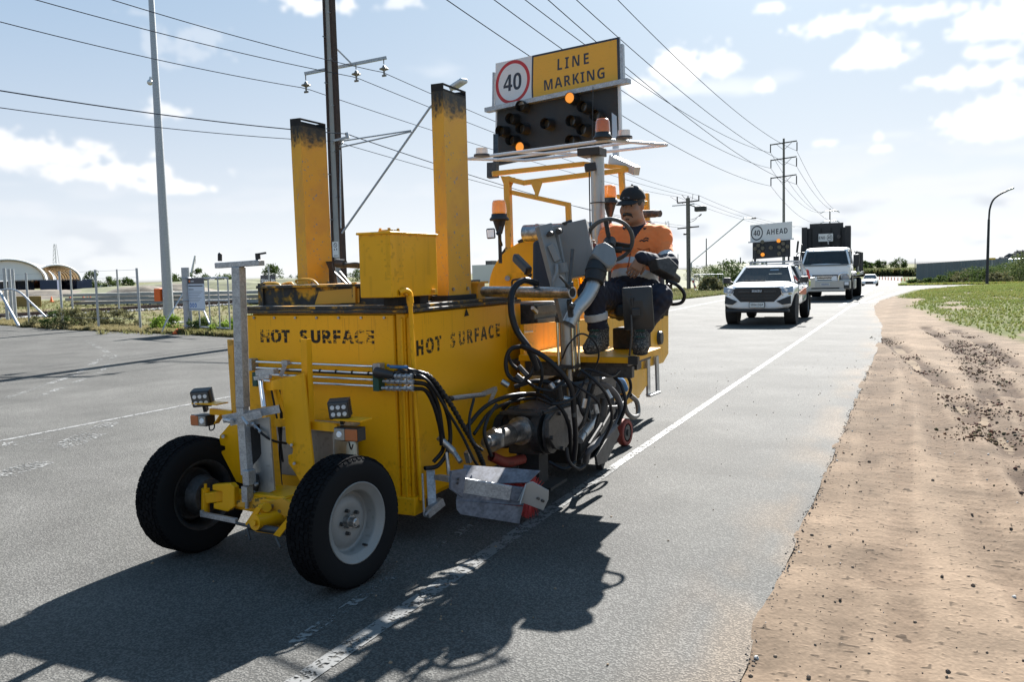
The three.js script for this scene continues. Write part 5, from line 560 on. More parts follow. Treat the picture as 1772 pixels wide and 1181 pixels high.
{ // ---- hood, frame, canopy, beacons, sign ----
  const hc = [[-3.145, 1.425, -7.25][0], 1.44, 0]; const hood = mp('engine_hood', [new THREE.CylinderGeometry(0.44, 0.44, 1.5, 40, 1, false, 0, Math.PI).rotateX(Math.PI / 2).rotateZ(Math.PI / 2 + Math.PI / 2).translate(hc[0], hc[1], -8.0)].map((g) => { g.computeBoundingBox(); return g; }), M.yellow); mp('hood_side', [boxMM(hc[0] - 0.44, hc[0] + 0.44, 1.04, 1.44, -8.75, -7.255)], M.yellow, hood); const hs = []; for (let i = 0; i <= 20; i++) { const t = Math.PI * i / 20; hs.push([hc[0] - Math.cos(t) * 0.442, hc[1] + Math.sin(t) * 0.442, -7.25]); } mp('hood_end', plate([...hs].reverse(), 0.02, 0.003), M.yellow, hood); mp('hood_band', hose(hs.map((p) => add(p, [0, 0.012, -0.12])), 0.02), M.yellow, hood); mp('hood_clamp', [cyl([-3.449, 1.775, -7.3], [-3.4, 1.853, -7.3], 0.02), bar([-3.476, 1.749, -7.28], [-3.418, 1.827, -7.3], 0.03, 0.03)], M.black, hood); mp('hood_clamp', [bar([-3.316, 1.878, -7.35], [-3.234, 1.917, -7.35], 0.04, 0.03), cyl([-3.276, 1.85, -7.35], [-3.257, 1.918, -7.35], 0.015)], M.black, hood); mp('hood_plug', [cyl([-3.397, 1.55, -7.25], [-3.378, 1.551, -7.21], 0.024)], M.galv, hood); mp('hood_lever', [hose([[-3.329, 1.476, -7.2], [-3.312, 1.529, -7.18], [-3.237, 1.543, -7.18]], 0.010)], M.black, hood);
  mp('side_box', [boxMM(-3.56, -3.36, 1.04, 1.80, -7.75, -7.45, 0.006)], M.yellow);
  mp('muffler', [cyl([-3.221, 1.957, -7.272], [-2.414, 1.951, -7.204], 0.075, 0.075, 24), ring([-3.093, 1.956, -7.266], [1, 0, 0.3], 0.076, 0.006)], M.steel); mp('flex_exhaust', [cyl([-2.095, 2.066, -7.141], [-1.953, 2.061, -7.096], 0.032), cyl([-1.962, 2.061, -7.092], [-1.905, 2.057, -7.062], 0.028), cyl([-2.174, 1.976, -7.097], [-2.197, 2.112, -7.098], 0.05)], std({ c: [0.10, 0.085, 0.07], roughness: 0.7, map: wearT }));
  const F = (a, b, w = 0.045) => mp('frame_bar', bar(a, b, w, w, undefined, 0.004), M.oldYellow);
  F([-3.413, 2.486, -7.34], [-3.386, 1.773, -7.29], 0.06); F([-3.583, 2.527, -7.375], [-2.914, 2.635, -8.027]); F([-3.413, 2.465, -7.338], [-3.226, 2.413, -7.309]); F([-3.241, 2.414, -7.303], [-2.378, 2.527, -7.824]); F([-3.382, 2.342, -7.341], [-2.779, 2.188, -7.276], 0.04); F([-2.793, 2.204, -7.271], [-2.781, 1.958, -7.255], 0.045); F([-3.121, 2.421, -7.359], [-3.109, 2.265, -7.296], 0.03); F([-2.46, 2.503, -7.784], [-2.443, 2.253, -7.77], 0.05); F([-2.627, 2.316, -7.69], [-2.192, 2.195, -7.66], 0.04); F([-2.25, 2.3, -7.864], [-2.23, 1.848, -7.833], 0.05); F([-2.914, 2.635, -8.027], [-2.388, 2.533, -7.82]); mp('frame_gusset', plate([[-3.171, 2.415, -7.313], [-3.066, 2.428, -7.363], [-3.095, 2.296, -7.316], [-3.118, 2.297, -7.305]], 0.012), M.oldYellow); mp('frame_gusset', plate([[-3.471, 2.493, -7.313], [-3.345, 2.473, -7.37], [-3.392, 2.347, -7.337], [-3.421, 2.348, -7.324]], 0.012), M.oldYellow);
  mp('board_bracket', [bar([-2.639, 2.66, -8.046], [-2.3, 2.498, -7.747], 0.06, 0.08), bar([-2.692, 3.151, -8.34], [-2.66, 2.606, -8.252], 0.05, 0.05)], M.signBack); mp('board_bracket', [bar([-3.624, 2.642, -7.477], [-3.622, 2.5, -7.465], 0.10, 0.06), bar([-3.777, 2.961, -7.875], [-3.686, 2.594, -7.665], 0.05, 0.05)], M.darkSteel);
  // canopy frame of thin white tube
  const c1 = [-3.392, 2.56, -6.525], c2 = [-2.059, 2.56, -6.217], c3 = [-1.752, 2.56, -6.705], c4 = [-3.045, 2.56, -6.91]; const cf = mp('canopy_frame', [cyl(c1, c2, 0.013), cyl(c2, c3, 0.013), cyl(c3, c4, 0.013), cyl(c4, c1, 0.013), ball(c1, 0.013), ball(c2, 0.013), ball(c3, 0.013), ball(c4, 0.013)], M.whiteTube); mps('canopy_rail', [cyl(mix(c1, c4, 0.5), mix(c2, c3, 0.4), 0.011), cyl(mix(c1, c2, 0.35), mix(c4, c3, 0.45), 0.009)], M.whiteTube, cf);
  const gp = [-2.21, 2.346, -6.393]; mp('canopy_mast', [cyl([gp[0], 1.0, gp[2]], [gp[0], 2.54, gp[2]], 0.052, 0.052, 24)], M.alu); mp('mast_head', [boxMM(gp[0] - 0.12, gp[0] + 0.06, 2.47, 2.53, gp[2] - 0.05, gp[2] + 0.12, 0.004)], M.black); mp('mast_lamp', [bar([-2.247, 2.37, -6.212], [-2.172, 2.381, -6.248], 0.06, 0.06, undefined, 0.006)], M.black); mp('mast_cable', [cyl([gp[0] - 0.06, 1.6, gp[2] + 0.02], [gp[0] - 0.06, 2.4, gp[2] + 0.02], 0.005), ring([gp[0], 2.12, gp[2]], [0, 1, 0], 0.056, 0.004)], M.hose);
  function beacon(base, s, lensMat, stalk) { const b = V(base), q = (y) => [b.x, b.y + y * s, b.z]; const o = mp('beacon', lathe([[0, 0], [0.07 * s, 0], [0.075 * s, 0.012 * s], [0.06 * s, 0.03 * s], [0.058 * s, 0.05 * s], [0, 0.05 * s]], b, [0, 1, 0], 24), M.black); mp('beacon_lens', lathe([[0.054 * s, 0.05 * s], [0.056 * s, 0.07 * s], [0.052 * s, 0.13 * s], [0.044 * s, 0.15 * s], [0.0, 0.155 * s]], b, [0, 1, 0], 24), lensMat, o); if (stalk) mp('beacon_stalk', [cyl(q(0), q(-0.10), 0.05 * s, 0.02 * s), cyl(q(-0.1), q(-stalk), 0.014 * s)], M.black, o); return o; }
  beacon([-2.094, 2.568, -6.189], 0.97, phys({ c: [0.62, 0.15, 0.012], roughness: 0.2, clearcoat: 1, transmission: 0.25, thickness: 0 })); beacon([-3.259, 2.053, -6.821], 1.15, M.beaconLit, 0.32); beacon([-2.17, 2.117, -6.557], 0.98, M.beaconLit, 0.34);
  const clearL = phys({ c: [0.75, 0.70, 0.66], roughness: 0.15, transmission: 0.5, thickness: 0, clearcoat: 1 }); const low = (p) => { const o = mp('clear_beacon', [cyl(p, add(p, [0, 0.015, 0]), 0.062, 0.06, 24)], M.darkSteel); mp('beacon_lens', [cyl(add(p, [0, 0.015, 0]), add(p, [0, 0.06, 0]), 0.046, 0.044, 24)], clearL, o); }; low([-2.948, 2.476, -5.896]); low([-1.966, 2.576, -6.305]);
  mp('side_lamp', [bar([-3.268, 1.932, -6.585], [-3.202, 1.936, -6.616], 0.08, 0.085, undefined, 0.01)], M.black); mp('side_lamp_lens', bar([-3.247, 1.931, -6.553], [-3.194, 1.934, -6.577], 0.01, 0.065), M.lens); mp('lamp_stalk', [cyl([-3.237, 1.93, -6.71], [-3.206, 1.959, -6.727], 0.012), hose([[-3.206, 1.998, -6.73], [-3.214, 1.92, -6.719], [-3.239, 1.839, -6.812]], 0.012)], M.black);
  mp('aerial', cyl([-2.638, 3.253, -7.545], [-2.637, 2.709, -7.498], 0.003), M.black);
  // sign and arrow board
  const TL = [-4.055, 3.823, -8.5], TR = [-2.621, 3.862, -8.3], BR = [-2.616, 3.432, -8.3], BL = [-4.076, 3.36, -8.5], sgn = (g, m, n, l, k) => mp(n, g, m, machine, l, k); const nrm = V(TR).sub(V(TL)).cross(V(TL).sub(V(BL))).normalize(); const off = (p, d) => V(p).addScaledVector(nrm, d); const at = (u, v, d = 0) => { const p = V(mix(mix(TL, TR, u), mix(BL, BR, u), v)); return p.addScaledVector(nrm, d); };
  const sign = sgn(plate([off(TL, 0), off(BL, 0), off(BR, 0), off(TR, 0)], 0.02), M.signBack, 'message_sign', 'speed limit and LINE MARKING sign above the arrow board');
  const art = canvasTex(1400, 460, (x, W, H) => {
    x.fillStyle = 'rgb(206,206,208)'; x.fillRect(0, 0, W, H); x.lineWidth = 34; x.strokeStyle = 'rgb(176,36,40)'; x.beginPath(); x.ellipse(212, 228, 190, 205, 0, 0, 6.3); x.stroke(); x.fillStyle = 'rgb(34,38,52)'; x.textAlign = 'center'; x.save(); x.translate(212, 312); x.scale(0.86, 1); x.font = 'bold 236px sans-serif'; x.fillText('40', 0, 0); x.restore();
    x.fillStyle = 'rgb(34,38,52)'; x.fillRect(438, 0, W - 438, H); x.fillStyle = 'rgb(214,158,40)'; x.fillRect(456, 20, W - 456 - 28, H - 40); x.fillStyle = 'rgb(34,38,52)'; x.font = 'bold 156px sans-serif'; const spaced = (s, cx, y, sp) => { const w = [...s].map((c) => x.measureText(c).width * 0.84 + sp), t = w.reduce((a, b) => a + b, 0); let px = cx - t / 2; x.textAlign = 'left'; [...s].forEach((c, i) => { x.save(); x.translate(px, y); x.scale(0.84, 1); x.fillText(c, 0, 0); x.restore(); px += w[i]; }); }; spaced('LINE', 915, 200, 22); spaced('MARKING', 915, 385, 10);
    const r = rng(9); for (let i = 0; i < 500; i++) { x.fillStyle = 'rgba(70,60,40,0.06)'; x.fillRect(W * r(), H * r(), 3 + 30 * r(), 2 + 4 * r()); }
  });
  mp('sign_face', quadFace(at(0, 0, 0.004), at(1, 0, 0.004), at(1, 1, 0.004), at(0, 1, 0.004)), std({ map: art, roughness: 0.4 }), sign, undefined, true);
  mp('sign_edge', [bar(at(-0.012, 0.2, 0), at(-0.012, 1.02, 0), 0.02, 0.05), bar(at(1.016, 0.18, 0), at(1.016, 1.02, 0), 0.03, 0.06)], M.galv, sign); mp('sign_rail', [bar(at(-0.06, 1.035, 0.03), at(1.07, 1.035, 0.03), 0.09, 0.045)], M.galv, sign);
  const bt = (u, v, d = 0) => at(lerp(0.018, 0.972, u), 1.08 + v * 1.235, d); const ab = mp('arrow_board', plate([bt(0, 0), bt(0, 1), bt(1, 1), bt(1, 0)], 0.04), M.blackBoard); mp('board_edge', [bar(bt(1.012, 0, -0.02), bt(1.012, 1, -0.02), 0.02, 0.05), bar(bt(-0.01, 0, -0.02), bt(-0.01, 1, -0.02), 0.015, 0.045)], M.signBack, ab);
  const lensOff = phys({ c: [0.05, 0.042, 0.03], roughness: 0.25, clearcoat: 0.5 }); const lamps = [[[-3.69, 3.32, -8.45], 0], [[-3.819, 3.207, -8.45], 0], [[-3.95, 3.093, -8.45], 0], [[-3.825, 2.986, -8.45], 0], [[-3.696, 3.094, -8.45], 0], [[-3.401, 3.108, -8.4], 0], [[-3.11, 3.102, -8.35], 0], [[-2.978, 3.226, -8.35], 0], [[-3.118, 3.326, -8.35], 1], [[-2.839, 3.125, -8.33], 0], [[-2.988, 3.005, -8.35], 0], [[-3.12, 2.908, -8.35], 0], [[-3.707, 2.898, -8.45], 1]];
  for (const [p, on] of lamps) { const q = V(p), a = q.clone(), d = V(at(0.5, 1.5)), k = a.clone().sub(d).dot(nrm); a.addScaledVector(nrm, -k + 0.001); const vis = mp('lamp_hood', [cyl(a, a.clone().addScaledVector(nrm, 0.13).add(new THREE.Vector3(0, -0.004, 0)), 0.06, 0.055, 22, true), ring(a.clone().addScaledVector(nrm, 0.004), nrm, 0.06, 0.005)], std({ c: [0.016, 0.016, 0.017], roughness: 0.5, side: THREE.DoubleSide }), ab); const f = on ? 0.118 : 0.05; mp('lamp_lens', [cyl(a.clone().addScaledVector(nrm, f - 0.02), a.clone().addScaledVector(nrm, f), 0.053, 0.05, 20)], on ? M.amberLit : lensOff, vis); }
}


// ================= PEOPLE =================
function surfaceNets(sdf, lo, hi, cell) {
  const nx = Math.ceil((hi[0] - lo[0]) / cell) + 1, ny = Math.ceil((hi[1] - lo[1]) / cell) + 1, nz = Math.ceil((hi[2] - lo[2]) / cell) + 1, f = new Float32Array(nx * ny * nz), id = (i, j, k) => i + nx * (j + ny * k);
  for (let k = 0; k < nz; k++) for (let j = 0; j < ny; j++) for (let i = 0; i < nx; i++) f[id(i, j, k)] = sdf(lo[0] + i * cell, lo[1] + j * cell, lo[2] + k * cell);
  const vid = new Int32Array(nx * ny * nz).fill(-1), P = [], I = [];
  for (let k = 0; k < nz - 1; k++) for (let j = 0; j < ny - 1; j++) for (let i = 0; i < nx - 1; i++) {
    let sx = 0, sy = 0, sz = 0, n = 0; const v = [0, 1, 2, 3, 4, 5, 6, 7].map((c) => f[id(i + (c & 1), j + ((c >> 1) & 1), k + (c >> 2))]); let m = 0; for (let c = 0; c < 8; c++) if (v[c] < 0) m |= 1 << c; if (m === 0 || m === 255) continue;
    for (const [a, b] of [[0, 1], [2, 3], [4, 5], [6, 7], [0, 2], [1, 3], [4, 6], [5, 7], [0, 4], [1, 5], [2, 6], [3, 7]]) { if ((v[a] < 0) === (v[b] < 0)) continue; const t = v[a] / (v[a] - v[b]); sx += lerp(a & 1, b & 1, t); sy += lerp((a >> 1) & 1, (b >> 1) & 1, t); sz += lerp(a >> 2, b >> 2, t); n++; }
    vid[id(i, j, k)] = P.length / 3; P.push(lo[0] + (i + sx / n) * cell, lo[1] + (j + sy / n) * cell, lo[2] + (k + sz / n) * cell);
  }
  const q = (a, b, c, d, fl) => { if (a < 0 || b < 0 || c < 0 || d < 0) return; if (fl) I.push(a, b, c, a, c, d); else I.push(a, c, b, a, d, c); };
  for (let k = 1; k < nz - 1; k++) for (let j = 1; j < ny - 1; j++) for (let i = 1; i < nx - 1; i++) { const o = f[id(i, j, k)] < 0; if (o !== f[id(i + 1, j, k)] < 0) q(vid[id(i, j - 1, k - 1)], vid[id(i, j, k - 1)], vid[id(i, j, k)], vid[id(i, j - 1, k)], o); if (o !== f[id(i, j + 1, k)] < 0) q(vid[id(i - 1, j, k - 1)], vid[id(i - 1, j, k)], vid[id(i, j, k)], vid[id(i, j, k - 1)], o); if (o !== f[id(i, j, k + 1)] < 0) q(vid[id(i - 1, j - 1, k)], vid[id(i, j - 1, k)], vid[id(i, j, k)], vid[id(i - 1, j, k)], o); }
  const g = new THREE.BufferGeometry(); g.setAttribute('position', new THREE.Float32BufferAttribute(P, 3)); g.setIndex(I); g.computeVertexNormals(); return g;
}
const smin = (a, b, k) => { const h = Math.max(k - Math.abs(a - b), 0) / k; return Math.min(a, b) - h * h * k * 0.25; };
function capD(x, y, z, a, b, ra, rb) { const bx = b[0] - a[0], by = b[1] - a[1], bz = b[2] - a[2], px = x - a[0], py = y - a[1], pz = z - a[2]; const t = Math.max(0, Math.min(1, (px * bx + py * by + pz * bz) / (bx * bx + by * by + bz * bz + 1e-9))); return Math.hypot(px - bx * t, py - by * t, pz - bz * t) - lerp(ra, rb, t); }
function ellD(x, y, z, c, r) { const a = (x - c[0]) / r[0], b = (y - c[1]) / r[1], d = (z - c[2]) / r[2], k = Math.hypot(a, b, d), k2 = Math.hypot(a / r[0], b / r[1], d / r[2]); return k2 < 1e-6 ? -Math.min(...r) : k * (k - 1) / k2; }
const bonesD = (bones, k) => (x, y, z) => { let d = 9; for (const b of bones) d = smin(d, capD(x, y, z, b[0], b[1], b[2], b[3]), b[4] || k); return d; };
function boundsOf(bones, pad) { const lo = [9e9, 9e9, 9e9], hi = [-9e9, -9e9, -9e9]; for (const b of bones) for (const e of [[b[0], b[2]], [b[1], b[3]]]) for (let i = 0; i < 3; i++) { lo[i] = Math.min(lo[i], e[0][i] - e[1] - pad); hi[i] = Math.max(hi[i], e[0][i] + e[1] + pad); } return [lo, hi]; }
const wrinkle = (x, y, z, s = 1) => 0.0045 * s * (Math.sin(x * 46 + y * 61 + Math.sin(z * 40) * 1.7) * Math.sin(y * 38 - z * 52 + Math.sin(x * 33) * 2) + 0.6 * Math.sin(x * 95 - y * 70 + z * 40));
// local frame from forward and up
function frame(o, fwd, up) { const z = V(fwd).normalize(), x = V(up).cross(z).normalize(), y = z.clone().cross(x); const m = new THREE.Matrix4().makeBasis(x, y, z); m.setPosition(V(o)); return m; }
function headSDF(x, y, z) {
  let d = ellD(x, y, z, [0, 0.035, -0.012], [0.077, 0.092, 0.097]); const ax = Math.abs(x);
  d = smin(d, ellD(x, y, z, [0, -0.045, 0.015], [0.069, 0.075, 0.078]), 0.04); d = smin(d, ellD(x, y, z, [0, -0.098, 0.05], [0.036, 0.026, 0.034]), 0.04); d = smin(d, ellD(ax, y, z, [0.042, -0.03, 0.055], [0.03, 0.034, 0.03]), 0.025); d = smin(d, ellD(ax, y, z, [0.046, -0.085, 0.02], [0.028, 0.032, 0.04]), 0.03);
  d = smin(d, capD(ax, y, z, [0.008, 0.032, 0.086], [0.042, 0.034, 0.070], 0.012, 0.011), 0.018); d = Math.max(d, -smin(ellD(ax, y, z, [0.033, 0.010, 0.094], [0.019, 0.012, 0.016]), 9, 0.01)); d = smin(d, ellD(ax, y, z, [0.033, 0.011, 0.072], [0.016, 0.010, 0.012]), 0.006);
  d = smin(d, capD(x, y, z, [0, 0.018, 0.086], [0, -0.026, 0.107], 0.010, 0.015), 0.014); d = smin(d, ellD(ax, y, z, [0.014, -0.032, 0.094], [0.010, 0.009, 0.012]), 0.010); d = smin(d, capD(ax, y, z, [0, -0.066, 0.090], [0.024, -0.069, 0.078], 0.008, 0.005), 0.010); d = smin(d, capD(ax, y, z, [0, -0.077, 0.088], [0.018, -0.077, 0.078], 0.009, 0.006), 0.008);
  d = smin(d, ellD(ax, y, z, [0.079, 0.0, -0.008], [0.010, 0.031, 0.020]), 0.012); return d;
}
function person(label, group, J, look, up, opt) {
  const base = J.base, o = thing('person', label, 'person', base, group), cell = opt.cell || 0.012, fine = opt.fine || 0.004;
  const HM = frame(J.head, look, up), HI = HM.clone().invert(), tv = new THREE.Vector3();
  const toHead = (f) => (x, y, z) => { tv.set(x, y, z).applyMatrix4(HI); return f(tv.x, tv.y, tv.z); };
  const hb = (r) => [[J.head[0] - r, J.head[1] - r, J.head[2] - r], [J.head[0] + r, J.head[1] + r, J.head[2] + r]];
  const M3 = mix(J.neck, J.head, 0.4); const neck = [[J.neck, M3, 0.066, 0.06], [M3, J.head, 0.06, 0.05]];
  const torso = [[J.hipL, J.hipR, 0.13, 0.13], [J.pelvis, J.belly, 0.14, 0.15], [J.belly, J.chest, 0.15, 0.14], [J.shL, J.shR, 0.066, 0.066], [J.chest, J.neck, 0.14, 0.07], [J.shL, J.chest, 0.066, 0.13], [J.shR, J.chest, 0.066, 0.13]];
  const arms = [[J.shL, J.elL, 0.06, 0.05], [J.elL, J.wrL, 0.046, 0.034], [J.shR, J.elR, 0.06, 0.05], [J.elR, J.wrR, 0.046, 0.034]];
  const legs = [[J.hipL, J.knL, 0.10, 0.068], [J.knL, J.anL, 0.066, 0.05], [J.hipR, J.knR, 0.10, 0.068], [J.knR, J.anR, 0.066, 0.05]];
  // hands
  const hand = (wr, dir, nrm, curl, thumbSide) => { const d = V(dir).normalize(), n = V(nrm).sub(d.clone().multiplyScalar(V(nrm).dot(d))).normalize(), s = d.clone().cross(n).multiplyScalar(thumbSide); const P = (a, b, c) => V(wr).addScaledVector(d, a).addScaledVector(s, b).addScaledVector(n, c).toArray(); const B = []; for (const b of [-0.03, -0.01, 0.01, 0.03]) B.push([P(0.0, b * 0.6, 0), P(0.085, b, 0), 0.017, 0.014]); const len = [0.062, 0.078, 0.084, 0.076]; [-0.033, -0.011, 0.011, 0.033].forEach((b, i) => { let a0 = 0, p = [0.085, b, 0]; for (let k = 0; k < 3; k++) { a0 += curl[k] * (1 + 0.08 * (i - 1.5)); const L = len[i] * [0.45, 0.31, 0.24][k], q = [p[0] + Math.cos(a0) * L, p[1] * 1.02, p[2] + Math.sin(a0) * L]; B.push([P(...p), P(...q), 0.0095 - 0.0008 * k, 0.0088 - 0.0008 * k, 0.004]); p = q; } }); B.push([P(0.02, 0.03, 0.005), P(0.055, 0.058, 0.018), 0.014, 0.0115, 0.012]); B.push([P(0.055, 0.058, 0.018), P(0.095, 0.062, 0.034), 0.0115, 0.009, 0.006]); return B; };
  const hl = hand(J.wrL, J.handL, J.palmL, opt.curlL || [0.5, 0.5, 0.3], 1), hr = hand(J.wrR, J.handR, J.palmR, opt.curlR || [1.0, 1.0, 0.6], -1);
  const inner = torso.concat(arms, legs, neck).map((b) => [b[0], b[1], b[2] * 0.86, b[3] * 0.86]); const [bl, bh] = boundsOf(inner, 0.03); const gs = [surfaceNets(bonesD(inner, 0.05), bl, bh, cell * 1.3)];
  gs.push(surfaceNets((x, y, z) => smin(toHead(headSDF)(x, y, z), bonesD(neck, 0.02)(x, y, z), 0.03), ...hb(0.17), fine)); for (const h of [hl, hr]) { const [a, b] = boundsOf(h, 0.01); gs.push(surfaceNets(bonesD(h, 0.009), a, b, fine)); }
  part('body', gs, opt.skin, o);
  const shirtB = torso.slice(1).concat(arms).map((b, i) => [b[0], b[1], b[2] + 0.010, b[3] + (i > 5 ? 0.014 : 0.010)]); const raw = bonesD(shirtB, 0.06); const shirt = (x, y, z) => raw(x, y, z) + wrinkle(x, y, z, opt.wr || 1); const upv = V(J.chest).sub(V(J.belly)).normalize(), cf = V(J.front).normalize(); const hN = (x, y, z) => (x - J.belly[0]) * upv.x + (y - J.belly[1]) * upv.y + (z - J.belly[2]) * upv.z; const Lsp = V(J.chest).distanceTo(V(J.belly));
  const side = V(J.shL).sub(V(J.shR)).normalize(); const nk = (x, y, z) => { const dx = x - J.neck[0], dy = y - J.neck[1], dz = z - J.neck[2], u = dx * side.x + dy * side.y + dz * side.z, v = dx * upv.x + dy * upv.y + dz * upv.z, w = dx * cf.x + dy * cf.y + dz * cf.z; return w > -0.02 ? Math.abs(u) - Math.max(0, 0.052 + v * 0.42) : 1; };
  const cuffL = (x, y, z) => { const d = V(J.wrL).sub(V(J.elL)).normalize(); return (x - J.wrL[0]) * d.x + (y - J.wrL[1]) * d.y + (z - J.wrL[2]) * d.z + 0.012; };
  const upperL = (x, y, z) => { const d = V(J.elL).sub(V(J.shL)), L2 = d.lengthSq(); return ((x - J.shL[0]) * d.x + (y - J.shL[1]) * d.y + (z - J.shL[2]) * d.z) / L2; };
  const [sl, shh] = boundsOf(shirtB, 0.02);
  const armL = bonesD([[J.shL, J.elL, 0.08, 0.064], [J.elL, J.wrL, 0.064, 0.05]], 0.03), armR = bonesD([[J.shR, J.elR, 0.08, 0.064], [J.elR, J.wrR, 0.064, 0.05]], 0.03), trunk = bonesD(torso.map((b) => [b[0], b[1], b[2] + 0.01, b[3] + 0.01]), 0.06);
  const dElL = V(J.elL).sub(V(J.shL)).normalize(), dElR = V(J.elR).sub(V(J.shR)).normalize(); const alongL = (x, y, z) => (x - J.elL[0]) * dElL.x + (y - J.elL[1]) * dElL.y + (z - J.elL[2]) * dElL.z, alongR = (x, y, z) => (x - J.elR[0]) * dElR.x + (y - J.elR[1]) * dElR.y + (z - J.elR[2]) * dElR.z;
  const onArm = (x, y, z) => Math.min(armL(x, y, z), armR(x, y, z)) < trunk(x, y, z); const aL = (x, y, z) => (armL(x, y, z) < armR(x, y, z) ? alongL(x, y, z) : alongR(x, y, z));
  // one cloth surface, cut into its dyed panels
  const cls = (x, y, z) => { if (onArm(x, y, z)) { const a = aL(x, y, z); return a < -0.085 ? 0 : a < -0.035 ? 1 : 2; } const h = hN(x, y, z); return h > 0.105 ? 0 : h > 0.055 ? 1 : h > 0.015 ? 0 : h > -0.045 ? 1 : 2; };
  const g = surfaceNets((x, y, z) => Math.max(shirt(x, y, z), -nk(x, y, z) * 0.9), sl, shh, opt.shirtCell || 0.008); const pos = g.attributes.position, buckets = [[], [], []], ix = g.index.array; for (let i = 0; i < ix.length; i += 3) { const a = ix[i], b = ix[i + 1], c = ix[i + 2], x = (pos.getX(a) + pos.getX(b) + pos.getX(c)) / 3, y = (pos.getY(a) + pos.getY(b) + pos.getY(c)) / 3, z = (pos.getZ(a) + pos.getZ(b) + pos.getZ(c)) / 3; buckets[cls(x, y, z)].push(a, b, c); } const sub = (k) => { const q = g.clone(); q.setIndex(buckets[k]); return q; };
  const s = part('shirt', sub(0), opt.hi, o); if (buckets[2].length) part('shirt_lower', sub(2), opt.navy, s); if (buckets[1].length) part('reflective_band', sub(1), opt.band, s);
  part('undershirt', surfaceNets((x, y, z) => Math.max(bonesD(torso.slice(1).map((b) => [b[0], b[1], b[2] + 0.004, b[3] + 0.004]), 0.06)(x, y, z), nk(x, y, z) - 0.03), ...boundsOf(torso.slice(3), 0.02), 0.012), opt.navy, s);
  const onShirt = (u, v, lift = 0.003) => { const p = V(J.chest).addScaledVector(side, u).addScaledVector(upv, v).addScaledVector(cf, 0.4); for (let i = 0; i < 60; i++) { const d = shirt(p.x, p.y, p.z); if (d < lift) break; p.addScaledVector(cf, -Math.max(0.002, d * 0.7)); } return p; };
  if (opt.marks) { const along = (pts, n = 10) => { const q = []; for (let k = 0; k < pts.length - 1; k++) for (let i = 0; i < n; i++) q.push(onShirt(lerp(pts[k][0], pts[k + 1][0], i / n), lerp(pts[k][1], pts[k + 1][1], i / n))); return q; }; const dk = std({ c: [0.42, 0.085, 0.015], roughness: 0.9 }); part('placket', hose(along([[0.004, 0.035], [0.0, -0.24]]), 0.004, 6), dk, s); for (const e of [-1, 1]) part('pocket_seam', hose(along([[e * 0.05, -0.01], [e * 0.09, -0.025], [e * 0.13, -0.01], [e * 0.13, -0.10]]), 0.0035, 6), dk, s); for (const [u, v] of [[0.0, -0.06], [0.0, -0.15], [0.09, -0.028], [-0.09, -0.028]]) part('button', ball(onShirt(u, v), 0.006), M.black, s); part('chest_logo', [hose(along([[0.06, 0.045], [0.075, 0.052], [0.09, 0.045], [0.105, 0.053], [0.12, 0.046]], 5), 0.005, 6), hose(along([[0.085, 0.06], [0.10, 0.072], [0.115, 0.068], [0.118, 0.058]], 5), 0.004, 6)], M.black, s); }
  const col = []; for (let i = 0; i <= 16; i++) { const a = lerp(-2.5, 2.5, i / 16), c = Math.cos(a), q = Math.sin(a); const rr = 0.088; col.push(V(J.neck).addScaledVector(cf, -c * rr * 1.0 + (Math.abs(a) > 2 ? 0.01 : 0)).addScaledVector(side, q * rr * 1.1).addScaledVector(upv, 0.055 - 0.06 * sstep(0.8, 2.5, Math.abs(a)))); } part('collar', [hose(col, 0.021, 8)].map((h) => h), opt.navy, s);
  const trB = legs.concat([[J.hipL, J.hipR, 0.13, 0.13], [J.pelvis, J.belly, 0.145, 0.15]]).map((b) => [b[0], b[1], b[2] + 0.014, b[3] + 0.018]); const tr = bonesD(trB, 0.06); const t = part('trousers', surfaceNets((x, y, z) => Math.max(tr(x, y, z) + wrinkle(x, y, z, 1.4), hN(x, y, z) + 0.03), ...boundsOf(trB, 0.02), opt.shirtCell || 0.010), opt.navy, o);
  if (opt.legBand) { const d = V(J.anR).sub(V(J.knR)).normalize(), c0 = V(J.knR).lerp(V(J.anR), 0.62); part('reflective_band', surfaceNets((x, y, z) => Math.max(capD(x, y, z, J.knR, J.anR, 0.086, 0.073) - 0.004, Math.abs((x - c0.x) * d.x + (y - c0.y) * d.y + (z - c0.z) * d.z) - 0.026), ...boundsOf([[J.knR, J.anR, 0.1, 0.1]], 0.02), 0.007), opt.band, t); }
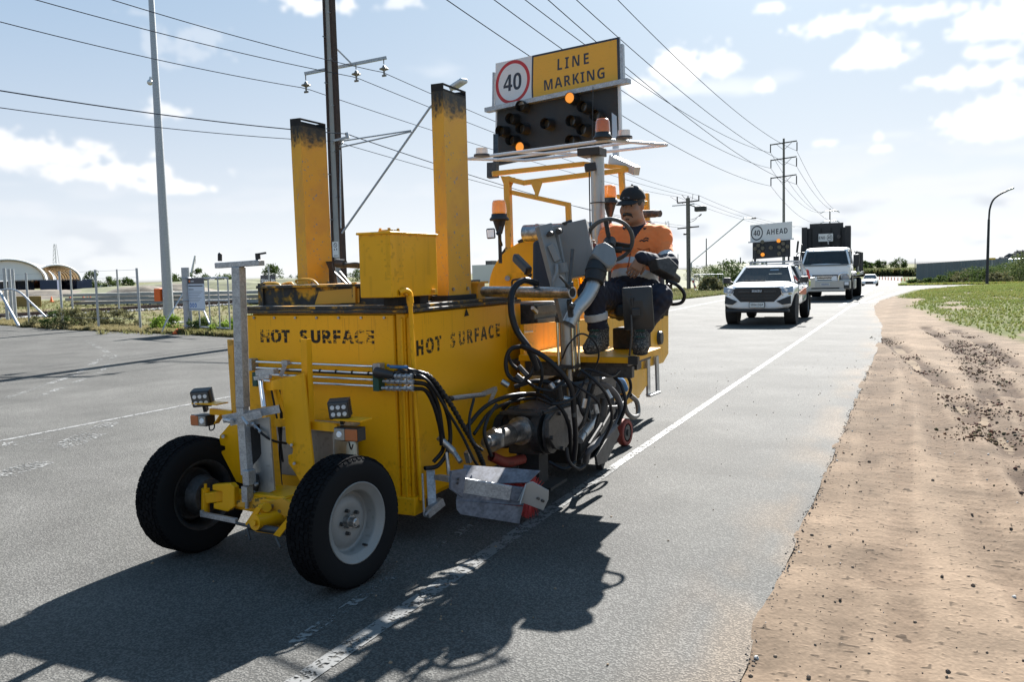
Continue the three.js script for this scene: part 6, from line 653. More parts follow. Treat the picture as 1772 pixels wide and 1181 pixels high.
  for (const [an, to] of [[J.anL, J.toL], [J.anR, J.toR]]) { const heel = [lerp(an[0], to[0], -0.25), to[1] + 0.005, lerp(an[2], to[2], -0.25)], bb = [[add(an, [0, 0.05, 0]), add(heel, [0, 0.03, 0]), 0.062, 0.05], [heel, to, 0.042, 0.045], [an, mix(heel, to, 0.75), 0.058, 0.046]]; const bd = bonesD(bb, 0.05); const boot = part('boot', surfaceNets((x, y, z) => Math.max(bd(x, y, z) + wrinkle(x, y, z, 0.8), -(y - to[1] + 0.036)), ...boundsOf(bb, 0.02), 0.008), opt.boot, o); part('boot_sole', surfaceNets((x, y, z) => Math.max(bd(x, y, z) - 0.005, Math.abs(y - (to[1] - 0.036)) - 0.009), ...boundsOf(bb, 0.03), 0.007), M.soot, boot); const laces = []; for (let i = 0; i < 4; i++) { const c = V(mix(add(an, [0, 0.03, 0]), mix(heel, to, 0.8), i / 3.4)); const f = V(to).sub(V(an)).setY(0).normalize(); const sd = new THREE.Vector3(f.z, 0, -f.x); c.addScaledVector(f, 0.042).add(new THREE.Vector3(0, 0.02, 0)); laces.push(cyl(c.clone().addScaledVector(sd, -0.03), c.clone().addScaledVector(sd, 0.03), 0.004)); } part('laces', laces, M.green, boot).userData.kind = 'stuff'; }
  // head wear, hair, face
  const H = (f, r, c) => surfaceNets(toHead(f), ...hb(r), c); const cutY = (y, z) => y - 0.048 - 0.10 * Math.max(0, z) * 0.4;
  if (opt.cap) { const c = part('cap', H((x, y, z) => Math.max(smin(ellD(x, y, z, [0, 0.048, -0.012], [0.092, 0.103, 0.112]), 9, 0.01), -(cutY(y, z))), 0.2, fine), opt.cap, o); part('cap_peak', H((x, y, z) => { const yy = y - 0.050 + 3.2 * x * x + 0.35 * Math.max(0, z - 0.09); return Math.max(Math.abs(yy) - 0.005, ellD(x, 0, z, [0, 0, 0.085], [0.080, 1, 0.085]) * 1, -(z - 0.05)); }, 0.22, fine), opt.cap, c); part('cap_button', [ball(new THREE.Vector3(0, 0.153, -0.012).applyMatrix4(HM), 0.008)], opt.cap, c); part('cap_badge', H((x, y, z) => Math.max(Math.abs(ellD(x, y, z, [0, 0.048, -0.012], [0.0935, 0.1045, 0.1135])) - 0.002, Math.abs(Math.hypot(x / 0.03, (y - 0.068) / 0.009) - 0.8) * 0.009 - 0.0016, -z), 0.2, 0.003), std({ c: [0.14, 0.15, 0.18], roughness: 0.5 }), c); }
  part('hair', H((x, y, z) => Math.max(ellD(x, y, z, [0, 0.030, -0.016], [0.083, 0.098, 0.104]), y - 0.062, -(y + 0.055 + 0.3 * z), z - 0.012 - (y > 0.0 ? 0.03 : 0)), 0.17, fine), M.black, o);
  part('moustache', H((x, y, z) => { const ax = Math.abs(x); return Math.min(smin(capD(ax, y, z, [0, -0.048, 0.103], [0.026, -0.055, 0.091], 0.0105, 0.010), capD(ax, y, z, [0.026, -0.055, 0.091], [0.037, -0.074, 0.077], 0.0085, 0.005), 0.008), capD(x, y, z, [-0.008, -0.088, 0.092], [0.008, -0.088, 0.092], 0.007, 0.007)); }, 0.17, fine * 0.8), M.black, o);
  part('eyebrow', H((x, y, z) => capD(Math.abs(x), y, z, [0.016, 0.031, 0.094], [0.048, 0.036, 0.078], 0.0052, 0.004), 0.17, fine * 0.7), M.black, o); for (const s2 of [-1, 1]) part('eye', ball(new THREE.Vector3(s2 * 0.033, 0.009, 0.0765).applyMatrix4(HM), 0.0095), std({ c: [0.06, 0.045, 0.04], roughness: 0.2 }), o);
  return o;
}
const skinM = std({ c: [0.30, 0.165, 0.105], roughness: 0.55 }), orangeM = std({ c: [0.80, 0.20, 0.05], roughness: 0.9 }), navyM = std({ c: [0.010, 0.011, 0.022], roughness: 0.85 }), bandM = std({ c: [0.46, 0.455, 0.44], roughness: 0.5 }), bootM = std({ c: [0.16, 0.14, 0.115], roughness: 0.85, map: tex(256, (u, v) => { const a = fbm(u * 20, v * 20, 4, 401, 20), k = 0.35 + 0.9 * sstep(0.45, 0.7, a); return [k, k, k]; }, 0.12) });
const driver = person('man in black cap and orange work shirt driving the yellow machine', undefined, {
  base: [-1.93, 1.0, -6.3], head: [-1.898, 2.071, -6.26], neck: [-1.874, 1.898, -6.322], chest: [-1.879, 1.769, -6.331], belly: [-1.885, 1.545, -6.253], pelvis: [-1.9, 1.382, -6.265], hipL: [-1.781, 1.373, -6.253], hipR: [-2.002, 1.385, -6.218],
  shL: [-1.718, 1.836, -6.345], elL: [-1.611, 1.633, -6.178], wrL: [-1.723, 1.684, -5.887], handL: [-0.42, -0.85, 0.25], palmL: [-0.5, 0.15, -0.85], shR: [-2.079, 1.854, -6.311], elR: [-2.11, 1.671, -6.06], wrR: [-2.078, 1.727, -5.859], handR: [0.0, 0.5, 0.85], palmR: [0.85, 0.1, -0.1],
  knL: [-1.594, 1.402, -5.856], anL: [-1.708, 1.175, -5.784], toL: [-1.655, 1.072, -5.6], knR: [-1.998, 1.455, -5.618], anR: [-1.968, 1.182, -5.663], toR: [-1.971, 1.086, -5.477], front: [-0.02, 0, 1],
}, [-0.16, -0.14, 0.98], [0.02, 1, 0.1], { skin: skinM, hi: orangeM, navy: navyM, band: bandM, boot: bootM, cap: std({ c: [0.008, 0.008, 0.009], roughness: 0.8 }), legBand: true, marks: true, wr: 0.55, curlL: [0.35, 0.35, 0.25], curlR: [1.1, 1.1, 0.8] });


// ================= VEHICLES BEHIND =================
function loft(st, n = 28) { // stations {z, hw, y0, y1, r, tw}: rounded sections joined along z
  const rings = st.map((s) => { const P = []; for (let i = 0; i < n; i++) { const a = (i + 0.5) / n * 2 * Math.PI, c = Math.cos(a), q = Math.sin(a), e = s.e || 5; const k = Math.pow(Math.pow(Math.abs(c), e) + Math.pow(Math.abs(q), e), -1 / e); const yy = (s.y0 + s.y1) / 2 + q * k * (s.y1 - s.y0) / 2, t = (yy - s.y0) / (s.y1 - s.y0); P.push([c * k * lerp(s.hw, s.tw || s.hw, t), yy, s.z]); } return P; });
  const V3 = [], I = []; rings.forEach((r) => r.forEach((p) => V3.push(...p))); for (let j = 0; j < rings.length - 1; j++) for (let i = 0; i < n; i++) { const a = j * n + i, b = j * n + (i + 1) % n, c = a + n, d = b + n; I.push(a, c, b, b, c, d); } const cap = (j, flip) => { const c = V3.length / 3; const r = rings[j]; V3.push(0, r.reduce((s, p) => s + p[1], 0) / n, r[0][2]); for (let i = 0; i < n; i++) { const a = j * n + i, b = j * n + (i + 1) % n; flip ? I.push(c, a, b) : I.push(c, b, a); } }; cap(0, true); cap(rings.length - 1, false);
  const g = new THREE.BufferGeometry(); g.setAttribute('position', new THREE.Float32BufferAttribute(V3, 3)); g.setIndex(I); g.computeVertexNormals(); return g;
}
const glassM = phys({ c: [0.30, 0.33, 0.34], roughness: 0.02, transmission: 0.92, thickness: 0, specularIntensity: 0.6 });
function vehicleWheel(name, o, T, x, z, R, W, mat) { const c = T([x, R, z]), s = Math.sign(x) || 1; const w = part(name, lathe([[R * 0.62, -W / 2], [R * 0.9, -W / 2], [R, -W * 0.36], [R, W * 0.36], [R * 0.9, W / 2], [R * 0.62, W / 2]], c, [s, 0, 0], 30), M.tyre, o); part('rim', [lathe([[0, W * 0.2], [R * 0.3, W * 0.22], [R * 0.45, W * 0.1], [R * 0.58, W * 0.2], [R * 0.64, W * 0.42]], c, [s, 0, 0], 24)], mat || M.alu, w); return w; }
function textFace(o, tl, tr, br, bl, w, h, draw, name, rough = 0.4) { return part(name, quadFace(tl, tr, br, bl), std({ map: canvasTex(w, h, draw), roughness: rough }), o, undefined, true); }
function arrowLamps(o, pts, nrm, r) { for (const [p, on] of pts) { const a = V(p), n = V(nrm); part('lamp_lens', cyl(a, a.clone().addScaledVector(n, 0.03), r, r * 0.95, 18), on ? M.amberLit : phys({ c: [0.06, 0.055, 0.03], roughness: 0.3, clearcoat: 0.4 }), o); } }
// ---- white utility with AHEAD sign ----
{
  const B = [-3.86, 0, -24.2], T = (p) => [p[0] + B[0], p[1], p[2] + B[2]], o = thing('utility_vehicle', 'white work utility carrying a 40 AHEAD sign and arrow board', 'utility vehicle', [-3.86, 0, -26.8]); const G = (g) => g.translate(B[0], 0, B[2]); const P = (n, g, m, par = o, l, k) => part(n, g, m, par, l, k);
  const body = P('body', [G(loft([{ z: 0.02, hw: 0.70, y0: 0.50, y1: 0.98 }, { z: -0.03, hw: 0.80, y0: 0.45, y1: 1.03 }, { z: -0.16, hw: 0.89, y0: 0.42, y1: 1.07 }, { z: -0.45, hw: 0.93, y0: 0.74, y1: 1.11 }, { z: -1.2, hw: 0.935, y0: 0.76, y1: 1.16 }, { z: -1.26, hw: 0.935, y0: 0.42, y1: 1.17 }, { z: -2.2, hw: 0.935, y0: 0.40, y1: 1.15 }, { z: -3.25, hw: 0.93, y0: 0.44, y1: 1.15 }]))], M.white);
  P('bonnet', [G(loft([{ z: -0.05, hw: 0.62, y0: 0.96, y1: 1.06 }, { z: -0.25, hw: 0.72, y0: 1.0, y1: 1.115 }, { z: -0.8, hw: 0.78, y0: 1.02, y1: 1.165 }, { z: -1.18, hw: 0.80, y0: 1.05, y1: 1.19 }]))], M.white, body);
  for (const s of [-1, 1]) P('wheel_arch', G(new THREE.CylinderGeometry(0.43, 0.43, 0.3, 30).rotateZ(Math.PI / 2).translate(s * 0.79, 0.42, -0.83)), M.soot, body); P('underbody', [G(new THREE.BoxGeometry(1.0, 0.25, 4.6).translate(0, 0.5, -2.65)), G(new RoundedBoxGeometry(1.66, 0.10, 0.3, 2, 0.04).translate(0, 0.40, -0.12))], M.black, body);
  // cabin: pillars, roof and glass round a hollow
  const q = (x, y, z) => T([x, y, z]); const roof = P('roof', G(loft([{ z: -1.72, hw: 0.58, y0: 1.56, y1: 1.60 }, { z: -1.95, hw: 0.64, y0: 1.56, y1: 1.645 }, { z: -2.7, hw: 0.65, y0: 1.56, y1: 1.655 }, { z: -3.12, hw: 0.62, y0: 1.56, y1: 1.62 }])), M.white); for (const s of [-1, 1]) { P('pillar', bar(q(s * 0.80, 1.14, -1.08), q(s * 0.61, 1.58, -1.76), 0.07, 0.06), M.white, roof); P('pillar', bar(q(s * 0.86, 1.13, -2.2), q(s * 0.655, 1.58, -2.3), 0.08, 0.06), M.black, roof); P('pillar', bar(q(s * 0.86, 1.13, -3.15), q(s * 0.64, 1.58, -3.06), 0.12, 0.08), M.white, roof); P('side_window', plate([q(s * 0.865, 1.14, -1.2), q(s * 0.865, 1.14, -2.17), q(s * 0.66, 1.57, -2.27), q(s * 0.645, 1.57, -1.8)], 0.006), M.glassDark, roof); P('side_window', plate([q(s * 0.865, 1.14, -2.24), q(s * 0.865, 1.14, -3.1), q(s * 0.65, 1.57, -3.02), q(s * 0.66, 1.57, -2.33)], 0.006), M.glassDark, roof); P('door_gap', [bar(q(s * 0.937, 0.5, -2.22), q(s * 0.937, 1.12, -2.22), 0.008, 0.015), bar(q(s * 0.936, 0.5, -1.25), q(s * 0.938, 1.1, -1.22), 0.008, 0.015)], M.soot, body); P('door_handle', bar(q(s * 0.95, 1.0, -2.0), q(s * 0.95, 1.0, -2.16), 0.03, 0.03), M.black, body); P('mirror', G(new RoundedBoxGeometry(0.22, 0.17, 0.12, 3, 0.04).translate(s * 1.07, 1.22, -1.38)), M.black); P('mirror_arm', bar(q(s * 0.9, 1.16, -1.36), q(s * 1.0, 1.18, -1.37), 0.05, 0.04), M.black); }
  P('windscreen', plate([q(-0.76, 1.17, -1.07), q(0.76, 1.17, -1.07), q(0.58, 1.575, -1.75), q(-0.58, 1.575, -1.75)], 0.006), glassM, roof); P('windscreen_band', plate([q(-0.77, 1.165, -1.05), q(0.77, 1.165, -1.05), q(0.76, 1.20, -1.09), q(-0.76, 1.20, -1.09)], 0.01), M.black, roof); P('rear_wall', plate([q(-0.80, 1.12, -3.2), q(0.80, 1.12, -3.2), q(0.62, 1.57, -3.1), q(-0.62, 1.57, -3.1)], 0.02), M.soot, roof); P('dashboard', G(new RoundedBoxGeometry(1.5, 0.2, 0.35, 2, 0.06).translate(0, 1.08, -1.4)), M.black, roof); P('interior_floor', G(new THREE.BoxGeometry(1.6, 0.04, 1.9).translate(0, 1.0, -2.2)), M.soot, roof); for (const s of [-1, 1]) P('front_seat', G(new RoundedBoxGeometry(0.48, 0.65, 0.16, 3, 0.06).rotateX(-0.2).translate(s * 0.38, 1.32, -2.35)), M.soot, roof); P('permit_card', G(new THREE.BoxGeometry(0.36, 0.16, 0.01).translate(0.28, 1.32, -1.42)), std({ c: [0.35, 0.36, 0.33], roughness: 0.6 }), roof); P('top_label', plate([q(0.1, 1.47, -1.58), q(0.36, 1.47, -1.58), q(0.34, 1.52, -1.65), q(0.11, 1.52, -1.65)], 0.003), std({ c: [0.3, 0.36, 0.42], roughness: 0.4 }), roof); P('roof_aerial', cyl(q(-0.02, 1.64, -1.9), q(-0.04, 1.76, -1.95), 0.008), M.black, roof); P('wiper', [bar(q(-0.55, 1.20, -1.07), q(0.05, 1.215, -1.09), 0.02, 0.02)], M.black, roof);
  // face
  const gl = P('grille', plate([q(-0.58, 1.03, 0.022), q(-0.64, 0.86, 0.022), q(-0.44, 0.66, 0.035), q(0.44, 0.66, 0.035), q(0.64, 0.86, 0.022), q(0.58, 1.03, 0.022)], 0.06, 0.01), M.black); P('grille_bar', [bar(q(-0.5, 0.93, 0.045), q(0.5, 0.93, 0.045), 0.05, 0.05), bar(q(-0.46, 0.82, 0.045), q(0.46, 0.82, 0.045), 0.03, 0.02), bar(q(-0.42, 0.75, 0.045), q(0.42, 0.75, 0.045), 0.03, 0.02)], M.darkSteel, gl); textFace(gl, q(-0.19, 0.985, 0.075), q(0.19, 0.985, 0.075), q(0.19, 0.905, 0.075), q(-0.19, 0.905, 0.075), 256, 56, (x, W, H) => { x.fillStyle = 'rgb(22,22,24)'; x.fillRect(0, 0, W, H); x.fillStyle = 'rgb(225,228,232)'; x.font = 'bold 54px sans-serif'; x.textAlign = 'center'; x.save(); x.translate(W / 2, 47); x.scale(1.15, 1); x.fillText('ISUZU', 0, 0); x.restore(); }, 'badge');
  for (const s of [-1, 1]) { const pts = [q(s * 0.60, 1.0, 0.0), q(s * 0.90, 1.05, -0.16), q(s * 0.90, 0.90, -0.12), q(s * 0.66, 0.88, 0.01)]; const h = P('headlight', plate(s > 0 ? pts : [...pts].reverse(), 0.04, 0.006), phys({ c: [0.30, 0.31, 0.33], roughness: 0.08, clearcoat: 1, metalness: 0.4 })); P('projector', [cyl(q(s * 0.74, 0.96, -0.06), q(s * 0.75, 0.96, 0.0), 0.05, 0.045)], M.lens, h); const fg = [q(s * 0.52, 0.66, 0.035), q(s * 0.86, 0.80, -0.06), q(s * 0.86, 0.60, -0.05), q(s * 0.66, 0.58, 0.03)]; P('fog_recess', plate(s > 0 ? fg : [...fg].reverse(), 0.04, 0.008), M.black); P('bumper_decal', plate((s > 0 ? [q(0.66, 0.85, 0.03), q(0.9, 0.88, -0.1), q(0.9, 0.85, -0.1), q(0.66, 0.82, 0.03)] : [q(-0.9, 0.85, -0.1), q(-0.9, 0.88, -0.1), q(-0.7, 0.85, 0.02), q(-0.7, 0.83, 0.02)]), 0.004), std({ c: [0.35, 0.28, 0.05], roughness: 0.5 })); P('side_stripe', plate([q(s * 0.941, 0.86, -1.4), q(s * 0.941, 0.98, -3.1), q(s * 0.941, 0.74, -3.1), q(s * 0.941, 0.80, -1.4)], 0.002), std({ c: [0.62, 0.12, 0.03], roughness: 0.5 }), body); P('side_stripe', plate([q(s * 0.942, 0.66, -2.3), q(s * 0.942, 0.78, -3.1), q(s * 0.942, 0.68, -3.1), q(s * 0.942, 0.58, -2.3)], 0.002), std({ c: [0.04, 0.16, 0.09], roughness: 0.5 }), body); }
  textFace(P('plate_holder', G(new RoundedBoxGeometry(0.42, 0.15, 0.03, 1, 0.008).translate(0.0, 0.57, 0.05)), M.black), q(-0.195, 0.635, 0.068), q(0.195, 0.635, 0.068), q(0.195, 0.505, 0.068), q(-0.195, 0.505, 0.068), 256, 96, (x, W, H) => { x.fillStyle = 'rgb(222,222,216)'; x.fillRect(0, 0, W, H); x.fillStyle = 'rgb(20,20,24)'; x.font = 'bold 64px sans-serif'; x.textAlign = 'center'; x.save(); x.translate(W / 2, 70); x.scale(0.78, 1); x.fillText('S954 DGP', 0, 0); x.restore(); }, 'number_plate');
  for (const s of [-1, 1]) { vehicleWheel('wheel', o, T, s * 0.80, -0.83, 0.375, 0.25, M.greyPaint); vehicleWheel('wheel', o, T, s * 0.80, -3.95, 0.375, 0.25, M.greyPaint); P('mudguard', G(new THREE.BoxGeometry(0.26, 0.4, 0.02).translate(s * 0.80, 0.42, -4.42)), M.black); }
  // tray and rack
  const tr = P('tray', [G(new THREE.BoxGeometry(1.9, 0.06, 2.0).translate(0, 0.93, -4.4)), G(new THREE.BoxGeometry(1.9, 0.16, 0.05).translate(0, 0.86, -3.4))], M.galv); for (const s of [-1, 1]) { P('tray_side', G(new THREE.BoxGeometry(0.04, 0.28, 1.95).translate(s * 0.94, 1.08, -4.4)), M.galv, tr); P('hi_vis_plate', G(new THREE.BoxGeometry(0.01, 0.16, 0.4).translate(s * 0.97, 1.06, -3.75)), std({ c: [0.42, 0.48, 0.03], roughness: 0.5 }), tr); P('rack_leg', [bar(q(s * 0.86, 1.0, -3.42), q(s * 0.72, 1.74, -3.4), 0.05, 0.05)], M.galv, tr); P('rack_leg', [bar(q(s * 0.92, 1.2, -4.2), q(s * 0.74, 1.72, -3.44), 0.04, 0.04)], M.galv, tr); } P('rack_top', [bar(q(-0.76, 1.74, -3.38), q(0.76, 1.74, -3.38), 0.07, 0.05), bar(q(-0.76, 1.66, -3.36), q(0.76, 1.66, -3.36), 0.12, 0.04)], M.galv, tr); P('warning_sticker', plate([q(0.90, 1.5, -3.42), q(0.98, 1.46, -3.42), q(1.02, 1.2, -3.42), q(0.94, 1.2, -3.42)], 0.01), M.red, tr); P('tool_box', G(new RoundedBoxGeometry(1.3, 0.5, 0.5, 2, 0.02).translate(0, 1.25, -4.5)), M.soot, tr); P('rack_clutter', [cyl(q(0.62, 2.0, -3.5), q(0.66, 2.35, -3.5), 0.03), cyl(q(0.70, 1.6, -3.6), q(0.76, 2.25, -3.55), 0.02), cyl(q(-0.6, 1.74, -3.4), q(-0.6, 2.1, -3.42), 0.03)], M.black, tr);
  // board and sign stand on the rack
  const zb = B[2] - 3.45, tl = [-4.586, 2.433, -27.9], br = [-3.459, 1.895, -27.9], stl = [-4.655, 2.902, -27.9], sbr = [-3.408, 2.459, -27.9]; const tilt = (x) => (x - stl[0]) * 0.045; const U = (x, y, dz = 0) => [x, y + tilt(x), -27.9 + dz]; const ab = P('arrow_board', plate([U(tl[0], tl[1] - 0.02), U(tl[0], br[1] - 0.06), U(br[0], br[1] - 0.06), U(br[0], tl[1] - 0.02)], 0.06), M.blackBoard); arrowLamps(ab, [[[-4.286, 2.368, -27.89], 0], [[-4.409, 2.265, -27.89], 0], [[-4.514, 2.161, -27.89], 0], [[-4.392, 2.067, -27.89], 0], [[-4.278, 2.171, -27.89], 0], [[-4.034, 2.18, -27.89], 0], [[-3.783, 2.189, -27.89], 0], [[-3.663, 2.291, -27.89], 0], [[-3.8, 2.385, -27.89], 1], [[-3.543, 2.199, -27.89], 0], [[-3.663, 2.097, -27.89], 0], [[-3.783, 1.994, -27.89], 0], [[-4.278, 1.974, -27.89], 1]], [0, 0, 1], 0.062);
  const sg = P('message_sign', [plate([U(stl[0], stl[1]), U(stl[0], sbr[1] - 0.08), U(sbr[0], sbr[1] - 0.08), U(sbr[0], stl[1])], 0.05), bar(U(stl[0] - 0.06, sbr[1] - 0.09, 0.01), U(sbr[0] + 0.06, sbr[1] - 0.09, 0.01), 0.05, 0.04)], M.signBack, o, '40 AHEAD speed sign above the arrow board'); textFace(sg, U(stl[0], stl[1], 0.004), U(sbr[0], stl[1], 0.004), U(sbr[0], sbr[1] - 0.08, 0.004), U(stl[0], sbr[1] - 0.08, 0.004), 840, 280, (x, W, H) => { x.fillStyle = 'rgb(212,212,208)'; x.fillRect(0, 0, W, H); x.lineWidth = 20; x.strokeStyle = 'rgb(22,26,34)'; x.beginPath(); x.arc(135, 140, 112, 0, 6.3); x.stroke(); x.fillStyle = 'rgb(22,26,34)'; x.font = 'bold 128px sans-serif'; x.textAlign = 'center'; x.fillText('40', 135, 186); x.font = 'bold 122px sans-serif'; x.textAlign = 'left'; let px = 330; for (const c of 'AHEAD') { x.fillText(c, px, 184); px += x.measureText(c).width * 0.98 + 9; } }, 'sign_face'); P('board_leg', [bar(U(tl[0] + 0.06, 1.68, -0.04), U(tl[0] + 0.06, 2.25, -0.04), 0.05, 0.05)], M.black); P('board_leg', [bar(U(br[0] - 0.05, 1.68, -0.04), U(br[0] - 0.05, 2.25, -0.04), 0.05, 0.05)], M.black);
}
// ---- white truck with END 40 board ----
{
  const B = [-3.62, 0, -41.6], T = (p) => [p[0] + B[0], p[1], p[2] + B[2]], q = (x, y, z) => T([x, y, z]), o = thing('tipper_truck', 'white flatbed truck with black crash board and END 40 sign behind the utility', 'truck', [-3.62, 0, -45]), G = (g) => g.translate(B[0], 0, B[2]), P = (n, g, m, par = o, l, k) => part(n, g, m, par, l, k);
  const cab = P('cab', [G(loft([{ z: 0.0, hw: 0.92, y0: 1.0, y1: 1.62 }, { z: -0.06, hw: 1.02, y0: 0.9, y1: 1.68 }, { z: -0.3, hw: 1.06, y0: 0.85, y1: 1.7 }, { z: -1.7, hw: 1.06, y0: 0.85, y1: 1.7 }])), G(loft([{ z: -0.32, hw: 0.78, y0: 2.2, y1: 2.26 }, { z: -0.55, hw: 0.90, y0: 2.18, y1: 2.37 }, { z: -1.1, hw: 0.93, y0: 2.18, y1: 2.41 }, { z: -1.7, hw: 0.92, y0: 2.18, y1: 2.39 }]))], M.white); for (const s of [-1, 1]) { P('pillar', bar(q(s * 1.0, 1.62, -0.08), q(s * 0.84, 2.25, -0.38), 0.09, 0.09), M.white, cab); P('pillar', bar(q(s * 1.03, 1.62, -1.6), q(s * 0.9, 2.25, -1.6), 0.2, 0.08), M.white, cab); P('side_window', plate([q(s * 1.05, 1.68, -0.3), q(s * 1.05, 1.68, -1.5), q(s * 0.92, 2.2, -1.5), q(s * 0.90, 2.2, -0.6)], 0.01), glassM, cab); P('mirror', G(new RoundedBoxGeometry(0.24, 0.55, 0.14, 3, 0.05).translate(s * 1.28, 1.78, -0.05)), M.black); P('mirror_arm', hose([q(s * 0.92, 2.2, -0.25), q(s * 1.2, 2.18, -0.1), q(s * 1.27, 2.05, -0.05)], 0.02), M.black); }
  P('windscreen', plate([q(-0.98, 1.62, -0.02), q(0.98, 1.62, -0.02), q(0.83, 2.26, -0.34), q(-0.83, 2.26, -0.34)], 0.008), glassM, cab); P('rear_wall', [G(new THREE.BoxGeometry(2.0, 0.25, 0.05).translate(0, 1.75, -1.68)), G(new THREE.BoxGeometry(2.0, 0.2, 0.05).translate(0, 2.2, -1.68)), G(new THREE.BoxGeometry(0.7, 0.4, 0.05).translate(-0.65, 2.0, -1.68)), G(new THREE.BoxGeometry(0.5, 0.4, 0.05).translate(0.75, 2.0, -1.68)), G(new THREE.BoxGeometry(0.1, 0.4, 0.05).translate(0.1, 2.0, -1.68))], M.soot, cab); P('dashboard', G(new RoundedBoxGeometry(1.85, 0.16, 0.4, 2, 0.05).translate(0, 1.66, -0.35)), M.soot, cab); P('cab_floor', G(new THREE.BoxGeometry(1.9, 0.05, 1.4).translate(0, 1.4, -0.9)), M.soot, cab); P('wiper', [bar(q(-0.75, 1.66, 0.0), q(-0.15, 1.69, 0.0), 0.02, 0.02)], M.black, cab); P('wiper', [bar(q(0.1, 1.68, 0.0), q(0.7, 1.66, 0.0), 0.02, 0.02)], M.black, cab); P('lower_trim', plate([q(-0.9, 1.63, 0.01), q(0.9, 1.63, 0.01), q(0.92, 1.56, 0.02), q(-0.92, 1.56, 0.02)], 0.01), M.greyPaint, cab); P('roof_lamp', [-0.55, -0.45, -0.35].map((x) => ball(q(x, 2.3, -0.42), 0.03))[0], M.blue, cab);
  const gr = P('grille', [plate([q(-0.62, 1.16, 0.03), q(0.62, 1.16, 0.03), q(0.66, 0.92, 0.04), q(-0.66, 0.92, 0.04)].reverse(), 0.05)], M.darkSteel); for (const y of [0.98, 1.08]) P('grille_bar', bar(q(-0.5, y, 0.06), q(0.5, y, 0.06), 0.03, 0.04), M.chrome, gr); for (const s of [-1, 1]) { const hl = P('headlight', G(new RoundedBoxGeometry(0.30, 0.26, 0.12, 2, 0.04).translate(s * 0.86, 1.02, 0.02)), phys({ c: [0.3, 0.3, 0.32], roughness: 0.1, clearcoat: 1 })); P('spot_lamp', cyl(q(s * 0.42 - 0.04, 0.98, 0.05), q(s * 0.42 - 0.04, 0.98, 0.16), 0.09, 0.12, 20), M.lens); P('bull_bar', hose([q(s * 0.55, 0.9, 0.2), q(s * 0.62, 1.18, 0.2), q(s * 0.9, 1.2, 0.12), q(s * 1.0, 1.0, 0.0)], 0.035), M.chrome); const cr = P('corner_lamp', G(new RoundedBoxGeometry(0.24, 0.3, 0.06, 2, 0.02).translate(s * 0.9, 0.70, 0.17)), M.darkSteel); P('corner_lamp_lens', G(new RoundedBoxGeometry(0.18, 0.14, 0.02, 1, 0.01).translate(s * 0.9, 0.76, 0.21)), M.lens, cr); }
  const bp = P('bumper', [G(new RoundedBoxGeometry(2.14, 0.42, 0.3, 3, 0.06).translate(0, 0.72, 0.03)), G(new RoundedBoxGeometry(1.7, 0.16, 0.3, 3, 0.05).translate(0, 0.48, 0.04))], std({ c: [0.5, 0.47, 0.42], roughness: 0.35, metalness: 0.3 })); P('bumper_slot', G(new THREE.BoxGeometry(1.2, 0.06, 0.02).translate(0, 0.56, 0.19)), M.black, bp); textFace(bp, q(-0.2, 0.80, 0.19), q(0.2, 0.80, 0.19), q(0.2, 0.68, 0.19), q(-0.2, 0.68, 0.19), 256, 80, (x, W, H) => { x.fillStyle = 'rgb(206,204,198)'; x.fillRect(0, 0, W, H); x.fillStyle = 'rgb(30,44,110)'; x.font = 'bold 60px sans-serif'; x.textAlign = 'center'; x.fillText('SB25GC', W / 2, 62); }, 'number_plate');
  P('underbody', [G(new THREE.BoxGeometry(1.5, 0.3, 8).translate(0, 0.62, -4.3)), G(new THREE.BoxGeometry(2.0, 0.4, 1.0).translate(0, 0.62, -0.75))], M.soot); for (const s of [-1, 1]) { vehicleWheel('wheel', o, T, s * 0.92, -1.15, 0.46, 0.28, M.rimGrey); vehicleWheel('wheel', o, T, s * 0.95, -5.6, 0.48, 0.5, M.rimGrey); P('mudguard', G(new THREE.BoxGeometry(0.3, 0.3, 1.1).translate(s * 0.93, 0.98, -1.15)), M.black); P('fuel_tank', G(new RoundedBoxGeometry(0.4, 0.5, 1.1, 3, 0.08).translate(s * 0.9, 0.68, -3)), M.alu); }
  const bed = P('flat_bed', [G(new THREE.BoxGeometry(2.36, 0.12, 6.2).translate(0, 1.14, -5.0)), G(new THREE.BoxGeometry(2.4, 0.05, 6.2).translate(0, 1.21, -5.0))], M.galv); for (let i = 0; i < 4; i++) P('stake_post', G(new THREE.BoxGeometry(0.08, 1.0, 0.08).translate(1.16, 1.72, -2.6 - i * 1.6)), M.black, bed); P('bed_panel', G(new THREE.BoxGeometry(0.03, 0.9, 1.4).translate(1.16, 1.68, -3.4)), M.greyPaint, bed); P('marker_strip', G(new THREE.BoxGeometry(0.02, 0.1, 2.0).translate(1.21, 1.18, -3)), std({ c: [0.5, 0.5, 0.05], roughness: 0.5 }), bed);
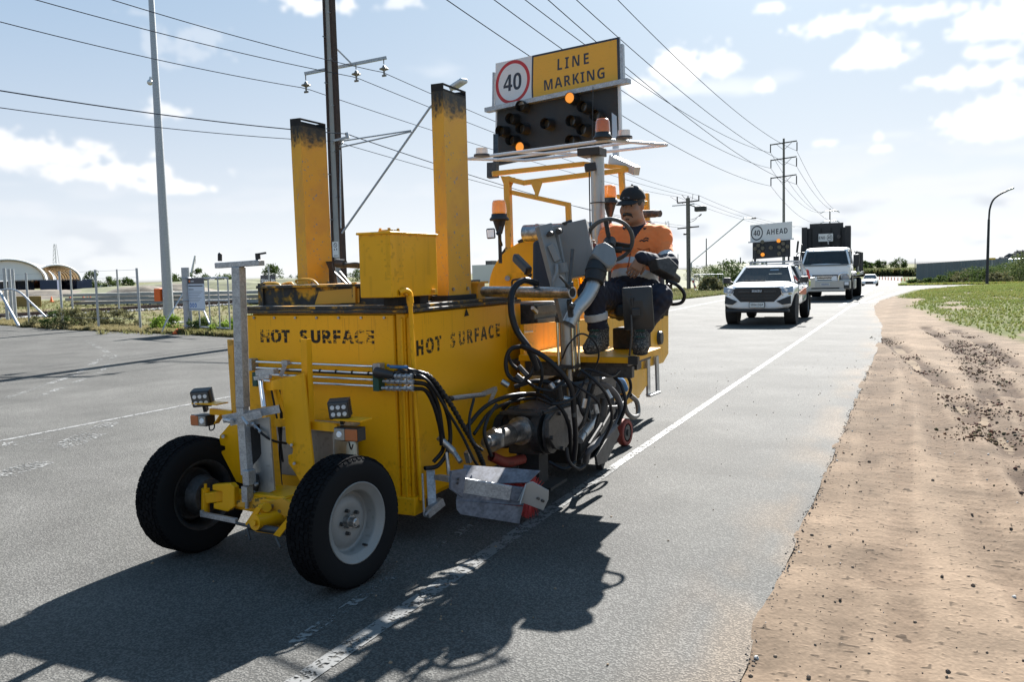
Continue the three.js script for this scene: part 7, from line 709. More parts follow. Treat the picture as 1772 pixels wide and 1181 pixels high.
  const bl = [-5.005, 2.4, -45], brr = [-2.772, 2.325, -45], tp = [-3.881, 3.509, -45]; const cb = P('crash_board', [boxMM(bl[0], brr[0], 1.2, tp[1] - 0.1, -45.1, -44.9), boxMM(bl[0] + 0.35, brr[0] - 0.35, tp[1] - 0.1, tp[1] + 0.12, -45.08, -44.92), boxMM(bl[0], bl[0] + 0.25, 1.2, tp[1] - 0.05, -44.9, -44.7), boxMM(brr[0] - 0.25, brr[0], 1.2, tp[1] - 0.05, -44.9, -44.7)], std({ c: [0.016, 0.016, 0.018], roughness: 0.6 })); for (let i = 0; i < 4; i++) P('board_rib', boxMM(lerp(bl[0], brr[0], 0.2 + i * 0.2) - 0.03, lerp(bl[0], brr[0], 0.2 + i * 0.2) + 0.03, 1.25, tp[1] - 0.12, -44.9, -44.86), M.soot, cb); P('board_lamp', cyl([lerp(bl[0], brr[0], 0.76), tp[1] - 0.55, -44.85], [lerp(bl[0], brr[0], 0.76), tp[1] - 0.55, -44.7], 0.09), M.darkSteel, cb);
  const a = [-4.214, 3.092, -44.6], c = [-3.555, 2.761, -44.6]; const se = P('message_sign', [boxMM(a[0], c[0], c[1], a[1], -44.64, -44.61), bar([(a[0] + c[0]) / 2 + 0.1, c[1], -44.62], [(a[0] + c[0]) / 2 + 0.12, 2.6, -44.62], 0.04, 0.04)], M.signBack, o, 'END 40 sign on the black crash board'); textFace(se, [a[0], a[1] + 0.02, -44.6], [c[0], a[1] + 0.02, -44.6], [c[0], c[1] - 0.02, -44.6], [a[0], c[1] - 0.02, -44.6], 512, 220, (x, W, H) => { x.fillStyle = 'rgb(205,205,202)'; x.fillRect(0, 0, W, H); x.fillStyle = 'rgb(24,24,30)'; x.font = 'bold 116px sans-serif'; x.fillText('END', 8, 154); x.lineWidth = 15; x.strokeStyle = 'rgb(24,24,30)'; x.beginPath(); x.arc(392, 112, 88, 0, 6.3); x.stroke(); x.textAlign = 'center'; x.fillText('40', 392, 150); }, 'sign_face');
  const S = (x, y, z) => q(x, y - 0.15, z); person('truck driver in orange shirt behind the truck windscreen', undefined, { base: S(-0.5, 1.42, -0.9), head: S(-0.5, 2.2, -0.85), neck: S(-0.5, 2.05, -0.9), chest: S(-0.5, 1.9, -0.92), belly: S(-0.5, 1.66, -0.92), pelvis: S(-0.5, 1.56, -0.95), hipL: S(-0.4, 1.55, -0.95), hipR: S(-0.6, 1.55, -0.95), shL: S(-0.3, 2.0, -0.9), elL: S(-0.24, 1.8, -0.75), wrL: S(-0.36, 1.86, -0.52), handL: [0, 0.3, 1], palmL: [-1, 0, 0], shR: S(-0.7, 2.0, -0.9), elR: S(-0.76, 1.8, -0.75), wrR: S(-0.62, 1.86, -0.52), handR: [0, 0.3, 1], palmR: [1, 0, 0], knL: S(-0.36, 1.56, -0.55), anL: S(-0.36, 1.52, -0.45), toL: S(-0.36, 1.46, -0.3), knR: S(-0.64, 1.56, -0.55), anR: S(-0.64, 1.52, -0.45), toR: S(-0.64, 1.46, -0.3), front: [0, 0, 1] }, [0, 0, 1], [0, 1, 0], { skin: skinM, hi: orangeM, navy: navyM, band: bandM, boot: bootM, cap: null, cell: 0.03, fine: 0.012, shirtCell: 0.022, wr: 0.3 });
  { const U2 = (x, y, z) => [x - 3.86, y - 0.1, z - 24.2]; person('driver in orange shirt behind the utility windscreen', undefined, { base: U2(-0.38, 1.02, -2.1), head: U2(-0.38, 1.52, -2.12), neck: U2(-0.38, 1.40, -2.15), chest: U2(-0.38, 1.30, -2.17), belly: U2(-0.38, 1.14, -2.17), pelvis: U2(-0.38, 1.1, -2.17), hipL: U2(-0.3, 1.1, -2.17), hipR: U2(-0.46, 1.1, -2.17), shL: U2(-0.2, 1.36, -2.15), elL: U2(-0.16, 1.2, -1.95), wrL: U2(-0.26, 1.22, -1.76), handL: [0, 0.3, 1], palmL: [-1, 0, 0], shR: U2(-0.56, 1.36, -2.15), elR: U2(-0.6, 1.2, -1.95), wrR: U2(-0.5, 1.22, -1.76), handR: [0, 0.3, 1], palmR: [1, 0, 0], knL: U2(-0.3, 1.1, -1.85), anL: U2(-0.3, 1.08, -1.72), toL: U2(-0.3, 1.07, -1.6), knR: U2(-0.48, 1.1, -1.85), anR: U2(-0.48, 1.08, -1.72), toR: U2(-0.48, 1.07, -1.6), front: [0, 0, 1] }, [0, 0, 1], [0, 1, 0], { skin: skinM, hi: orangeM, navy: navyM, band: bandM, boot: bootM, cap: null, cell: 0.03, fine: 0.012, shirtCell: 0.022, wr: 0.3 }); }
}
// ---- white car far behind ----
{
  const zc = -116, y = dip(zc), B = [-5.0, y, zc], q = (x, yy, z) => [B[0] + x, y + yy, zc + z], G = (g) => g.translate(...B), o = thing('white_car', 'small white sedan far off on the road beyond the truck', 'car', [B[0], y, zc - 2]), P = (n, g, m, par = o) => part(n, g, m, par);
  const b = P('body', [G(loft([{ z: 0, hw: 0.7, y0: 0.3, y1: 0.62 }, { z: -0.15, hw: 0.86, y0: 0.24, y1: 0.72 }, { z: -1.1, hw: 0.9, y0: 0.22, y1: 0.92 }, { z: -3.6, hw: 0.9, y0: 0.22, y1: 0.96 }, { z: -4.4, hw: 0.84, y0: 0.3, y1: 0.94 }])), G(loft([{ z: -1.75, hw: 0.6, y0: 1.36, y1: 1.42 }, { z: -2.4, hw: 0.62, y0: 1.36, y1: 1.46 }, { z: -3.1, hw: 0.6, y0: 1.34, y1: 1.42 }]))], M.white); P('windscreen', plate([q(-0.74, 0.9, -1.05), q(0.74, 0.9, -1.05), q(0.58, 1.39, -1.76), q(-0.58, 1.39, -1.76)], 0.01), M.glassDark, b); for (const s of [-1, 1]) { P('side_window', plate([q(s * 0.84, 0.92, -1.2), q(s * 0.84, 0.94, -3.6), q(s * 0.6, 1.38, -3.1), q(s * 0.6, 1.38, -1.8)], 0.01), M.glassDark, b); P('headlight', G(new RoundedBoxGeometry(0.3, 0.12, 0.1, 2, 0.03).translate(s * 0.64, 0.64, -0.07)), M.lens, b); for (const z of [-0.85, -3.5]) vehicleWheel('wheel', o, (p) => [p[0] + B[0], p[1] + y, p[2] + zc], s * 0.8, z, 0.32, 0.22); } P('grille', G(new RoundedBoxGeometry(0.9, 0.26, 0.06, 2, 0.03).translate(0, 0.46, 0.0)), M.black, b); P('rear_window', plate([q(-0.6, 1.36, -3.1), q(0.6, 1.36, -3.1), q(0.7, 0.96, -3.75), q(-0.7, 0.96, -3.75)], 0.01), M.glassDark, b);
}


// ================= BACKGROUND THINGS =================
const leafMs = [[0.055, 0.085, 0.022], [0.075, 0.105, 0.03], [0.10, 0.12, 0.045], [0.13, 0.125, 0.06]].map((c) => phys({ c, roughness: 0.95, specularIntensity: 0.15, transmission: 0.25, thickness: 0, side: THREE.DoubleSide }));
function crown(c, rad, n, leaf, seed, flatB = 0.2) { // leaf faces gathered in clumps inside an uneven volume
  const r = rng(seed), P = [], N = []; const clumps = []; const nc = Math.max(14, Math.round(n / 60)); for (let k = 0; k < nc; k++) { const a = r() * 6.283, u = Math.pow(r(), 0.5), h = lerp(-flatB, 1, r()), w = Math.sqrt(Math.max(0.05, 1 - h * h)) * u; clumps.push([c[0] + Math.cos(a) * w * rad[0], c[1] + h * rad[1], c[2] + Math.sin(a) * w * rad[2], 0.22 + 0.2 * r()]); }
  for (let i = 0; i < n; i++) { const q = clumps[Math.floor(r() * nc)], s = q[3] * Math.min(rad[0], rad[1] * 1.4); const x = q[0] + (r() + r() + r() - 1.5) * s, y = q[1] + (r() + r() + r() - 1.5) * s * 0.8, z = q[2] + (r() + r() + r() - 1.5) * s; const a = r() * 6.283, b = r() * 6.283, l = leaf * (0.6 + 0.8 * r()); const u = [Math.cos(a) * Math.cos(b) * l, Math.sin(b) * l, Math.sin(a) * Math.cos(b) * l], v = [-Math.sin(a) * l * 0.5, (r() - 0.5) * l * 0.6, Math.cos(a) * l * 0.5]; P.push(x - v[0], y - v[1], z - v[2], x + v[0], y + v[1], z + v[2], x + u[0], y + u[1], z + u[2]); }
  const g = new THREE.BufferGeometry(); g.setAttribute('position', new THREE.Float32BufferAttribute(P, 3)); g.computeVertexNormals(); return g;
}
function tree(name, label, group, base, h, w, n, leaf, seed, mat, trunkH = 0.35) { const o = thing(name, label, name.includes('tree') ? 'tree' : 'shrub', base, group); const r = rng(seed); const limbs = []; const t0 = base, t1 = add(base, [0.05 * h * (r() - 0.5), h * trunkH, 0]); limbs.push(cyl(t0, t1, h * 0.035, h * 0.025, 7)); for (let i = 0; i < 4; i++) { const a = r() * 6.28; limbs.push(cyl(mix(t0, t1, 0.7 + 0.3 * r()), add(t1, [Math.cos(a) * w * 0.5, h * (0.15 + 0.3 * r()), Math.sin(a) * w * 0.5]), h * 0.018, h * 0.006, 5)); } part('trunk', limbs, M.wood, o); part('crown', crown(add(base, [0, h * (trunkH + (1 - trunkH) * 0.42), 0]), [w, h * (1 - trunkH) * 0.56, w], n, leaf, seed + 1, 0.75), mat, o); return o; }
// ---- stobie pole beside the road, crossarm, insulators, outreach lamp ----
const stobie = [-14.6, 0, -20.1];
function stobiePole(base, H, label, group) { const o = thing('stobie_pole', label, 'power pole', base, group); const w0 = 0.30, w1 = 0.16, p = (x, y, z) => [base[0] + x, base[1] + y, base[2] + z]; for (const s of [-1, 1]) part('steel_flange', bar(p(s * w0 * 0.5, 0, 0), p(s * w1 * 0.5, H, 0), 0.07, 0.20, [0, 0, 1]), M.rust, o); part('concrete_core', plate([p(-w0 * 0.5 + 0.03, 0, 0.07), p(w0 * 0.5 - 0.03, 0, 0.07), p(w1 * 0.5 - 0.03, H, 0.07), p(-w1 * 0.5 + 0.03, H, 0.07)], 0.14), M.concrete, o); return o; }
{
  const o = stobiePole(stobie, 15.5, 'tall steel and concrete power pole rising behind the far chimney'); const P = (n, g, m, par = o) => part(n, g, m, par);
  const bolts = []; for (let i = 0; i < 12; i++) P('step_bolt', cyl([stobie[0] + (i % 2 ? 0.1 : -0.1), 3.2 + i * 0.62, stobie[2] + 0.1], [stobie[0] + (i % 2 ? 0.1 : -0.1), 3.2 + i * 0.62, stobie[2] + 0.2], 0.018), M.galv);
  const ca = [-15.367, 7.233, -19.897], cb = [-13.476, 7.699, -21.147]; P('crossarm', bar(ca, cb, 0.08, 0.08), M.galv); P('crossarm_stay', bar([-14.605, 7.946, -20.312], [-14.223, 7.48, -20.56], 0.04, 0.04), M.galv); const ins = (p) => P('insulator', [cyl(p, add(p, [0, -0.14, 0]), 0.015), lathe([[0.02, 0], [0.05, 0.02], [0.13, 0.05], [0.13, 0.07], [0.06, 0.10], [0.03, 0.16], [0, 0.16]], add(p, [0, -0.34, 0]), [0, 1, 0], 14), cyl(add(p, [0, -0.46, 0]), add(p, [0, -0.34, 0]), 0.025), cyl(add(p, [-0.06, -0.46, 0]), add(p, [0.06, -0.46, 0]), 0.03)], std({ c: [0.16, 0.15, 0.13], roughness: 0.3 })); ins([-15.337, 7.2, -19.908]); ins([-14.136, 7.494, -20.601]); ins([-13.493, 7.644, -21.023]);
  P('lower_bracket', [bar([-14.588, 5.333, -19.983], [-14.097, 5.432, -20.109], 0.08, 0.06), cyl([-14.17, 5.545, -20.085], [-14.139, 5.386, -20.085], 0.05), bar([-14.545, 5.075, -20.091], [-14.314, 5.31, -20.108], 0.03, 0.03)], M.galv); P('outreach_tube', [cyl([-14.315, 2.802, -19.89], [-11.785, 6.084, -20.575], 0.03), cyl([-11.785, 6.084, -20.575], [-10.967, 6.521, -20.55], 0.028)], M.galv); P('outreach_tie', [cyl([-14.4, 5.328, -20.07], [-12.294, 5.481, -20.397], 0.02)], M.galv); P('outreach_tie', [cyl([-14.37, 5.168, -20.07], [-12.294, 5.451, -20.395], 0.02)], M.galv); const lt = P('lamp_head', [new RoundedBoxGeometry(0.26, 0.14, 0.55, 3, 0.06).rotateY(1.2).rotateZ(0.25).translate(...[-10.878, 6.558, -20.484])], M.signBack); P('conduit', cyl([-14.428, 5.097, -20.092], [-14.376, 2.948, -19.93], 0.02), M.galv); const np = [-14.41, 2.359, -19.752]; part('pole_notice', quadFace(add(np, [-0.10, 0.21, 0.06]), add(np, [0.10, 0.21, 0.06]), add(np, [0.10, -0.21, 0.06]), add(np, [-0.10, -0.21, 0.06])), std({ map: canvasTex(128, 256, (x, W, H) => { x.fillStyle = 'rgb(215,215,212)'; x.fillRect(0, 0, W, H); x.strokeStyle = 'rgb(40,40,44)'; x.lineWidth = 9; x.beginPath(); x.arc(64, 56, 34, 0, 6.3); x.stroke(); x.beginPath(); x.moveTo(44, 40); x.lineTo(84, 74); x.stroke(); x.fillStyle = 'rgb(60,60,64)'; x.fillRect(30, 118, 20, 24); x.fillRect(80, 110, 20, 30); x.fillRect(20, 226, 88, 10); }), roughness: 0.5 }), o, undefined, true);
}
// ---- other poles along the road ----
{
  const H1 = stobiePole([-15.5, -0.9, -118.5], 19.0, 'tall power pole with three crossarms behind the AHEAD sign', undefined); const p = (x, y) => [-15.5 + x, y, -118.4]; for (const [y, w] of [[17.5, 1.65], [15.5, 1.6], [13.2, 1.6]]) { part('crossarm', bar(p(-w, y - 0.1), p(w, y + 0.15), 0.12, 0.14), M.darkSteel, H1); for (const s of [-1, 1]) { part('insulator', cyl(p(s * w, y), p(s * w, y - 1.1), 0.07, 0.07, 8), M.darkSteel, H1); part('arm_brace', bar(p(s * 0.1, y - 0.8), p(s * w * 0.6, y), 0.05, 0.05), M.darkSteel, H1); } }
  const H2 = stobiePole([-17, -1.2, -205], 15.2, 'distant power pole showing above the black crash board'); const p2 = (x, y) => [-17 + x, y, -204.9]; for (const y of [13.4, 11.2]) { part('crossarm', hose([p2(-2, y - 0.3), p2(-1, y + 0.1), p2(0, y + 0.1), p2(1.4, y + 0.1), p2(2, y - 0.3)], 0.1), M.signBack, H2); }
  const b = [-16.1, 0, -68], w = thing('timber_pole', 'weathered roadside power pole with transformer behind the driver', 'power pole', b); const q = (x, y, z = 0) => [b[0] + x, y, b[2] + z]; const W = (n, g, m = M.wood) => part(n, g, m, w); W('pole', [bar(q(0, 0), q(0, 7.1), 0.28, 0.2, [0, 0, 1])], std({ c: [0.2, 0.185, 0.165], roughness: 0.85, map: wearT })); W('crossarm', bar(q(-0.85, 6.75), q(0.85, 6.85), 0.1, 0.1), M.darkSteel); W('crossarm', bar(q(-1.25, 6.55), q(0.5, 6.6), 0.08, 0.08), M.signBack); W('crossarm', bar(q(-0.85, 4.75), q(0.85, 4.85), 0.08, 0.1), M.darkSteel); for (const x of [-0.85, 0, 0.85]) W('insulator', cyl(q(x, 6.8), q(x, 7.25), 0.05, 0.05, 8), M.darkSteel); W('transformer', [new RoundedBoxGeometry(0.9, 0.4, 0.5, 2, 0.08).translate(...q(1.0, 6.2, 0.1))], M.darkSteel); W('transformer_bracket', bar(q(0, 6.6), q(0.8, 6.3), 0.06, 0.08), M.darkSteel); W('pole_box', new RoundedBoxGeometry(0.2, 0.14, 0.2, 1, 0.03).translate(...q(-0.28, 4.3)), M.black); for (const [x0, y0, x1, y1] of [[-1.4, 7.3, -0.2, 6.6], [-0.5, 7.4, 0.1, 6.8], [0.4, 7.4, 0.3, 6.9], [0.2, 5.4, 0.9, 5.7], [0.1, 5.2, 0.7, 5.5]]) W('jumper', hose([q(x0, y0), q((x0 + x1) / 2, (y0 + y1) / 2 - 0.06), q(x1, y1)], 0.018), M.black); W('fuse', cyl(q(0.85, 5.65), q(1.05, 5.8), 0.05), M.black); W('pole_guard', bar(q(0.1, 0.1, 0.12), q(0.1, 2.4, 0.12), 0.06, 0.03), M.black);
  const sp = (px, label) => label; const thin = (name, a, b2, r, label, cat = 'pole', grp, mat = M.darkSteel) => solo(name, cyl(a, b2, r, r * 0.7, 8), mat, label, cat, grp); thin('distant_pole', [-32.585, 0.028, -150.621], [-32.658, 6.706, -151.167], 0.12, 'bare distant post right of the timber power pole'); thin('distant_pole', [-29.048, -0.017, -163.318], [-29.085, 3.384, -163.596], 0.14, 'short distant post left of the utility sign'); thin('distant_pole', [-39.504, 0.264, -158.489], [-39.547, 4.304, -158.819], 0.10, 'thin distant post left of the timber power pole'); thin('distant_pole', [0.17, -0.056, -165.818], [0.144, 2.336, -166.014], 0.08, 'thin post at the left end of the grey wall');
  const la = [-20.983, 2.19, -89.841], arm = thing('outreach_lamp', 'slanting outreach street lamp beyond the timber pole', 'street lamp', [la[0], 0, la[2]]); part('pole', cyl([la[0], 0, la[2]], [-20.983, 2.19, -89.841], 0.1, 0.08), M.galv, arm); part('arm', [cyl([-20.983, 2.19, -89.841], [-15.667, 6.547, -90.475], 0.05), cyl([-15.667, 6.547, -90.475], [-14.709, 6.521, -90.917], 0.05)], M.signBack, arm); part('lamp_head', new RoundedBoxGeometry(0.5, 0.14, 0.25, 2, 0.05).translate(...[-14.815, 6.524, -90.868]), M.darkSteel, arm);
  const lb = [5.3, dip(-79) - 0.05, -79], sl = thing('street_lamp', 'dark curved street lamp on the right verge by the side road', 'street lamp', lb); part('pole', [cyl(lb, add(lb, [0.05, 5.2, 0]), 0.12, 0.09, 12), hose([add(lb, [0.05, 5.15, 0]), add(lb, [0.12, 6.1, 0]), add(lb, [0.35, 6.75, 0]), add(lb, [0.8, 7.15, 0]), add(lb, [1.3, 7.4, 0])], 0.07)], std({ c: [0.02, 0.02, 0.022], roughness: 0.6 }), sl); part('lamp_head', new RoundedBoxGeometry(0.55, 0.16, 0.28, 3, 0.07).rotateZ(0.35).translate(lb[0] + 1.5, lb[1] + 7.5, lb[2]), M.signBack, sl); part('door_plate', boxMM(lb[0] - 0.1, lb[0] + 0.1, lb[1] + 0.4, lb[1] + 1.0, lb[2] + 0.115, lb[2] + 0.125), M.black, sl);
  // marker post with red and white bands
  const mk = [-14.172, 0.063, -61.854], ms = thing('bollard', 'leaning red and white striped marker post in the weeds', 'bollard', [mk[0], 0, mk[2]]); for (let i = 0; i < 4; i++) part('band', cyl([mk[0] - 0.06 * i, 0.2 + 0.18 * i, mk[2]], [mk[0] - 0.06 * (i + 1), 0.38 + 0.18 * i, mk[2]], 0.07, 0.07, 10), i % 2 ? M.white : M.red, ms);
}
// ---- light mast with camera left of the machine ----
{
  const b = [-25.66, 0, -24.4], o = thing('light_mast', 'tall galvanised mast with a camera inside the fence', 'mast', b); part('mast', cyl(b, [b[0], 15, b[2]], 0.20, 0.08, 14), M.galv, o); part('base_plate', boxMM(b[0] - 0.5, b[0] + 0.5, 0, 0.05, b[2] - 0.4, b[2] + 0.4), M.concrete, o); const c = [-26.378, 9.268, -24.915]; part('camera', [ball(add(c, [-0.02, -0.12, 0.1]), 0.11), cyl(add(c, [0, 0.08, 0.05]), add(c, [-0.02, -0.1, 0.1]), 0.06), bar(add(c, [0, 0.06, 0.05]), add(c, [0.2, 0.06, 0]), 0.06, 0.06)], M.signBack, o); solo('control_box', [boxMM(b[0] - 0.5, b[0] - 0.19, 0.85, 1.33, b[2] - 0.1, b[2] + 0.2, 0.02)], M.orange, 'orange metal box fixed to the foot of the galvanised mast', 'box');
}
// ---- fence, gate, notices ----
{
  const posts = [[0, 562], [52, 565], [110, 568], [172, 571], [244, 573]]; const P3 = [[-36.043, 0, -24.046], [-30.88, 0, -22.465], [-27.809, 0, -21.53], [-25.315, 0, -20.973], [-22.953, 0, -20.61]]; P3.forEach((p, i) => { const f = thing('fence_post', ['leftmost galvanised fence post at the edge of the picture', 'galvanised fence post left of the orange box, first from the shed', 'galvanised fence post second from the shed', 'galvanised fence post third from the shed', 'galvanised fence post nearest the mast'][i], 'fence post', p, 'fence posts'); part('post', cyl([p[0], -0.05, p[2]], [p[0] - 0.02, 2.05, p[2]], 0.04, 0.04, 10), M.galv, f); part('footing', cyl([p[0], -0.05, p[2]], [p[0], 0.03, p[2]], 0.16, 0.14, 10), M.concrete, f); });
  for (const y of [0.4, 1.2, 1.75, 2.0]) solo('fence_wire', P3.slice(0, -1).map((p, i) => cyl([p[0], y, p[2]], [P3[i + 1][0], y, P3[i + 1][2]], 0.005, 0.005, 5)), M.galv, ['lowest strand of fence wire', 'middle strand of fence wire', 'strand of fence wire below the top', 'top strand of fence wire'][[0.4, 1.2, 1.75, 2.0].indexOf(y)] + ' left of the mast', 'wire', 'fence wires');
  [[-43.245, 0, -29.492], [-38.544, 0, -30.446], [-38.557, 0, -33.28], [-37.322, 0, -35.691], [-34.424, 0, -38.103], [-32.228, 0, -37.854]].forEach((p, i) => solo('fence_post', cyl([p[0], -0.05, p[2]], [p[0], 2.3, p[2]], 0.045, 0.045, 8), M.galv, 'thin grey post in the fence behind the rail, ' + ['first', 'second', 'third', 'fourth', 'fifth', 'sixth'][i] + ' from the left', 'fence post', 'posts of the fence behind the rail'));
  [[88, 548], [100, 549]].forEach(() => 0); const trio = [[-36.706, 0, -25.661], [-38.245, 0, -26.97], [-38.653, 0, -27.435]]; trio.forEach((p, i) => solo('gate_stanchion', cyl([p[0], -0.05, p[2]], [p[0], 2.35, p[2]], 0.07, 0.07, 10), M.galv, ['front', 'middle', 'back'][i] + ' post of the three close set galvanised gate posts at left', 'gate post', 'close set gate posts'));
  const gl = thing('gate_leaf', 'bent tube gate leaf standing open at the far left', 'gate', [-34.626, 0, -24.097]); part('top_tube', hose([[-32.161, 1.313, -21.541], [-31.084, 1.409, -21.496], [-30.22, 1.444, -21.348], [-29.534, 1.312, -21.212], [-28.798, 0.933, -21.078], [-28.139, 0.43, -21.119]], 0.035), M.galv, gl); part('stay', cyl([-30.606, 1.37, -21.162], [-28.549, 0.148, -20.352], 0.05), M.galv, gl);
  const gp = [-20.097, 0, -19.85], post = thing('gate_post', 'thick galvanised gate post with pale notice beside it', 'gate post', gp); part('post', cyl([gp[0], -0.05, gp[2]], [gp[0], 2.0, gp[2]], 0.12, 0.12, 16), M.galv, post); for (const y of [0.22, 1.0, 1.68]) part('hinge', new THREE.TorusGeometry(0.13, 0.02, 6, 20).rotateX(Math.PI / 2).translate(gp[0], y, gp[2]), M.galv, post);
  const g2 = add(gp, [2.3, 0, 0.7]), g = thing('site_gate', 'galvanised tube site gate carrying the notice board', 'gate', gp), e = (t, y) => [lerp(gp[0] + 0.15, g2[0], t), y, lerp(gp[2], g2[2], t)]; for (const y of [0.2, 1.0, 1.66]) part('rail', cyl(e(0, y), e(1, y), 0.028), M.galv, g); for (const t of [0.0, 0.22, 0.5, 0.75, 1]) part('stile', cyl(e(t, 0.2), e(t, t === 0 || t === 1 ? 1.66 : 1.64), 0.022), M.galv, g); part('brace', cyl(e(0.02, 1.6), e(0.5, 0.25), 0.022), M.galv, g);
  const nb = thing('notice_board', 'pale site notice with dark header on the gate', 'sign', [gp[0] + 0.5, 0.75, gp[2] + 0.2]); const nq = (t, y, d) => add(e(t, y), [0.01 * 0, 0, 0.05 + d]); part('board', plate([nq(-0.02, 1.68, 0), nq(-0.02, 0.70, 0), nq(0.42, 0.70, 0), nq(0.42, 1.68, 0)], 0.012), M.signBack, nb); part('notice_print', quadFace(nq(-0.02, 1.68, 0.004), nq(0.42, 1.68, 0.004), nq(0.42, 0.70, 0.004), nq(-0.02, 0.70, 0.004)), std({ map: canvasTex(384, 520, (x, W, H) => { x.fillStyle = 'rgb(196,202,212)'; x.fillRect(0, 0, W, H); x.fillStyle = 'rgb(62,60,68)'; x.fillRect(0, 0, W, 96); x.fillStyle = 'rgb(214,110,40)'; x.beginPath(); x.arc(44, 52, 20, 0, 6.3); x.fill(); x.fillStyle = 'rgb(190,190,195)'; x.fillRect(74, 46, 76, 16); x.fillStyle = 'rgb(50,54,66)'; x.fillRect(14, 118, 340, 20); x.fillRect(14, 178, 120, 12); x.fillStyle = 'rgb(140,146,158)'; for (let i = 0; i < 7; i++) x.fillRect(14, 212 + i * 26, 330 - (i * 37) % 120, 10); x.fillStyle = 'rgb(30,96,170)'; for (let i = 0; i < 3; i++) { x.beginPath(); x.ellipse(46 + i * 60, 436, 24, 36, 0, 0, 6.3); x.fill(); } x.fillStyle = 'rgb(225,228,232)'; for (let i = 0; i < 3; i++) x.fillRect(38 + i * 60, 420, 14, 34); x.fillStyle = 'rgb(60,64,90)'; x.fillRect(10, 496, 364, 10); }), roughness: 0.5 }), nb, undefined, true);
  solo('stay_pole', [hose([[-20.827, 0.056, -19.505], [-20.827, 0.277, -19.634], [-20.901, 0.735, -20.082], [-20.994, 1.259, -20.637]], 0.022)], M.galv, 'slanting stay tube left of the gate post', 'stay'); solo('orange_bag', [ball([-20.192, 0.055, -19.578], 0.16, 0.7), ball([-19.941, 0.038, -19.583], 0.13, 0.7), ball([-20.287, 0.022, -19.531], 0.1, 0.6)], M.orange, 'small orange bags lying at the foot of the gate post', 'bag');
  const sn = [-40.55, 1.552, -47.526], sgn = thing('sign_in_board', 'dark board reading Sign in behind the tank', 'sign', [sn[0], 0, sn[2]]); part('board', plate([[-41.025, 1.844, -47.331], [-41.015, 0.927, -47.256], [-40.071, 0.902, -47.692], [-40.082, 1.859, -47.77]], 0.05), M.darkSteel, sgn); part('lettering', quadFace([-40.956, 1.804, -47.249], [-40.015, 1.818, -47.688], [-40.005, 0.943, -47.616], [-40.947, 0.928, -47.178]), std({ map: canvasTex(260, 220, (x, W, H) => { x.fillStyle = 'rgb(66,64,68)'; x.fillRect(0, 0, W, H); x.fillStyle = 'rgb(226,226,226)'; x.font = 'bold 74px sans-serif'; x.textAlign = 'center'; x.fillText('Sign in', W / 2, 108); }), roughness: 0.5 }), sgn, undefined, true); part('leg', cyl([sn[0], 0, sn[2] - 0.1], [sn[0], 1.6, sn[2] - 0.1], 0.05), M.galv, sgn);
}
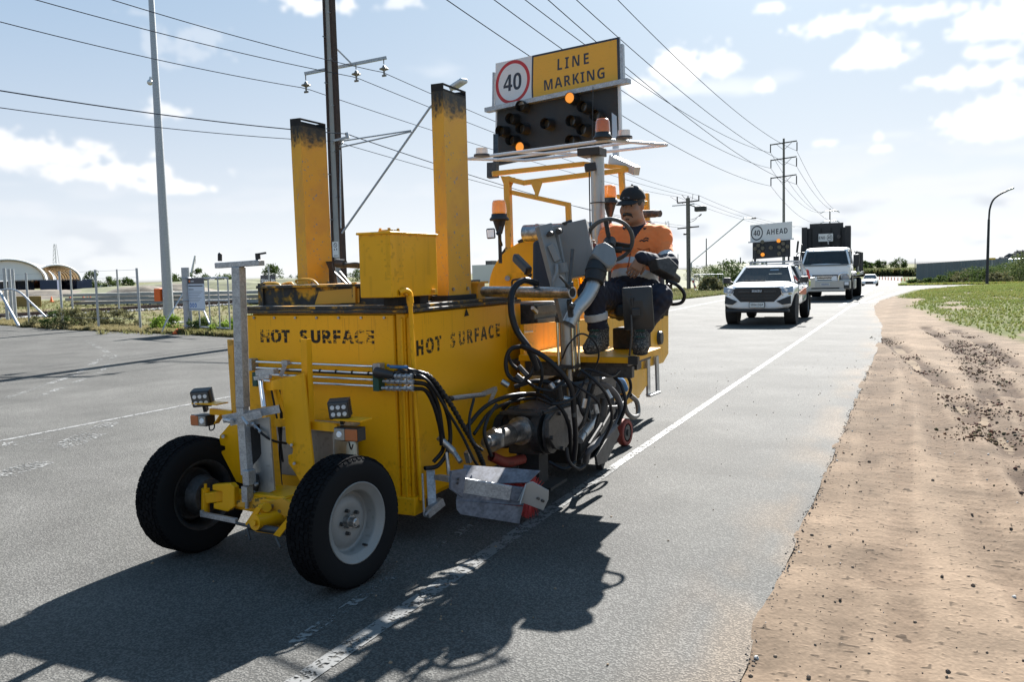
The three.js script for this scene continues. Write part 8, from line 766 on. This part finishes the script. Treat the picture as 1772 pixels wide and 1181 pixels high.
// ---- yard behind the fence ----
{
  const hump = (name, c, rx, rz, h, seed, mat, label) => { const g = new THREE.PlaneGeometry(2, 2, 40, 40).rotateX(-Math.PI / 2), p = g.attributes.position; for (let i = 0; i < p.count; i++) { const x = p.getX(i), z = p.getZ(i), d = Math.hypot(x, z); p.setXYZ(i, c[0] + x * rx, -0.08 + h * sstep(1, 0.1, d) * (0.7 + 0.6 * fbm(x * 2.5 + seed, z * 2.5, 4, seed)), c[2] + z * rz); } g.computeVertexNormals(); const m = struct(name, boxUV(g), mat); m.userData.label = label; return m; };
  const soilM = std({ c: [0.165, 0.135, 0.10], roughness: 0.95, map: soilT }), grassM = std({ c: [0.125, 0.13, 0.055], roughness: 0.95, map: soilT });
  hump('earth_mound', [-56.576, 1.05, -51.103], 7, 4, 1.25, 3, soilM); hump('earth_mound', [-56.899, 0.94, -55.367], 8, 4, 1.3, 5, soilM); hump('earth_mound', [-78.503, 0.584, -68.532], 26, 8, 1.1, 7, grassM); hump('earth_mound', [-75.68, 0.676, -75.379], 30, 8, 1.5, 9, grassM); hump('earth_mound', [-90.169, 0.474, -66.424], 22, 6, 1.1, 11, soilM); hump('earth_mound', [-76.592, 0.404, -85.991], 30, 9, 1.7, 13, grassM); hump('grass_bank', [-26, 0, -88], 12, 14, 1.7, 15, grassM); hump('grass_bank', [-22, 0, -120], 10, 20, 2.2, 17, grassM);
  // rails on ballast
  const r0 = [-39.596, -25.607], r1 = [-40.507, -48.332]; for (const d of [0, 1.5]) solo('rail', bar([r0[0] - d * 0.6, 0.12, r0[1] - d], [r1[0] - d * 0.6, 0.12, r1[1] - d], 0.09, 0.2), M.rust, d ? 'far rusty railway rail behind the fence' : 'near rusty railway rail behind the fence', 'rail', 'railway rails'); const S = [], r = rng(61); for (let i = 0; i < 5200; i++) { const t = r(), o = -2.6 + 3.4 * r(); S.push([lerp(r0[0], r1[0], t) + o * 0.5, -0.02, lerp(r0[1], r1[1], t) + o, 0.05 + 0.07 * r(), r() * 6.3, r() * 3, (() => { const k = 0.16 + 0.2 * r(); return [k, k * 0.98, k * 0.94]; })()]); } stuff('rail_ballast', rockGeo(7, 1), stoneM, S, 'pale crushed stone ballast around the railway rails', 'ballast');
  // stacks of concrete planks
  const stacks = [[[-53.318, 0, -45.705], 0.30, 'left stack of grey concrete planks behind the rail'], [[-50.232, 0, -46.179], 0.30, 'stack of grey concrete planks behind the mast'], [[-45.255, 0, -45.804], 0.28, 'stack of grey concrete planks behind the gate notice'], [[-41.426, 0, -45.597], 0.28, 'right stack of grey concrete planks behind the gate']]; stacks.forEach(([p, a, label], k) => { const o = thing('plank_stack', label, 'planks', p, 'stacks of concrete planks'); const rr2 = rng(k + 70); for (let l = 0; l < 3; l++) part('plank', orient(new THREE.BoxGeometry(1.1, 0.22, 7.2 - rr2() * 1.2), add(p, [-1, 0.14 + l * 0.30, 0.4 + 0.3 * rr2()]), add(p, [1, 0.14 + l * 0.30, 0.1 + 0.2 * rr2()])), M.concrete, o); });
  solo('steel_plate', [boxMM(...[[-58.586, 0, -41.732][0], [-55.786, 0, -42.286][0]], 0.02, 0.78, [-56.378, 0, -41.465][2] - 0.15, [-56.378, 0, -41.465][2], 0.02)].map((q) => q), std({ c: [0.30, 0.18, 0.045], roughness: 0.8, map: chipT }), 'rusty yellow steel skip side standing on the yard', 'skip'); const cones = [[-69.991, 0, -53.198], [-73.757, 0, -58.051], [-68.856, 0, -55.568], [-62.041, 0, -50.443], [-67.626, 0, -55.298], [-74.09, 0, -62.641], [-67.505, 0, -60.907]]; cones.forEach((c, i) => solo('traffic_cone', [cyl(c, add(c, [0, 0.5, 0]), 0.15, 0.03, 10), boxMM(c[0] - 0.18, c[0] + 0.18, -0.02, 0.04, c[2] - 0.18, c[2] + 0.18)], M.orange, 'small orange traffic cone behind the fence, ' + ['first', 'second', 'third', 'fourth', 'fifth', 'sixth', 'last'][i] + ' from the shed', 'traffic cone', 'cones on the yard'));
  // dome shelters on containers
  const blueC = std({ c: [0.02, 0.035, 0.085], roughness: 0.6, map: grimeT }), domeM = std({ c: [0.66, 0.67, 0.68], roughness: 0.55 }), innerM = phys({ c: [0.62, 0.46, 0.27], roughness: 1, transmission: 0.4, thickness: 0, side: THREE.DoubleSide });
  const shelter = (o, c, ax, W, H, L, y0, end) => { const a = V(ax).normalize(), s = new THREE.Vector3(a.z, 0, -a.x); const at = (u, t, k = 1) => { const an = Math.PI * u; return V(c).addScaledVector(s, -Math.cos(an) * W / 2 * k).add(new THREE.Vector3(0, y0 + Math.sin(an) * H * k, 0)).addScaledVector(a, t); }; const sheet = (k, mat, name) => { const P = [], I = [], nu = 24, nt = 12; for (let j = 0; j <= nt; j++) for (let i = 0; i <= nu; i++) P.push(...at(i / nu, L * j / nt, k + 0.012 * Math.sin(j * Math.PI * 1.0)).toArray()); for (let j = 0; j < nt; j++) for (let i = 0; i < nu; i++) { const q = j * (nu + 1) + i; I.push(q, q + 1, q + nu + 1, q + 1, q + nu + 2, q + nu + 1); } const g = new THREE.BufferGeometry(); g.setAttribute('position', new THREE.Float32BufferAttribute(P, 3)); g.setIndex(I); g.computeVertexNormals(); part(name, g, mat, o); }; sheet(1, phys({ c: [0.72, 0.72, 0.72], roughness: 1, transmission: 0.35, thickness: 0, side: THREE.DoubleSide }), 'fabric_roof'); sheet(0.965, innerM, 'roof_lining'); for (let j = 0; j <= 8; j++) part('roof_rib', hose(Array.from({ length: 13 }, (_, i) => at(i / 12, L * j / 8, 0.95)), 0.07, 5), std({ c: [0.28, 0.22, 0.15], roughness: 0.6 }), o); part('front_hoop', hose(Array.from({ length: 13 }, (_, i) => at(i / 12, 0, 1.0)), 0.10, 6), domeM, o); if (end) { const pts = Array.from({ length: 13 }, (_, i) => at(i / 12, 0.3, 0.96)); part('end_wall', plate(pts, 0.05), domeM, o); } };
  const sB = thing('dome_shelter', 'open arched fabric shelter standing on blue containers', 'shelter', [-105.724, 0.951, -81.363]); const cB = [[-105.724, 0.951, -81.363][0], -0.1, [-105.724, 0.951, -81.363][2]]; shelter(sB, cB, [-0.94, 0, -0.342], 6.2, 2.2, 9, 2.1); const boxC = (o, c, ax, L) => part('container', orient(new THREE.BoxGeometry(2.0, 2.25, L), add(c, [0, 1.1, 0]), add(c, [ax[0], 1.1, ax[2]])), blueC, o); { const a = V([-0.94, 0, -0.342]).normalize(), s = new THREE.Vector3(a.z, 0, -a.x); const at = (w, t) => V(cB).addScaledVector(s, w).addScaledVector(a, t).toArray(); boxC(sB, at(-3.7, 5), a.toArray(), 10); boxC(sB, at(3.7, 5), a.toArray(), 10); }
  const sA = thing('dome_shelter', 'white domed fabric shelter on blue containers at the left edge', 'shelter', [-104.546, 1.156, -73.081]), cA = [[-104.413, 1.153, -73.142][0], -0.1, [-104.413, 1.153, -73.142][2]]; { const a = V([-0.75, 0, -0.66]).normalize(), s = new THREE.Vector3(a.z, 0, -a.x); const c0 = V(cA).addScaledVector(a, 2).toArray(); shelter(sA, V(c0).addScaledVector(s, 0).toArray(), a.toArray(), 8.6, 2.7, 14, 2.3, true); for (const w of [-4.6, 4.6]) { const p = V(c0).addScaledVector(s, w).addScaledVector(a, 6); boxC(sA, p.toArray(), a.toArray(), 13); } }
  solo('rubble_pile', [new THREE.SphereGeometry(1, 20, 8, 0, 6.3, 0, 1.57).scale(5, 1.4, 2).translate(...[-113.95, 0.995, -84.184])], std({ c: [0.2, 0.09, 0.05], roughness: 0.9, map: wearT }), 'reddish soil heap seen through the open shelter', 'soil heap');
  { const b = [-232.965, 1.553, -179.388], o = thing('lattice_tower', 'faint lattice tower far behind the shelters', 'tower', [b[0], 0, b[2]]), H = 13.5; for (let i = 0; i < 4; i++) { const sx = i % 2 ? 1 : -1, sz = i > 1 ? 1 : -1; part('tower_leg', cyl([b[0] + sx * 1.0, 0, b[2] + sz], [b[0] + sx * 0.25, H, b[2] + sz * 0.25], 0.08, 0.06, 5), M.signBack, o); } for (let k = 0; k < 11; k++) { const y0 = H * k / 11, y1 = H * (k + 1) / 11, w0 = lerp(1, 0.25, k / 11), w1 = lerp(1, 0.25, (k + 1) / 11); part('tower_brace', cyl([b[0] - w0, y0, b[2] + w0], [b[0] + w1, y1, b[2] + w1], 0.05, 0.05, 4), M.signBack, o); } const t = [-77.354, 0.777, -295.789], q = thing('lattice_tower', 'faint lattice tower beyond the driver shoulder', 'tower', [t[0], -1, t[2]]); for (let i = 0; i < 4; i++) { const sx = i % 2 ? 1 : -1, sz = i > 1 ? 1 : -1; part('tower_leg', cyl([t[0] + sx * 1.2, -1, t[2] + sz], [t[0] + sx * 0.5, 18, t[2] + sz * 0.5], 0.1, 0.08, 5), M.signBack, q); } for (let k = 0; k < 9; k++) part('tower_brace', cyl([t[0] - 1.1 + k * 0.06, k * 2, t[2] + 1], [t[0] + 1.1 - k * 0.06, k * 2 + 2, t[2] + 1], 0.06, 0.06, 4), M.signBack, q); }
  { const c = [-226.197, 4.783, -227.045], o = thing('mobile_crane', 'distant crane boom above the gate post', 'crane', [c[0], 0, c[2]]); part('boom', cyl([-227.074, 2.016, -226.398], [-225.711, 10.15, -227.737], 0.5, 0.3, 6), M.signBack, o); part('crane_body', boxMM(c[0] - 2, c[0] + 2, 0, 2.5, c[2] - 2, c[2] + 2), M.darkSteel, o); part('hook_line', cyl([-225.709, 9.95, -227.72], [-225.499, 7.354, -227.592], 0.08, 0.08, 4), M.black, o); }
  solo('long_building', [boxMM(...[[-74.465, 2.48, -142.453][0], [-69.335, 2.342, -144.822][0]].sort((a, b) => a - b), -0.2, 3.2, [-71.948, 2.412, -143.615][2] - 4, [-71.948, 2.412, -143.615][2])], M.signBack, 'long grey shed far off between the chimney and hood', 'building'); const ab2 = [-73.012, 3.611, -148.755]; solo('roof_plant', [boxMM(ab2[0] - 1.2, ab2[0] + 0.2, 2.6, 4.0, ab2[2] - 2, ab2[2]), boxMM(ab2[0] + 1.6, ab2[0] + 2.8, 2.6, 3.4, ab2[2] - 2, ab2[2])], M.darkSteel, 'dark plant on the roof of the long grey shed', 'roof plant');
  const far = [[[-163.341, 0.875, -134.236], 3.2, 1.7, 'dark round tree left of the white shed roofs'], [[-167.943, 0.596, -143.134], 1.8, 2.4, 'low dark tree between the second and third fence posts'], [[-156.216, 0.935, -137.548], 1.6, 1.4, 'small dark tree near the far yard'], [[-131.237, 1.002, -127.031], 1.9, 2.3, 'low dark tree just right of the mast'], [[-119.65, 1.358, -121.382], 2.9, 1.6, 'dark tree behind the gate notice'], [[-144.604, 1.43, -154.04], 1.8, 5, 'long low tree line above the gate'], [[-100.65, 1.461, -119.151], 3.2, 1.7, 'dark tree behind the Sign in board'], [[-115.688, 1.183, -167.441], 2.4, 3, 'low tree seen behind the kettle'], [[-144.866, 1.133, -187.069], 1.8, 8, 'long dark tree line behind the tank']]; far.forEach(([p, h, w, label], i) => tree('far_tree', label, 'far trees on the left horizon', [p[0], -0.1, p[2]], h + 0.9, w, 1800, 0.24, 500 + i, leafMs[i % 2], 0.1)); solo('white_roof', [new THREE.CylinderGeometry(2.6, 2.6, 8, 3, 1).rotateZ(Math.PI / 2).rotateX(Math.PI / 2).scale(1, 0.35, 1).translate(...[-182.621, 0.72, -152.92])], M.white, 'small white roof between the far trees at left', 'roof');
}
// ---- shrubs, wall and rock heap on the right ----
{
  const wl = [0.302, 0.013, -141.556], wr = [16.942, 0.585, -149.33], y0 = dip(wl[2]) - 0.2; const w = thing('sheet_wall', 'long grey corrugated wall below the rock heap', 'wall', [wl[0], y0, wl[2]]); const n = 44; for (let i = 0; i < n; i++) { const a = mix(wl, wr, i / n), b = mix(wl, wr, (i + 1) / n), h0 = lerp([0.286, 1.458, -141.674][1], [16.924, 2.201, -149.462][1], (i + 0.5) / n); part('wall_sheet', bar([a[0], (y0 + h0) / 2, a[2]], [b[0] - 0.03, (y0 + h0) / 2, b[2]], i % 2 ? 0.10 : 0.06, h0 - y0), i % 3 ? std({ c: [0.125, 0.14, 0.155], roughness: 0.6 }) : std({ c: [0.135, 0.15, 0.165], roughness: 0.6 }), w); }
  const hc = [16.223, 0.508, -173.319], S = [], r = rng(91); for (let i = 0; i < 2600; i++) { const x = hc[0] - 9 + 26 * r(), z = hc[2] - 6 + 12 * r(), u = sstep(hc[0] - 9, hc[0] + 3, x), top = [16.191, 3.498, -173.563][1] * u * (1 - Math.pow(Math.abs(z - hc[2]) / 7, 2)); if (top < 0.2) continue; const y = top * (0.5 + 0.5 * Math.sqrt(r())), k = 0.04 + 0.16 * r(); S.push([x, y - dip(z), z, 0.25 + 0.4 * r() * r(), r() * 6.3, r() * 3, [k, k * 0.97, k * 0.95]]); } stuff('rock_heap', rockGeo(19, 1), stoneM, S, 'heap of dark broken rock above the grey wall', 'rocks');
  { const a = [10.037, 1.912, -135.181]; const o = thing('street_sign', 'yellow sign blade behind the dark street lamp', 'sign', [a[0], dip(a[2]), a[2]]); part('blade', boxMM([9.109, 1.937, -134.752][0], [10.037, 1.912, -135.181][0], a[1] - 0.12, a[1] + 0.12, a[2] - 0.03, a[2] + 0.03), std({ c: [0.62, 0.36, 0.02], roughness: 0.5 }), o); part('post', cyl([a[0] - 0.4, dip(a[2]), a[2] - 0.08], [a[0] - 0.4, a[1] + 0.15, a[2] - 0.08], 0.04), M.galv, o); }
  { const a = [13.334, 1.519, -141.101], o = thing('water_tank', 'pale grey round tank end at the right edge below the rocks', 'tank', [a[0], dip(a[2]), a[2]]); part('shell', cyl([a[0] - 1.2, a[1] - 0.2, a[2]], [a[0] + 5, a[1], a[2]], 0.55, 0.55, 18), M.signBack, o); for (const dx of [0, 3]) part('cradle', boxMM(a[0] + dx - 0.2, a[0] + dx + 0.2, dip(a[2]), a[1] - 0.4, a[2] - 0.4, a[2] + 0.4), M.concrete, o); }
  const sh = [[1582, 478, 100, 0.75, 1.1, 0], [1603, 478, 98, 0.7, 1.3, 2], [1622, 479, 96, 0.95, 1.5, 0], [1640, 478, 94, 1.2, 1.4, 1], [1655, 477, 96, 1.5, 1.6, 0], [1672, 478, 92, 1.5, 1.7, 3], [1690, 481, 88, 1.6, 1.7, 0], [1683, 478, 100, 1.9, 2, 1], [1712, 480, 86, 1.6, 1.6, 1], [1728, 480, 84, 1.2, 1.4, 3], [1722, 474, 100, 2.0, 2.3, 0], [1745, 476, 92, 1.9, 2.2, 1], [1765, 472, 88, 3.0, 1.8, 2], [1752, 470, 102, 2.5, 2.6, 0], [1790, 474, 90, 2.4, 2.4, 1]]; sh.forEach(([px, py, d, h, w, m], i) => { }); const pos = [[0.057, 0.099, -110.485], [1.301, 0.096, -108.85], [2.379, 0.033, -107.134], [3.352, 0.1, -105.38], [4.294, 0.109, -108.029], [5.062, 0.084, -103.96], [5.802, -0.051, -99.868], [6.168, -0.065, -113.307], [6.815, 0.013, -98.132], [7.469, 0.028, -96.225], [8.525, 0.137, -114.419], [9.124, 0.097, -105.847], [9.79, 0.368, -101.756], [10.544, 0.329, -117.585], [11.375, 0.184, -104.687]]; const lab = ['leftmost low green shrub below the grey wall', 'second low shrub from the left below the wall', 'third low shrub from the left below the wall', 'fourth shrub from the left below the wall', 'fifth shrub from the left, dark and rounded', 'brownish shrub in the middle of the shrub row', 'dark shrub just left of the street lamp foot', 'broad shrub behind the ones left of the lamp', 'green shrub just right of the street lamp foot', 'small brown shrub right of the lamp', 'broad dark shrub against the wall behind the lamp', 'wide green shrub right of the lamp', 'tall yellowish shrub near the right edge', 'tall dark shrub against the wall at the right', 'rightmost shrub at the edge of the picture']; pos.forEach((p, i) => { const [, , , h, w, m] = sh[i], b = [p[0], dip(p[2]) - 0.08, p[2]]; tree('shrub', lab[i], 'shrubs below the grey wall', b, h, w, 2200, 0.13, 600 + i, leafMs[m], 0.12); });
  // far trees on the hill line, orange barriers by the road
  [[[-22.426, 0.369, -453.957], 3], [[-20.358, 0.27, -465.967], 2.6], [[-15.06, 0.45, -457.383], 3.2], [[-6.843, 0.569, -439.09], 4], [[-24.502, 0.247, -430.865], 3]].forEach(([p, h], i) => tree('hill_tree', ['dark tree on the far hill line, second from left', 'small tree on the far hill line, third from left', 'tree on the far hill line, fourth from left', 'rightmost tree on the far hill line', 'leftmost tree on the far hill line beside the truck'][i], 'trees on the far hill', [p[0], -1.5, p[2]], h + 1.2, h * 1.0, 1400, 0.5, 700 + i, leafMs[0], 0.15)); { const hx = [-6.58, 0.467, -328.614]; const S2 = [], r2 = rng(95); for (let i = 0; i < 5200; i++) { const t = r2(), p = mix([-14.454, -0.664, -230.861], [1.017, -0.267, -210.429], t); S2.push([p[0] + 3 * (r2() - 0.5), -0.1 - (p[2] > -140 ? 0 : 0) + 1.3 * r2() * 0.9, p[2] + 8 * (r2() - 0.5), 0.6 + 0.5 * r2(), r2() * 6.3, 0, [0.07 + 0.04 * r2(), 0.085 + 0.03 * r2(), 0.035]]); } stuff('far_scrub', tuftGeo(21, 10, 0.9, 0.1), bladeM, S2, 'dark band of far scrub beyond the road bend', 'scrub'); }
  for (let i = 0; i < 14; i++) { const p = mix([-6.899, -0.25, -179.109], [0.313, 0.374, -149.334], i / 13), b = [p[0], dip(p[2]), p[2]]; solo('barrier_post', [cyl(b, add(b, [0, 0.55, 0]), 0.08, 0.05, 8), boxMM(b[0] - 0.13, b[0] + 0.13, b[1] - 0.03, b[1] + 0.04, b[2] - 0.13, b[2] + 0.13)], M.orange, 'small orange barrier post in the line along the far verge', 'barrier', 'orange barrier posts'); }
  // bushes on the left verge between the driver and the utility
  const vb = [[[-12.732, 0.12, -66.95], 2.0, 1.6, 0, 'dark round bush left of the utility mirror'], [[-14.223, 0.003, -70.671], 1.5, 1.3, 1, 'green bush beside the dark one left of the utility'], [[-16.114, -0.033, -91.908], 2.0, 2.5, 0, 'dark bush behind the utility mirror'], [[-12.661, 0.045, -60.341], 0.9, 0.9, 3, 'small dry bush by the verge'], [[-18.818, 0.041, -85.13], 2.2, 2.4, 2, 'pale green bush behind the timber pole']]; vb.forEach(([p, h, w, m, l], i) => tree('verge_bush', l, 'bushes on the left verge', [p[0], dip(p[2]) - 0.06, p[2]], h, w, 2200, 0.12, 800 + i, leafMs[m], 0.1)); tree('far_tree_line', 'dark tree line far behind the utility roof', 'far trees', [[-33.341, 0.516, -183.49][0], -1.3, [-33.341, 0.516, -183.49][2]], 3.6, 9, 2500, 0.45, 820, leafMs[0], 0.1); const gb = [-12.885, 0.569, -60.283], g = thing('verge_gate', 'grey mesh gate on the left verge behind the driver', 'gate', [gb[0], 0, gb[2]]); for (let i = 0; i < 7; i++) part('upright', cyl([gb[0] - 1 + i * 0.33, 0, gb[2]], [gb[0] - 1 + i * 0.33, 1.15, gb[2]], 0.02, 0.02, 5), M.galv, g); for (const y of [0.1, 1.15]) part('rail', cyl([gb[0] - 1, y, gb[2]], [gb[0] + 1, y, gb[2]], 0.03, 0.03, 6), M.galv, g);
  // shrubs along the fence
  const fb = [[[-30.351, 0.125, -22.278], 0.4, 0.6, 3], [[-28.559, 0.082, -22], 0.6, 0.6, 0], [[-27.292, 0.119, -21.486], 0.7, 0.7, 3], [[-21.854, 0.057, -20.687], 0.5, 0.6, 2], [[-19.689, 0.095, -20.036], 0.45, 0.5, 1], [[-18.205, 0.082, -19.618], 0.42, 0.55, 2], [[-28.354, 0.027, -23.196], 0.6, 0.8, 3], [[-27.456, 0.003, -23.611], 0.6, 0.9, 3]]; fb.forEach(([p, h, w, m], i) => tree('weed_bush', ['low green weed bush at the leftmost fence posts', 'dark weed bush by the second fence post', 'straw coloured weed bush right of the second fence post', 'bright green weed bush left of the gate post', 'green weed bush under the notice board', 'bright green weed bush under the gate', 'straw weed bush near the third fence post', 'straw weed bush left of the fourth fence post'][i], 'weed bushes along the fence', [p[0], -0.06, p[2]], h, w, 1500, 0.07, 840 + i, m === 2 ? phys({ c: [0.15, 0.22, 0.03], roughness: 0.95, specularIntensity: 0.15, transmission: 0.3, thickness: 0, side: THREE.DoubleSide }) : leafMs[m], 0.05));
}
// ---- overhead wires ----
{
  const wireM = phys({ c: [0.05, 0.055, 0.068], roughness: 1, specularIntensity: 0 }); const wire = (pts, sag, r, label, grp) => { const P = []; for (let k = 0; k < pts.length - 1; k++) for (let i = 0; i <= 24; i++) { const t = i / 24, p = mix(pts[k], pts[k + 1], t); p[1] -= sag[k] * 4 * t * (1 - t); P.push(V(p)); } const c = new THREE.CatmullRomCurve3(P); const m = solo('overhead_wire', new THREE.TubeGeometry(c, P.length * 2, r, 5), wireM, label, 'wire', grp, pts[0]); return m; };
  const LW = 'lower wires on the road side poles', UW = 'upper transmission wires'; wire([[-16.778, 6.9, -11.297], [-15.333, 6.834, -19.878], [-16.95, 7.25, -68]], [0.1, 0.35], 0.010, 'lower wire through the left insulator of the near crossarm', LW); wire([[-16.083, 7.3, -11.552], [-14.132, 7.126, -20.571], [-16.1, 7.25, -68]], [0.1, 0.35], 0.010, 'lower wire through the middle insulator of the near crossarm', LW); wire([[-15.574, 7.6, -12.433], [-13.489, 7.258, -20.992], [-15.25, 7.25, -68]], [0.1, 0.35], 0.010, 'lower wire through the right insulator of the near crossarm', LW);
  wire([[-15.468, 5.2, -10.319], [-14.17, 5.513, -20.082], [-16.9, 4.85, -68]], [0.1, 0.4], 0.013, 'thick service wire on the bracket below the near crossarm', LW); wire([[-15.559, 4.9, -10.356], [-14.516, 5.331, -20.016], [-15.3, 4.8, -68]], [0.1, 0.4], 0.009, 'thin service wire on the bracket below the near crossarm', LW); for (const [x, l] of [[-0.85, 'left'], [0, 'middle'], [0.85, 'right']]) wire([[-16.1 + x, 7.25, -68], [-14 + x, 6.6, -118]], [0.5], 0.012, l + ' wire running on from the timber pole', LW);
  const E = (s, y) => [-15.5 + s * 1.62, y, -118.4]; const U = [[[-16.5, 12.303, -28.455], E(-1, 12.1), 'lowest left'], [[-16, 13.074, -31.444], E(-1, 14.4), 'middle left'], [[-15.6, 13.613, -33.562], E(-1, 16.4), 'top left'], [[-14.2, 13.241, -33.035], E(1, 12.1), 'lowest right'], [[-14, 13.969, -35.707], E(1, 14.4), 'middle right'], [[-13.6, 15.213, -40.303], E(1, 16.4), 'top right']]; U.forEach(([a, b, l]) => wire([a, b], [Math.max(0.5, Math.abs(b[2] - a[2]) * 0.014)], 0.021, l + ' wire on the tall three armed pole', UW)); for (const [s, y] of [[-1, 12.1], [-1, 14.4], [-1, 16.4], [1, 12.1], [1, 14.4], [1, 16.4]]) wire([E(s, y), [-17 + s * 1.9, y > 14 ? 13.3 : 11.1, -205]], [1.6], 0.022, (s < 0 ? 'left ' : 'right ') + (y > 16 ? 'top' : y > 14 ? 'middle' : 'lowest') + ' far span beyond the three armed pole', UW);
}

const renderer = new THREE.WebGLRenderer({ antialias: true });
renderer.toneMapping = THREE.LinearToneMapping; renderer.toneMappingExposure = EXPOSURE;
renderer.shadowMap.enabled = true; renderer.outputColorSpace = THREE.SRGBColorSpace;
renderer.setSize(1024, 683);
renderer.render(scene, camera);
